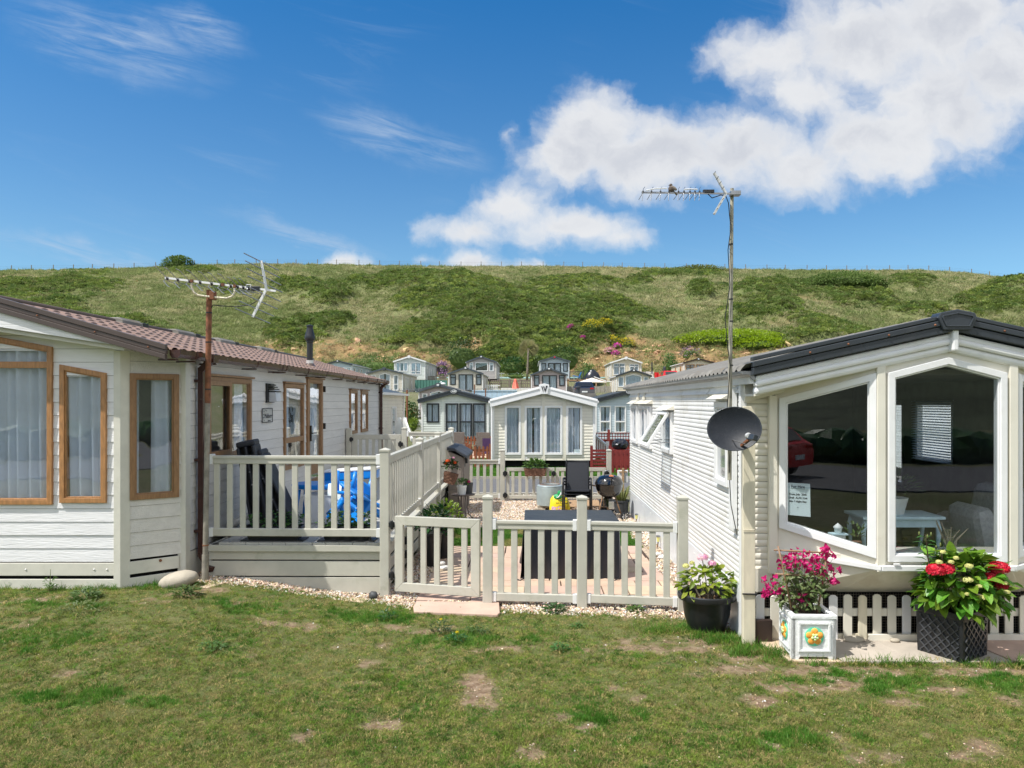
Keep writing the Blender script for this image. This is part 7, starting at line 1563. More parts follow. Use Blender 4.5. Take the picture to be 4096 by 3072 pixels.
# ------------------------------------------------------------------ the other caravans of the park
def far_van(label, d, px0, px1, apx, py_ap, py_ea, py_b, wallm, roofm, fasm, L=10.5, wins=(), sidewins=(), split=(), row=.16, fas=.16, ov=.12, fthick=.1, dz=0.0, legs=False, wm='trim_white', curm='curtain_white', name='caravan', cap=None, group=None):
    """wins: (px0, px1, py0, py1, material, bars) measured on the front wall at distance d"""
    x0, x1 = P(px0, 0, d).x, P(px1, 0, d).x; zA, zE, zB = P(0, py_ap, d).z, P(0, py_ea, d).z, P(0, py_b, d).z + dz; ax = P(apx, 0, d).x
    t_ = thing(name, label, 'caravan', ((x0 + x1) / 2, d, zB), group=group); w_ = x1 - x0
    top = [(0, zE - .06), (ax - x0, zA - .10), (w_, zE - .06)]; hs_ = []
    for wn in wins: a, b_ = P(wn[0], 0, d).x - x0, P(wn[1], 0, d).x - x0; hs_.append((a + .03, b_ - .03, P(0, wn[3], d).z + .03, P(0, wn[2], d).z - .03))
    wall(t_, (x0, d, 0), (1, 0, 0), (0, -1, 0), 0, w_, zB, zA, hs_, top, row, wallm, 'interior', one='front_cladding', proud=.02)
    for sx, nx in ((x0, -1), (x1, 1)):
        sh = [(a, b_, zE - h1, zE - h0) for a, b_, h0, h1, *_ in sidewins] if (sx * nx < 0) or True else []
        wall(t_, (sx, d, 0), (0, 1, 0), (nx, 0, 0), 0, L, zB, zE - .02, sh, None, row, wallm, 'interior', one='side_cladding', proud=.02)
        for a, b_, h0, h1, *q in sidewins:
            window(t_, (sx, d, 0), (0, 1, 0), (nx, 0, 0), [(a - .03, zE - h1 - .03), (b_ + .03, zE - h1 - .03), (b_ + .03, zE - h0 + .03), (a - .03, zE - h0 + .03)], fw=.07, proud=.04, fm=q[0] if q else wm, gm='glass_far', name='door' if h1 > 1.9 else 'window')
    MB().prism([(x0, 0, zB), (x1, 0, zB), (x1, 0, zE), (ax, 0, zA - .1), (x0, 0, zE)], (0, .05, 0)).v
    k = MB(); k.prism([(x0, d + L, zB), (x1, d + L, zB), (x1, d + L, zE), (ax, d + L, zA - .1), (x0, d + L, zE)], (0, -.05, 0)); k.build('rear_wall', wallm, t_)
    MB().box(x0 + .05, x1 - .05, d + .1, d + L - .1, zB + .02, zB + .06).build('floor', 'interior_dark', t_)
    for s_, xe in ((-1, x0), (1, x1)):
        k = MB(); e = xe + s_ * ov; ze = zE - .02 * 1; k.prism([(e, d - .18, ze), (ax, d - .18, zA), (ax, d - .18, zA - .07), (e, d - .18, ze - .07)], (0, L + .36, 0)); k.build('roof', roofm, t_)
        k = MB(); k.prism([(e, d - .25, ze + .03), (ax, d - .25, zA + .03), (ax, d - .25, zA + .03 - fas), (e + s_ * -.02, d - .25, ze + .03 - fas)], (0, fthick, 0)); k.build('verge_board', fasm, t_, bevel=.01 if d < 45 else 0)
        if d < 45: k = MB(); k.prism([(e, d - .27, ze - .02), (ax, d - .27, zA - .02), (ax, d - .27, zA - .05), (e, d - .27, ze - .05)], (0, .03, 0)); k.build('verge_moulding', fasm, t_)
        MB().box(xe - .04, xe + .04, d - .04, d + .04, zB, zE - .05).build('corner_post', 'trim_white' if wallm != 'van_grey' else 'trim_cream', t_)
        MB().box(e - .05, e + .05, d - .1, d + L + .1, zE - .12, zE - .04).build('gutter', 'trim_white' if d > 50 else fasm, t_)
    for px in split: x = P(px, 0, d).x; MB().box(x - .06, x + .06, d - .035, d, zB, zE + (zA - zE) * (1 - abs(x - ax) / (w_ / 2)) - .15).build('panel_strip', wallm, t_)
    for wn in wins:
        a, b_ = P(wn[0], 0, d).x - x0, P(wn[1], 0, d).x - x0; z1, z0_ = P(0, wn[2], d).z, P(0, wn[3], d).z; fm_ = wn[4] if len(wn) > 4 else wm; bars = []
        for br in (wn[5] if len(wn) > 5 else ()):
            if br[0] == 'v': u_ = a + (b_ - a) * br[1]; bars.append(((u_, z0_ + .03), (u_, z1 - .03), .08))
            else: z_ = z1 + (z0_ - z1) * br[1]; bars.append(((a + .03, z_), (b_ - .03, z_), .07))
        pl_ = [(a, z0_), (b_, z0_), (b_, z1), (a, z1)]
        if len(wn) > 6 and wn[6]: pl_ = [(a, z0_), (b_, z0_), (b_, z1 - .12), ((a + b_) / 2, z1 + .06), (a, z1 - .12)]
        window(t_, (x0, d, 0), (1, 0, 0), (0, -1, 0), pl_, fw=.07 if d > 50 else .06, proud=.05, fm=fm_, gm='glass_far', bars=bars, cur=wn[7] if len(wn) > 7 else [(0, .42), (.58, 1)], curm=curm, amp=.03, name='door' if (z1 - z0_) > 1.75 else 'window')
    MB().box(x0 + .1, x1 - .1, d + .15, d + L - .1, zB - .6, zB - .01).build('underside', 'shade_black' if legs else wallm, t_)  # on raised caravans a near-black filling paints the shade below
    if cap:
        k = MB(); zc = zA - .05; k.prism([(ax - .17, d - .29, zc + .10), (ax, d - .29, zc + .14), (ax + .17, d - .29, zc + .10), (ax + .11, d - .29, zc - .20), (ax - .11, d - .29, zc - .20)], (0, .14, 0)); c_ = k.build('ridge_cap', cap[0], t_, bevel=.01)
        if cap[1] == 'oval':
            k = MB(); k.prism([(ax + .155 * math.cos(a), d - .30, zc - .03 + .085 * math.sin(a)) for a in [i * .3927 for i in range(16)]], (0, .02, 0)); k.ring([(ax + .165 * math.cos(a), d - .305, zc - .03 + .095 * math.sin(a)) for a in [i * .3927 for i in range(16)]], [(ax + .148 * math.cos(a), d - .305, zc - .03 + .078 * math.sin(a)) for a in [i * .3927 for i in range(16)]], (0, .02, 0)); k.build('badge_rim', 'badge_white', c_)
            k = MB(); k.prism([(ax + .148 * math.cos(a), d - .308, zc - .03 + .078 * math.sin(a)) for a in [i * .3927 for i in range(16)]], (0, .006, 0)); k.build('badge_face', fasm, c_)
            text('ABI', c_, (ax, d - .312, zc - .03), .12, 'badge_white', bold=.004, shear=.25, sx=1.25)
        elif cap[1] == 'w':
            k = MB()
            for a in (-.095, -.035): k.prism([(ax + a, d - .30, zc + .05), (ax + a + .035, d - .30, zc + .05), (ax + a + .075, d - .30, zc - .10), (ax + a + .06, d - .30, zc - .13)], (0, .01, 0))
            k.prism([(ax + .06, d - .30, zc + .07), (ax + .11, d - .30, zc + .07), (ax + .035, d - .30, zc - .13), (ax + .02, d - .30, zc - .10)], (0, .01, 0)); k.build('logo', 'ink', c_)
        elif cap[1] == 'dot':
            k = MB(); k.prism([(ax + .10 * math.cos(a), d - .30, zc - .03 + .07 * math.sin(a)) for a in [i * .628 for i in range(10)]], (0, .02, 0)); k.build('badge', cap[2], c_)
    return t_
mat('van_grey', (.42, .39, .375), .5, var=.04); mat('van_palegreen', (.62, .66, .62), .4, var=.04); mat('van_blue', (.44, .52, .56), .5, var=.04); mat('van_beige', (.58, .54, .46), .5, var=.04); mat('van_sand', (.64, .57, .44), .5, var=.04); mat('pink_grey', (.42, .35, .335), .5, var=.04)
mat('window_black', (.018, .022, .028), .35)
SW = [(1.0, 1.6, .5, 1.5), (2.6, 3.4, .45, 2.1), (4.6, 5.2, .5, 1.4), (6.6, 7.2, .5, 1.2)]
# centre cream caravan across the road
F4 = [(0, .38), (.62, 1)]
c1 = far_van('cream caravan with white gable and four tall curtained windows across the road', 24.0, 493.2, 594, 544, 386.5, 399.5, 460.4, 'van_cream', 'trim_white', 'trim_white', 9, [(504.8, 520.9, 405.8, 454.8, 'trim_white', (), 0, [(.0, .9)]), (524.6, 542.4, 405.8, 454.8, 'trim_white', (), 0, [(0, .4), (.55, 1)]), (544.6, 562.4, 405.8, 454.8, 'trim_white', (), 0, [(0, 1)]), (566.1, 582.2, 405.8, 454.8, 'trim_white', (), 0, [(0, .45), (.5, .9)])], SW, (523, 543.4, 564.3), .10, .26, .10, legs=True, cap=('trim_white', 'w'))
# ridge-fall: windows notice
sgn = thing('window_notice', 'small pale sticker in the lower corner of the cream caravan right window', 'sign', P(576, 452, 23.97)); MB().prism([P(574, 449.3, 23.98), P(580.5, 449.3, 23.98), P(580.5, 454, 23.98), P(574, 454, 23.98)], (0, .004, 0)).build('paper', 'paper', sgn); text('Peace of mind', sgn, P(577.2, 452.8, 23.96), .045, 'fence_blue')
k = MB(); k.tube([P(577, 451.2, 23.96), P(576.2, 450.5, 23.96)], .006, 4); k.tube([P(577, 451.2, 23.96), P(578.8, 449.9, 23.96)], .006, 4); k.build('tick_mark', 'fence_blue', sgn)
k = MB()
for x in (-.8, .4, 1.5): k.obox((x, 24.4, .15), (.25, .25, .32))
k.build('axle_stand', 'block', c1)
MB().tube([P(492, 402, 23.9), P(492, 468, 23.9)], .035, 8).build('downpipe', 'trim_white', c1)
far_van('white-green caravan with black fascia and three tall black-framed windows', 39.0, 422, 488, 454.3, 390, 399.2, 441, 'van_palegreen', 'roof_dark', 'fascia_black', 10, [(426.6, 439.3, 403.3, 422.6, 'window_black', (), 0, [(0, .35), (.5, 1)]), (445.5, 458.5, 403.3, 439, 'window_black', (('h', .52),), 0, [(0, .45), (.5, 1)]), (459.4, 472.4, 403.3, 439, 'window_black', (('h', .52),), 0, [(0, .45), (.5, 1)]), (473, 485.7, 403.3, 439, 'window_black', (('h', .52),), 0, [(0, .45), (.5, 1)])], SW, (443,), .13, .24, .2, cap=('fascia_black', 'oval'))
far_van('blue-grey caravan with dark roof half hidden behind the white caravan', 39.5, 595.9, 661, 628.4, 390.5, 398.8, 441, 'van_blue', 'roof_dark', 'fascia_black', 10, [(599.5, 610.9, 405.8, 433, 'trim_white', (('h', .58),)), (614.5, 626, 405.8, 433, 'trim_white', (('h', .58),)), (630, 642, 405.8, 433, 'trim_white', (('h', .58),))], SW, (), .13, .22, .06, cap=('fascia_black', 'oval'))
far_van('pinkish grey caravan with slate roof behind the black-fascia caravan', 57, 419, 459, 438.3, 384, 390.4, 424, 'pink_grey', 'roof_moss', 'roof_slate', 11, [(422, 427.5, 393.5, 400, 'trim_white'), (430, 448, 391.5, 400, 'trim_white', (), 1), (452, 457, 393.5, 400, 'trim_white')], SW, (), .16, .2, .2, cap=('roof_slate', 'dot', 'badge_white'))
# caravan beyond the lodge, only its side in view
xx = thing('caravan', 'weathered cream caravan with grey tiled roof beyond the lodge', 'caravan', (-6.8, 27, 0)); wall(xx, (-5.0, 0, 0), (0, 1, 0), (1, 0, 0), 22.6, 29, .2, 2.55, [(26.6, 27.4, 1.0, 2.0)], None, .12, 'van_cream', one='side_cladding', proud=.02)
window(xx, (-5.0, 0, 0), (0, 1, 0), (1, 0, 0), [(26.57, .97), (27.43, .97), (27.43, 2.03), (26.57, 2.03)], fw=.06, proud=.06, gm='glass_far'); k = MB(); k.prism([(-4.8, 22.4, 2.50), (-6.8, 22.4, 3.0), (-8.8, 22.4, 2.50)], (0, 6.8, 0)); k.build('roof', 'roof_slate', xx); MB().box(-4.86, -4.76, 22.4, 29.2, 2.44, 2.52).build('gutter', 'trim_white', xx); MB().box(-8.6, -5.06, 22.6, 28.95, .2, 2.5).build('body', 'van_cream', xx); MB().tube([(-4.95, 29.02, 0), (-4.95, 29.02, 2.5)], .04, 6).build('downpipe', 'trim_white', xx)
# terraces
T = far_van; wh = 'trim_white'; bk_ = 'window_black'
T('pale grey caravan with black roof edge, furthest left on the upper terrace', 93, 324.5, 352, 338, 360.5, 364.4, 381, 'van_blue', 'roof_slate', 'fascia_black', 11.5, [(326, 331, 368, 378, wh), (333, 341, 367.5, 379, wh, (('v', .5),)), (343, 351, 367.5, 379, wh, (('v', .5),))], [(1.0, 1.7, .4, 1.9), (3.4, 4.1, .4, 1.9), (4.9, 5.5, .4, 1.9), (7.8, 8.2, .4, 1.2), (9.2, 9.6, .4, 1.2)], (), cap=('fascia_black', 'dot', 'badge_white'))
T('beige caravan with slate roof and tall white windows on the left lower terrace', 74, 367.8, 402.4, 384.6, 368.2, 372.8, 393, 'van_beige', 'roof_slate', 'roof_slate', 9.4, [(371, 376, 375, 386, wh), (379.2, 390.6, 373.6, 390.8, wh, (('h', .65),), 1), (393.5, 398.5, 375, 390.5, wh, (('h', .6),))], [(1.6, 2.2, .4, 1.9), (2.8, 3.4, .4, 1.9), (5.4, 6.0, .4, 1.4)], (), cap=('roof_slate', 'dot', 'roof_slate'))
T('pale grey caravan with white roof edge in front of the ochre bank', 85, 394.5, 425, 409.4, 356.3, 361.2, 379.6, 'van_palegreen', 'trim_white', 'trim_white', 11, [(396, 408, 362.5, 371.5, wh, (('v', .33), ('v', .66))), (410.8, 421, 362.5, 374.4, wh, (('v', .5), ('h', .75)))], [(1.5, 2.1, .4, 1.3), (3.0, 3.6, .4, 2.0), (5.0, 5.5, .4, 1.4), (7.8, 8.2, .4, 1.4)], (409.7,), cap=('trim_white', 'dot', 'badge_white'))
T('beige grey caravan with wide curtained patio door left of the trellis fence', 72, 448.6, 482.5, 465.7, 367.3, 373.4, 391, 'van_beige', 'roof_slate', 'roof_slate', 9.2, [(450.2, 455.9, 374.3, 384.8, bk_, (('h', .3),), 0, [(0, 1)]), (458.6, 473.2, 374.3, 391, bk_, (('v', .5),), 0, [(0, .44), (.56, 1)]), (476, 481.4, 374.3, 384.8, bk_, (('h', .3),), 0, [(0, 1)])], [(1, 1.7, .4, 1.5), (3.4, 4.2, .4, 2.0)], (457, 474.6), cap=('roof_slate', 'dot', 'badge_white'))
T('grey caravan with a single big dark window on the upper terrace', 85, 467, 496, 481.3, 356.2, 361.8, 378.8, 'van_grey', 'roof_slate', 'roof_slate', 10.5, [(469.4, 473.4, 362.4, 370.6, wh, (('h', .28),)), (475, 488, 362.4, 371.3, wh, (), 0, ()), (489.2, 493.7, 362.4, 371.3, wh, (('h', .28),))], [(2, 2.8, .4, 1.9), (5, 6, .4, 1.4)], (), legs=True, cap=('roof_slate', 'dot', 'badge_white'))
T('pinkish grey caravan with wide curtained patio door in front of the palm', 72, 531.5, 566.5, 549, 368, 374.4, 392, 'pink_grey', 'roof_slate', 'roof_slate', 9.2, [(533.8, 539.4, 375.2, 385.8, bk_, (('h', .25),), 0, [(0, 1)]), (542, 556.9, 375.2, 392, bk_, (('v', .5),), 0, [(0, .44), (.56, 1)]), (559, 564.7, 375.2, 385.8, bk_, (('h', .25),), 0, [(0, 1)])], [(1, 1.7, .4, 1.5), (3.4, 4.2, .4, 2.0)], (), cap=('roof_slate', 'dot', 'badge_white'))
T('pale grey caravan with red roof badge on the upper terrace', 85, 540, 569, 554.5, 356.6, 360.9, 381, 'van_blue', 'roof_slate', 'roof_slate', 10.5, [(541.5, 546.2, 363, 371, bk_, (), 0, [(0, 1)]), (548, 561, 363, 372, bk_, (('v', .5),), 0, [(.05, .42), (.58, .95)]), (562.8, 567.8, 363, 371.5, bk_, (), 0, [(0, 1)])], [(1, 1.7, .4, 1.5)], (), cap=('roof_slate', 'dot', 'red_paint'))
T('cream white caravan with white roof edge above the dark-trimmed cream one', 85, 611, 641, 626, 357.5, 362.4, 381, 'van_sand', 'trim_white', 'trim_white', 6.7, [(613.5, 625, 363.2, 375, wh, (('v', .5), ('h', .3))), (629.5, 638.8, 364, 371, wh, (('v', .5), ('h', .35)))], [(1, 1.8, .4, 1.6), (3, 3.6, .4, 1.4)], (627,), cap=('trim_white', 'dot', 'badge_white'))
T('cream caravan with dark gable and wide blue-curtained window', 72, 616.8, 650.5, 633.5, 369.6, 375.6, 391, 'van_sand', 'roof_slate', 'fascia_black', 6.2, [(618, 623.7, 376.6, 387, wh, (), 0, [(0, 1)]), (625.2, 641.6, 374.8, 387, wh, (), 1, [(0, 1)]), (643.5, 648.5, 376.6, 382, wh, (), 0, [(0, 1)])], [(1, 1.8, .4, 1.6), (3, 3.6, .4, 1.9)], (), curm='curtain', cap=('roof_dark', 'dot', 'badge_white'))
T('beige caravan with brown roof edge at the right end of the upper terrace', 85, 684, 713, 698, 358.4, 362.4, 381, 'van_sand', 'brown_dark', 'brown_dark', 7.6, [(685.5, 694.8, 364.5, 373, 'oak', (('h', .3),)), (696, 704, 364.5, 375, 'oak', (('v', .5),)), (705, 711, 364.5, 373, 'oak', (('h', .3),))], [(1.5, 2.2, .4, 1.9, 'oak'), (4.6, 5.1, .4, 1.9, 'oak')], (), cap=('brown_dark', 'dot', 'badge_white'))

# fences, walls and sheds between them
def slat_fence(label, d, px0, px1, py0, py1, m_, cat='fence', rails=(.25, .8), w=.09, gap=.07, name='picket_fence', y2=None, group=None, th=.025):
    a, b_ = P(px0, py0, d), P(px1, py1, d); t_ = thing(name, label, cat, (a.x, d, b_.z), group=group); h = a.z - b_.z; n = int((b_.x - a.x) / (w + gap)); me = MB().box(0, w, -th / 2, th / 2, 0, h).mesh('picket', m_)
    if n <= 60:
        for i in range(n): q = bpy.data.objects.new('picket', me); COL.objects.link(q); q.parent = t_; q.location = (i * (w + gap), 0, 0)
    for r_ in rails: MB().box(a.x, b_.x, d + .02, d + .06, b_.z + h * r_, b_.z + h * r_ + .08).build('rail', m_, t_)
    return t_
tf = slat_fence('weathered brown trellis-topped fence between the terraces', 79, 489.5, 530.7, 380.2, 387.8, 'fence_grey', w=.10, gap=.10, rails=(0, .52, .93)); k = MB()
for i in range(5): x = P(489.5 + i * 10.2, 0, 79).x; k.box(x - .07, x + .07, 78.9, 79.05, 3.5, 4.7)
k.build('fence_post', 'fence_grey', tf)
w1 = thing('garden_wall', 'low white painted block wall behind the coral parasol', 'wall', P(515, 391, 75)); a, b_ = P(500.8, 387.9, 75), P(530.7, 394, 75)
for j in range(4):
    for i in range(9): MB().box(a.x + i * .335 + .01, a.x + i * .335 + .33, 75, 75.2, b_.z + j * .155 + .006, b_.z + j * .155 + .15).build('wall_block', 'planter_white', w1)
slat_fence('white picket fence beside the beige grey caravan steps', 73, 485.5, 500, 384.6, 391.3, 'trim_white', w=.10, gap=.08)
bf = thing('panel_fence', 'pale blue boarded fence behind the cream caravan roof', 'fence', P(495, 398, 62)); a, b_ = P(472, 390.8, 62), P(517, 402, 62)
for i in range(9): x = a.x + i * .42; MB().box(x + .01, x + .41, 62, 62.04, b_.z, a.z).build('panel_board', 'fence_blue', bf)
MB().box(a.x, b_.x, 61.95, 62.05, a.z - .02, a.z + .05).build('rail', 'fence_blue', bf)
gf = thing('sheet_fence', 'green ribbed sheet fence on the bank left of the beige grey caravan', 'fence', P(432, 388, 78)); a, b_ = P(415, 380.2, 78), P(447.8, 392, 78); k = MB()
for i in range(11): x = a.x + i * .31; MB().prism([(x, 78, b_.z), (x + .25, 78, b_.z), (x + .305, 78.05, b_.z), (x + .305, 78.08, b_.z), (x, 78.03, b_.z)], (0, 0, a.z - b_.z)).build('fence_sheet', 'fence_green', gf)
slat_fence('dark weathered picket fence beside the white-roofed caravan', 86, 428, 437, 376.2, 380.5, 'fence_grey', w=.09, gap=.06); slat_fence('grey picket fence below the purple flowering shrub', 86, 438.5, 447, 376.2, 380.5, 'fence_grey', w=.09, gap=.06)
slat_fence('white picket veranda rail of the beige terrace caravan', 83.6, 409, 417.5, 384, 389, 'trim_white', w=.10, gap=.08); slat_fence('white picket rail at the left upper terrace caravan', 84.5, 362, 371, 373.6, 377.5, 'trim_white', w=.1, gap=.08)
slat_fence('white rail beside the grey caravan with the big dark window', 86, 496.8, 504.3, 372.5, 379, 'trim_white', w=.05, gap=.2)
slat_fence('white picket fence right of the cream white caravan', 86, 641.5, 654, 371.5, 378, 'trim_white', w=.10, gap=.08)
wr = thing('rail_fence', 'long low timber rail along the upper terrace edge', 'fence', P(600, 381, 80)); k = MB(); k.box(P(567, 0, 80).x, P(607, 0, 80).x, 80, 80.1, 4.48, 4.62); k.build('rail', 'wood_rail', wr)
for i in range(5): x = P(568 + i * 9.4, 0, 80).x; MB().box(x - .07, x + .07, 80, 80.12, 3.2, 4.75).build('post', 'wood_rail', wr)
gr_ = thing('garden_wall', 'grey block retaining wall below the open cream parasol', 'wall', P(590, 390, 76)); a, b_ = P(566, 386.3, 77), P(612, 394, 77)
for j in range(3):
    for i in range(12): MB().box(a.x + i * .4, a.x + i * .4 + .385, 77, 77.2, b_.z + j * .27, b_.z + j * .27 + .26).build('wall_block', 'concrete', gr_)
gb = thing('balcony', 'dark decking balcony with glass rail beside the red-badged caravan', 'balcony', P(577, 383, 84)); a, b_ = P(569.8, 371, 84), P(583.5, 386, 84); MB().box(a.x, b_.x, 84, 84.2, b_.z, P(0, 380.5, 84).z).build('base', 'grey_pot', gb); MB().box(a.x + .05, b_.x - .05, 84, 84.03, P(0, 380, 84).z, a.z - .1).build('glass_panel', 'glass_far', gb)
for x in (a.x, b_.x): MB().box(x - .06, x + .06, 84, 84.1, b_.z, a.z).build('post', 'grey_pot', gb)
MB().box(a.x, b_.x, 84, 84.08, a.z - .12, a.z - .05).build('handrail', 'grey_pot', gb); 
bc_ = thing('deck_chair', 'blue and white sun chair behind the glass balcony', 'chair', P(577, 379, 85)); MB().obox(P(576.5, 376.5, 85), (.9, .5, .08), rotm(0, 12, 0)).build('seat', 'blue_plastic', bc_); MB().obox(P(580, 374.8, 85), (.1, .5, .8), rotm(0, 25, 0)).build('backrest', 'blue_plastic', bc_); k = MB()
for x in (574, 580): k.tube([P(x, 376.5, 85), P(x, 380.6, 85)], .03, 5)
k.build('leg', 'trim_white', bc_)
cb2 = thing('covered_barbecue', 'black covered barbecue beyond the open parasol', 'barbecue', P(592, 381, 83)); k = MB(); k.lathe([(.85, -.1), (.82, .4), (.6, .9), (.42, 1.02), (.3, 1.2), (.1, 1.28)], P(592.5, 381, 83), 16, sq=(1.1, .7)); k.build('cover', 'cover_black', cb2, smooth='auto')
pz = thing('parasol', 'closed coral parasol standing before the white wall', 'parasol', P(515.2, 391, 74)); b_ = P(515.2, 392, 74); MB().tube([b_, b_ + Vector((0, 0, 1.2))], .025, 6).build('pole', 'steel', pz); k = MB()
rows = [[b_ + Vector((r_ * (1 + .25 * math.cos(a * 5)) * math.cos(a), r_ * (1 + .25 * math.cos(a * 5)) * math.sin(a), z)) for a in [i * 6.2832 / 30 for i in range(31)]] for r_, z in ((.34, .35), (.30, .4), (.22, .85), (.13, 1.1), (.15, 1.2), (.03, 1.33))]; k.sheet(rows); k.build('canopy', 'coral', pz, smooth=True)
po = thing('parasol', 'open cream cantilever parasol above the parked dark car', 'parasol', P(592, 390, 74)); cpz = P(592, 377.8, 74); k = MB()
for i in range(8): a0, a1 = i * .7854, (i + 1) * .7854; k.add([cpz, (cpz.x + 1.55 * math.cos(a0), cpz.y + 1.55 * math.sin(a0), cpz.z - .60 + .12), (cpz.x + 1.55 * math.cos(a1), cpz.y + 1.55 * math.sin(a1), cpz.z - .6 + .12)], [(0, 1, 2)])
k.build('canopy', 'parasol_cream', po); k = MB(); k.tube([cpz + Vector((.2, 0, .1)), cpz + Vector((1.5, .3, -.35)), cpz + Vector((2.0, .3, -.4))], .04, 6); k.tube([cpz + Vector((1.35, .3, -1.9)), cpz + Vector((1.35, .3, -.2))], .045, 6); k.build('arm', 'trim_white', po)
# parked cars
def car(label, d, px, py, m_, w_=1.8, h=1.5, rear=True, rz_=0):
    b_ = P(px, py, d); t_ = thing('parked_car', label, 'car', b_, R(rz_)); q = MB(); prof = [(-2.1, .35), (-2.12, .75), (-2.0, .98), (-1.85, 1.05), (-1.55, 1.42), (-1.3, h), (.3, h - .02), (1.0, 1.05), (1.95, .88), (2.12, .6), (2.1, .32)]
    rows = []
    for s_, k_ in ((-1, 0), (-.96, 1), (-.8, 1.02), (.8, 1.02), (.96, 1), (1, 0)):
        rows.append([(s_ * w_ / 2 * (.82 if z > 1.06 else 1), y, z if k_ else min(z, 1.0)) for y, z in prof])
    q.sheet(rows); q.add([rows[0][i] for i in range(len(prof))], [tuple(range(len(prof)))]); q.add([rows[-1][i] for i in range(len(prof))], [tuple(range(len(prof)))]); q.build('body', m_, t_, local=True, smooth='auto')
    q = MB(); q.prism([(-w_ * .36, -1.86, 1.07), (w_ * .36, -1.86, 1.07), (w_ * .33, -1.60, 1.40), (-w_ * .33, -1.60, 1.40)], (0, -.02, 0)); q.build('rear_window', 'car_glass', t_, local=True)
    for s_ in (-1, 1):
        q = MB(); q.obox((s_ * w_ * .36, -2.09, .88), (.34, .06, .13)); q.build('tail_light', 'tail_red', t_, local=True, bevel=.02); q = MB(); q.prism([(s_ * (w_ * .42), -1.4, 1.06), (s_ * w_ * .42, .85, 1.06), (s_ * w_ * .40, .3, 1.40), (s_ * w_ * .40, -1.2, 1.40)], (s_ * .015, 0, 0)); q.build('side_window', 'car_glass', t_, local=True)
        for y in (-1.35, 1.3): q = MB(); q.lathe([(.2, -.1), (.33, -.1), (.33, .1), (.2, .1)], (s_ * w_ * .44, y, .33), 20, rotm(0, 90, 0)); q.build('wheel', 'black_plastic', t_, local=True)
    q = MB(); q.obox((0, -2.12, .6), (.5, .02, .12)); q.build('number_plate', 'badge_white', t_, local=True); return t_
car('dark hatchback parked below the open cream parasol', 68, 583, 398.5, 'car_dark'); car('red car mostly hidden behind the white caravan roof', 84, 668, 384.5, 'red_paint')
rc = car('red car standing on the road behind the lawn, reflected in the bay glass', 10, 530, 402, 'red_paint'); rc.location = (-6.0, -7.3, .01); rc.rotation_euler = (0, 0, R(90))
hg = thing('hedge', 'long dark clipped hedge on the far side of the road behind the lawn', 'hedge', (0, -14, 0)); k = MB()
for i in range(70): k.blob((-26 + i * .75, -14.2, .55), (.9, .7, .62 + .12 * random.random()), 2, .22)
k.build('hedge_mass', 'leaf_dark', hg, kind='stuff')
rt = thing('towel', 'red towel hanging on the white rail', 'towel', P(626, 375, 84)); 
MB().sheet([[P(654.3 + i * .65 * 1.0, 372.4 + j * 2.5, 84.0 + .04 * math.sin(i * 1.3)) for i in range(8)] for j in range(4)]).build('cloth', 'red_paint', rt, smooth=True)
for px, p0, p1, r_, m_, lb in ((604 + 0 * 1, 0, 0, 0, '', ''),): pass
for px, py0, py1, d, w_, m_, lb in ((652, 362, 374, 84, .14, 'black_plastic', 'thin black flue pipe right of the cream white caravan'), (664.5, 366.5, 380, 83, .30, 'shed_lid', 'furled dark grey parasol near the red car'), (583.5 - 24, 0, 0, 0, 0, '', '')):
    if not d: continue
    tag(MB().lathe([(w_ * .5, 0), (w_ * .55, .3), (w_ * .55, P(0, py0, d).z - P(0, py1, d).z - .1), (w_ * .3, P(0, py0, d).z - P(0, py1, d).z)], P(px, py1, d), 12).build('flue_pipe' if w_ < .2 else 'parasol', m_, smooth='auto'), lb, 'flue' if w_ < .2 else 'parasol')
ch = thing('flue_pipe', 'grey capped flue on the roof behind the cream caravan', 'flue', P(577.8, 392, 50)); c = P(577.8, 393.5, 50); MB().lathe([(.14, 0), (.14, .35), (.19, .37), (.19, .46), (.12, .5)], c, 16).build('pipe', 'shed_lid', ch, smooth='auto')
far_ = thing('shed', 'low grey shed roof behind the cream caravan', 'shed', P(578, 400, 50)); MB().box(c.x - .9, c.x + 1.2, 49.6, 52, .2, c.z + .02).build('body', 'roof_moss', far_)
for px, py0, py1, d, lb in ((407, 390, 427.8, 34, 'tall rusty pole with aerial in the garden beyond the lodge'), (474.5, 384.5, 399, 60, 'left rusty pole among the terraces'), (485.6, 388.5, 400, 55, 'rusty pole carrying an aerial above the black-fascia caravan')):
    t_ = thing('aerial_pole', lb, 'aerial', P(px, py1, d)); a, b_ = P(px, py0, d), P(px, py1, d); b_.z = min(b_.z, float(base_z(d))); MB().tube([b_, a], .045, 8).build('pole', 'rust_pole', t_)
    if 'aerial' in lb and d != 60:
        L_ = .052 * 12 if 0 else d * .018; k = MB(); k.bar(a + Vector((-L_ * 1.6, 0, -.08)), a + Vector((L_ * 1.1, 0, .06)), .025)
        for i in range(9): c = a + Vector((-L_ * 1.5 + i * L_ * .3, 0, -.07 + i * .015)); k.tube([c + Vector((-.03, 0, -.09)), c + Vector((.03, 0, .09))], .014, 4)
        k.build('aerial_head', 'steel', t_)
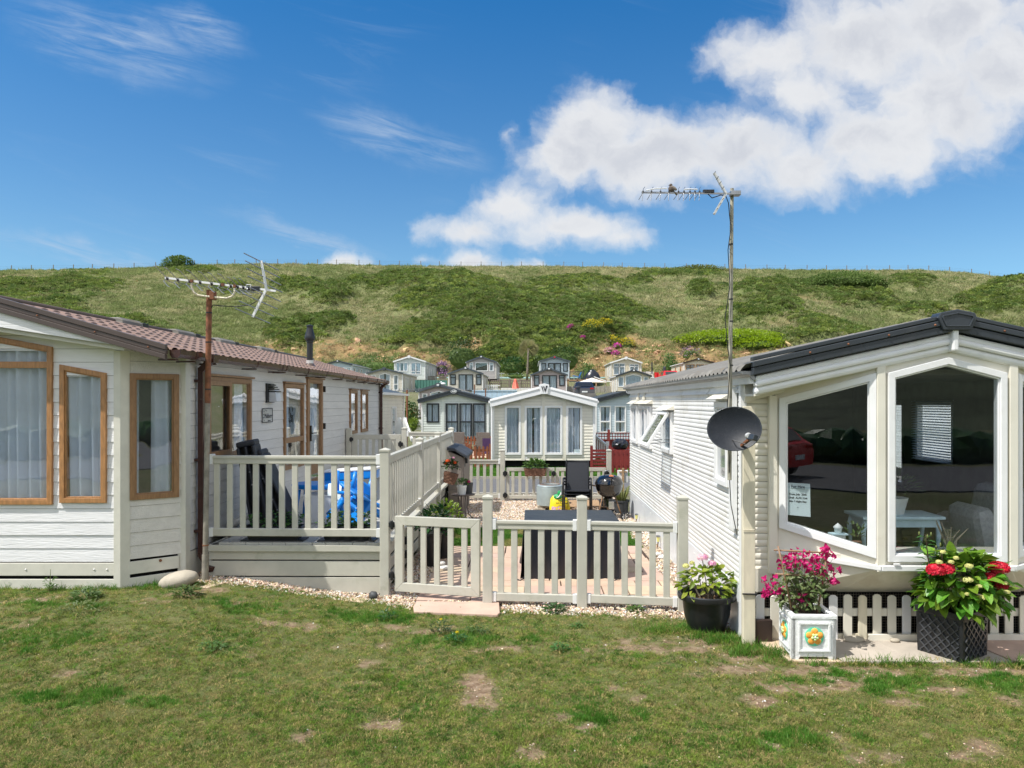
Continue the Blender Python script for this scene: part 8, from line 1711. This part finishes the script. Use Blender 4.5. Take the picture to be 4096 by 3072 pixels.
# palm
pt2 = thing('palm_tree', 'slender palm tree before the dark green bank', 'palm', P(527, 378, 97)); b_, t2 = P(527, 381, 97), P(528.4, 348.5, 97)
MB().tube([b_, b_.lerp(t2, .3), b_.lerp(t2, .7), t2], [.17, .14, .12, .11], 10).build('trunk', 'trunk', pt2, smooth=True); k = MB()
for _ in range(70):
    a = random.uniform(0, 6.28); el = random.uniform(-.7, 1.4); d = Vector((math.cos(a) * math.cos(el), math.sin(a) * math.cos(el), math.sin(el))); l = random.uniform(.9, 1.3)
    for s_ in range(7): dd = (Matrix.Rotation((s_ - 3) * .22, 3, d.orthogonal()) @ d); k.add([t2 + d * .35, t2 + d * .35 + dd * l * .7 + Vector((0, 0, .03)), t2 + d * .3 + dd * l - Vector((0, 0, .12)), t2 + d * .35 + dd * l * .65 - Vector((0, 0, .05))], [(0, 1, 2, 3)])
k.build('crown', 'palm_leaf', pt2, kind='stuff')
# individual bushes
def bush(label, c, r, m_, n=260, ls=.22, fl=None, nf=60, name='bush', fs=.12):
    t_ = thing(name, label, 'bush', c); k = foliage(Vector(c), r, int(n * 1.5), ls, ls * .7, -.25); k.build('foliage', m_, t_, kind='stuff'); core = MB(); core.blob(Vector(c) + Vector((0, 0, -r[2] * .1)), (r[0] * .6, r[1] * .6, r[2] * .6), 2, .2); core.build('inner_growth', 'scrub_dark', t_)
    if fl:
        k = foliage(Vector(c) + Vector((0, -r[1] * .15, .05)), tuple(a * 1.04 for a in r), nf, fs, fs * .9, 0); k.build('blossom', fl, t_, kind='stuff')
    return t_
def hillp(px, py, dz=0):
    y = slope_y(py); x = (px - VX) * y / F; return Vector((x, y, float(hill_full(np.array([x]), np.array([y]))[0][0]) + dz))
bush('garden bush of glossy leaves with orange blooms beyond the lodge', P(409.5, 417, 41), (.62, .5, .85), 'leaf_mid', 500, .12, 'flower_orange', 20, fs=.07)
bush('low bright shrub at the foot of the white slatted screen', P(413.5, 425.5, 38), (.3, .3, .4), 'leaf_lime', 160, .12)
bush('purple flowering shrub behind the grey picket fence', P(442.5, 370, 96), (1.2, .9, 1.15), 'flower_purple', 420, .18, 'leaf_dark', 90); bush('smaller purple shrub low by the picket fence', P(443, 376, 90), (.9, .6, .5), 'flower_purple', 200, .16)
bush('green shrub right of the glass balcony', P(586, 373.5, 92), (1.5, 1.1, 1.3), 'leaf_mid', 420, .2); bush('green shrub left of the brown-roofed caravan', P(670.5, 367, 96), (1.1, 1, 1.8), 'leaf_mid', 420, .2)
bush('dark shrub filling the foot of the palm bank', P(514, 368, 99), (2.2, 1.2, 1.5), 'leaf_dark', 700, .22); bush('dark shrub right of the palm trunk', P(537, 367, 99), (1.4, 1, 1.5), 'leaf_mid', 500, .22)
bush('tall dark shrub behind the red-badged caravan', P(565, 360, 101), (2.8, 1.2, 2.1), 'leaf_dark', 700, .24); bush('white-flowered shrub on the bank beside the palm', P(516, 376.5, 93), (1.6, .6, .4), 'leaf_mid', 200, .15, 'badge_white', 60, fs=.1)
bush('grey-green mound on the bank behind the big-window caravan', P(462, 356, 103), (3.2, 1.8, 2.6), 'leaf_dark', 900, .24)
p = hillp(381, 371, .2); bush('bright green creeping mound on the ochre bank behind the white-roofed caravan', p, (4.6, 1.6, 1.7), 'leaf_mid', 1300, .2, 'flower_purple', 60, fs=.1)
for px, py, r_, lb in ((592, 342, 1.7, 'yellow flowering gorse at left above the pink flowers'), (605, 335, 1.3, 'yellow flowering gorse standing highest on the slope'), (612, 343, 2.0, 'broad yellow flowering gorse in the middle of the row'), (626, 344, 1.6, 'yellow flowering gorse at the right end of the row')): bush(lb, hillp(px, py, .4), (r_, 1, r_ * .8), 'leaf_mid', 320, .2, 'gorse_yellow', 420, 'gorse', .16)
p = hillp(733, 341, .2); bush('bright lime green mound of bramble on the slope behind the pole', p, (9.5, 3.0, 1.7), 'lime_leaf', 2800, .34); p = hillp(760, 346, .1); bush('lower lime green bramble tongue reaching down the bank', p, (5.5, 2.4, 1.3), 'lime_leaf', 1400, .32)
p = Vector((P(178, 0, 183).x, 183, float(skyz(P(178, 0, 183).x)) - .6)); bush('dark round bush breaking the skyline at left', p, (4.4, 2, 2.9), 'scrub_dark', 1100, .5)
p = Vector((P(1014, 0, 200).x, 200, 33.2)); bush('small dark bush alone on the skyline at far right', p, (2.9, 1.6, 1.7), 'leaf_dark', 500, .35); bush('dark rounded thicket high on the right slope', hillp(848, 288, .3), (9, 3, 2.4), 'scrub_dark', 1800, .42); bush('pale grey-green thicket beside the dark one on the right slope', hillp(868, 287, .3), (4, 3, 2.2), 'leaf_mid', 800, .4)
bush('dark hedge-like bush on the crest left of the aerial pole', Vector((P(700, 0, 184).x, 183, float(skyz(P(700, 0, 184).x)) - .9)), (7.5, 2.5, 1.5), 'scrub_leaf', 1300, .4)
for px, py, r_, m_, lb in ((583, 349, .45, 'flower_magenta', 'single magenta flower clump left of the bank'), (617, 356, .7, 'flower_magenta', 'upper magenta flower clump above the cream white caravan'), (616, 361, .7, 'flower_magenta', 'lower magenta flower clump above the cream white caravan'), (609, 358, .8, 'flower_pink', 'pale pink flower clump above the cream white caravan'), (571, 343, .7, 'flower_magenta', 'pink flower clump left of the yellow gorse'), (632, 352, .35, 'gorse_yellow', 'single small yellow flower tuft on the ochre bank'), (690, 355, 1.8, 'flower_purple', 'faded purple flower drift on the right bank')):
    bush(lb, hillp(px, py, .3), (r_, .5, r_ * .7), m_, int(120 * r_ + 60), .16, name='flower_clump')
# garden beyond the road, left
slat_fence('white slatted screen by the black-fascia caravan', 38, 416, 421.5, 419, 430.5, 'trim_white', w=.3, gap=.0, rails=(.05, .2, .35, .5, .65, .8), name='screen')
ws = thing('step_rail', 'white handrails of steps standing beyond the deck gate', 'handrail', P(397, 440, 24.5)); k = MB(); k.bar(P(396.5, 440, 24.6), P(399.5, 418, 24.6), .12, .05); k.bar(P(399.5, 417.5, 24.5), P(399.5, 440, 24.5), .12, .12); k.build('newel_post', 'trim_white', ws); k = MB(); k.bar(P(405, 417.5, 24.3), P(405, 440, 24.3), .12, .12); k.build('newel_post', 'trim_white', ws); k = MB(); k.bar(P(405, 420, 24.3), P(412, 440, 23), .05, .12); k.build('handrail', 'trim_white', ws); k = MB(); k.prism([P(400.5, 422, 24.6), P(404, 422, 24.6), P(404, 440, 24.6), P(400.5, 440, 24.6)], (0, .05, 0)); k.build('riser_panel', 'trim_white', ws)
hr = thing('heron_statue', 'white heron garden statue beside the orange-flowered bush', 'statue', P(403.8, 424, 36)); c = P(403.8, 424.3, 36); k = MB(); k.blob(c + Vector((0, 0, .26)), (.10, .06, .12), 2); k.tube([c + Vector((-.04, 0, .34)), c + Vector((-.1, 0, .48)), c + Vector((-.03, 0, .56)), c + Vector((-.06, 0, .62)), c + Vector((-.2, 0, .6))], [.03, .022, .02, .03, .004], 7); k.tube([c + Vector((0, 0, 0)), c + Vector((0, 0, .2))], .012, 5); k.build('body', 'white_plastic', hr, smooth=True)
gull = thing('gull', 'white gull standing on the pinkish grey caravan roof', 'bird', P(443.5, 385, 57.5)); c = P(443.3, 385.2, 57.4); k = MB(); k.blob(c + Vector((0, 0, .12)), (.20, .10, .09), 2); k.blob(c + Vector((-.16, 0, .24)), (.07, .06, .06), 2); k.tube([c + Vector((-.2, 0, .23)), c + Vector((-.3, 0, .21))], [.02, .005], 5); k.build('body', 'white_plastic', gull, smooth=True)
k = MB()
for i in range(14): a = G(402 + i * 1.1, 452); 
def picket_row(label, x0, x1, y, h, m_, z=.03, rz_=0, w=.07, gap=.06, seg=None, group=None, rails=True):
    t_ = thing('picket_fence', label, 'fence', (x0, y, z), R(rz_), group); n = int(abs(x1 - x0) / (w + gap)); me = MB().prism([(0, -.01, 0), (w, -.01, 0), (w, -.01, h - .04), (w / 2, -.01, h), (0, -.01, h - .04)], (0, .02, 0)).mesh('picket', m_)
    for i in range(n): q = bpy.data.objects.new('picket', me); COL.objects.link(q); q.parent = t_; q.location = (i * (w + gap), 0, 0)
    for f_ in (.25, .75): q = MB(); q.box(0, n * (w + gap), .01, .04, h * f_, h * f_ + .07); q.build('rail', m_, t_, local=True)
    for x in (0, n * (w + gap)): q = MB(); q.box(x - .04, x + .04, -.02, .06, 0, h + .06); q.build('post', m_, t_, local=True)
    return t_
picket_row('brown picket fence behind the wicker chairs, further row', -2.9, -1.35, 29.5, .82, 'picket_brown'); picket_row('short brown picket fence by the storage shed lid, nearer row', -1.95, -1.25, 24.2, .74, 'picket_brown'); picket_row('brown picket fence running back toward the black-fascia caravan', -2.0, -.6, 24.4, .70, 'picket_brown', rz_=98)
picket_row('brown picket fence glimpsed through the deck gate', -4.4, -3.2, 26, .55, 'picket_brown')
sheet_poly('terrace', [(-3.2, 24.6), (-1.3, 24.6), (-1.3, 33), (-3.2, 33)], .05, 'slab_sand')
def wchair(x, y, lb):
    t_ = thing('wicker_chair', lb, 'chair', (x, y, .05), group='wicker chairs'); 
    for nm, c_, s_, m2_ in (('seat', (0, 0, .42), (.5, .5, .06), None), ('backrest', (0, .24, .75), (.5, .05, .62), rotm(-8, 0, 0)), ('arm', (-.27, 0, .6), (.05, .5, .05), None), ('arm', (.27, 0, .6), (.05, .5, .05), None)): q = MB(); q.obox(c_, s_, m2_); q.build(nm, 'wicker_grey', t_, local=True, bevel=.02)
    for a in (-.23, .23):
        for b_ in (-.22, .22): q = MB(); q.tube([(a, b_, 0), (a, b_, .42)], .02, 6); q.build('leg', 'wicker_grey', t_, local=True)
wchair(-2.62, 26.6, 'grey-brown wicker chair left, behind the storage shed'); wchair(-1.68, 26.3, 'grey-brown wicker chair right, beside the cream caravan')
t_ = thing('plastic_chair', 'dark purple plastic chair at the corner of the cream caravan', 'chair', (-1.42, 25.2, .05)); q = MB(); q.obox((0, 0, .42), (.42, .42, .05)); q.build('seat', 'purple_plastic', t_, local=True); q = MB(); q.obox((0, .2, .68), (.42, .04, .45)); q.build('backrest', 'purple_plastic', t_, local=True)
for a in (-.18, .18):
    for b_ in (-.18, .18): q = MB(); q.tube([(a * 1.15, b_ * 1.15, 0), (a, b_, .42)], .018, 6); q.build('leg', 'purple_plastic', t_, local=True)
# red fences, right
picket_row('dark red picket gate right of the cream caravan', 2.46, 3.2, 22.3, .73, 'fence_red', w=.075, gap=.055)
rf = thing('slatted_panel', 'dark red horizontally slatted panel at the cream caravan corner', 'fence', (2.1, 22.6, 0))
for i in range(7): MB().box(1.9, 2.42, 22.58, 22.6, .08 + i * .10, .15 + i * .10).build('slat', 'fence_red', rf)
for x in (1.88, 2.44): MB().box(x - .04, x + .04, 22.57, 22.65, 0, .86).build('post', 'fence_red', rf)
tr2 = thing('trellis_rail', 'dark red square trellis rail of the blue-grey caravan veranda', 'railing', (3.6, 33, .5)); k = MB(); a, b_ = P(596, 433, 33), P(631, 439.8, 33)
for i in range(14): x = a.x + i * .12; k.box(x, x + .03, 33, 33.02, b_.z, a.z)
for z in (b_.z, (a.z + b_.z) / 2, a.z): k.box(a.x, b_.x, 33.0, 33.03, z - .02, z + .02)
k.build('trellis', 'fence_red', tr2); MB().box(a.x + .52, a.x + .62, 32.95, 33.05, -.0, a.z + .15).build('post', 'fence_red', tr2); MB().box(a.x, b_.x, 33.1, 33.15, 0, b_.z).build('panel', 'fence_red', tr2)
hr2 = thing('handrail', 'white stair handrail with balusters beside the cream caravan', 'handrail', (2.6, 25, 0)); k = MB(); p, q_ = P(593.5, 434, 26), P(607.5, 446, 24.6); k.bar(p, q_, .05, .07); k.bar(p - Vector((0, 0, .6)), q_ - Vector((0, 0, .6)), .05, .06); k.build('rail', 'trim_white', hr2)
for i in range(7): c = p.lerp(q_, i / 6.5); MB().box(c.x - .02, c.x + .02, c.y - .02, c.y + .02, c.z - .6, c.z).build('baluster', 'trim_white', hr2)
c = q_; MB().box(c.x - .05, c.x + .05, c.y - .05, c.y + .05, 0, c.z + .15).build('newel_post', 'trim_white', hr2)
wb2 = thing('wrapped_bundle', 'bundle wrapped in shiny black plastic on a red stand', 'bundle', (2.95, 24, .6)); MB().blob((2.92, 24, .82), (.27, .2, .19), 3, .10).build('wrapping', 'cover_black', wb2); MB().box(2.62, 3.3, 23.8, 24.2, .05, .66).build('stand', 'fence_red', wb2)
# convert lettering to plain meshes
bpy.context.view_layer.update(); dg = bpy.context.evaluated_depsgraph_get()
for o in [o for o in bpy.data.objects if o.type == 'FONT']:
    me = bpy.data.meshes.new_from_object(o.evaluated_get(dg)); q = bpy.data.objects.new(o.name, me); COL.objects.link(q); q.parent = o.parent; q.location = o.location; q.rotation_euler = o.rotation_euler; q.scale = o.scale
    nm = o.name; bpy.data.objects.remove(o); q.name = nm
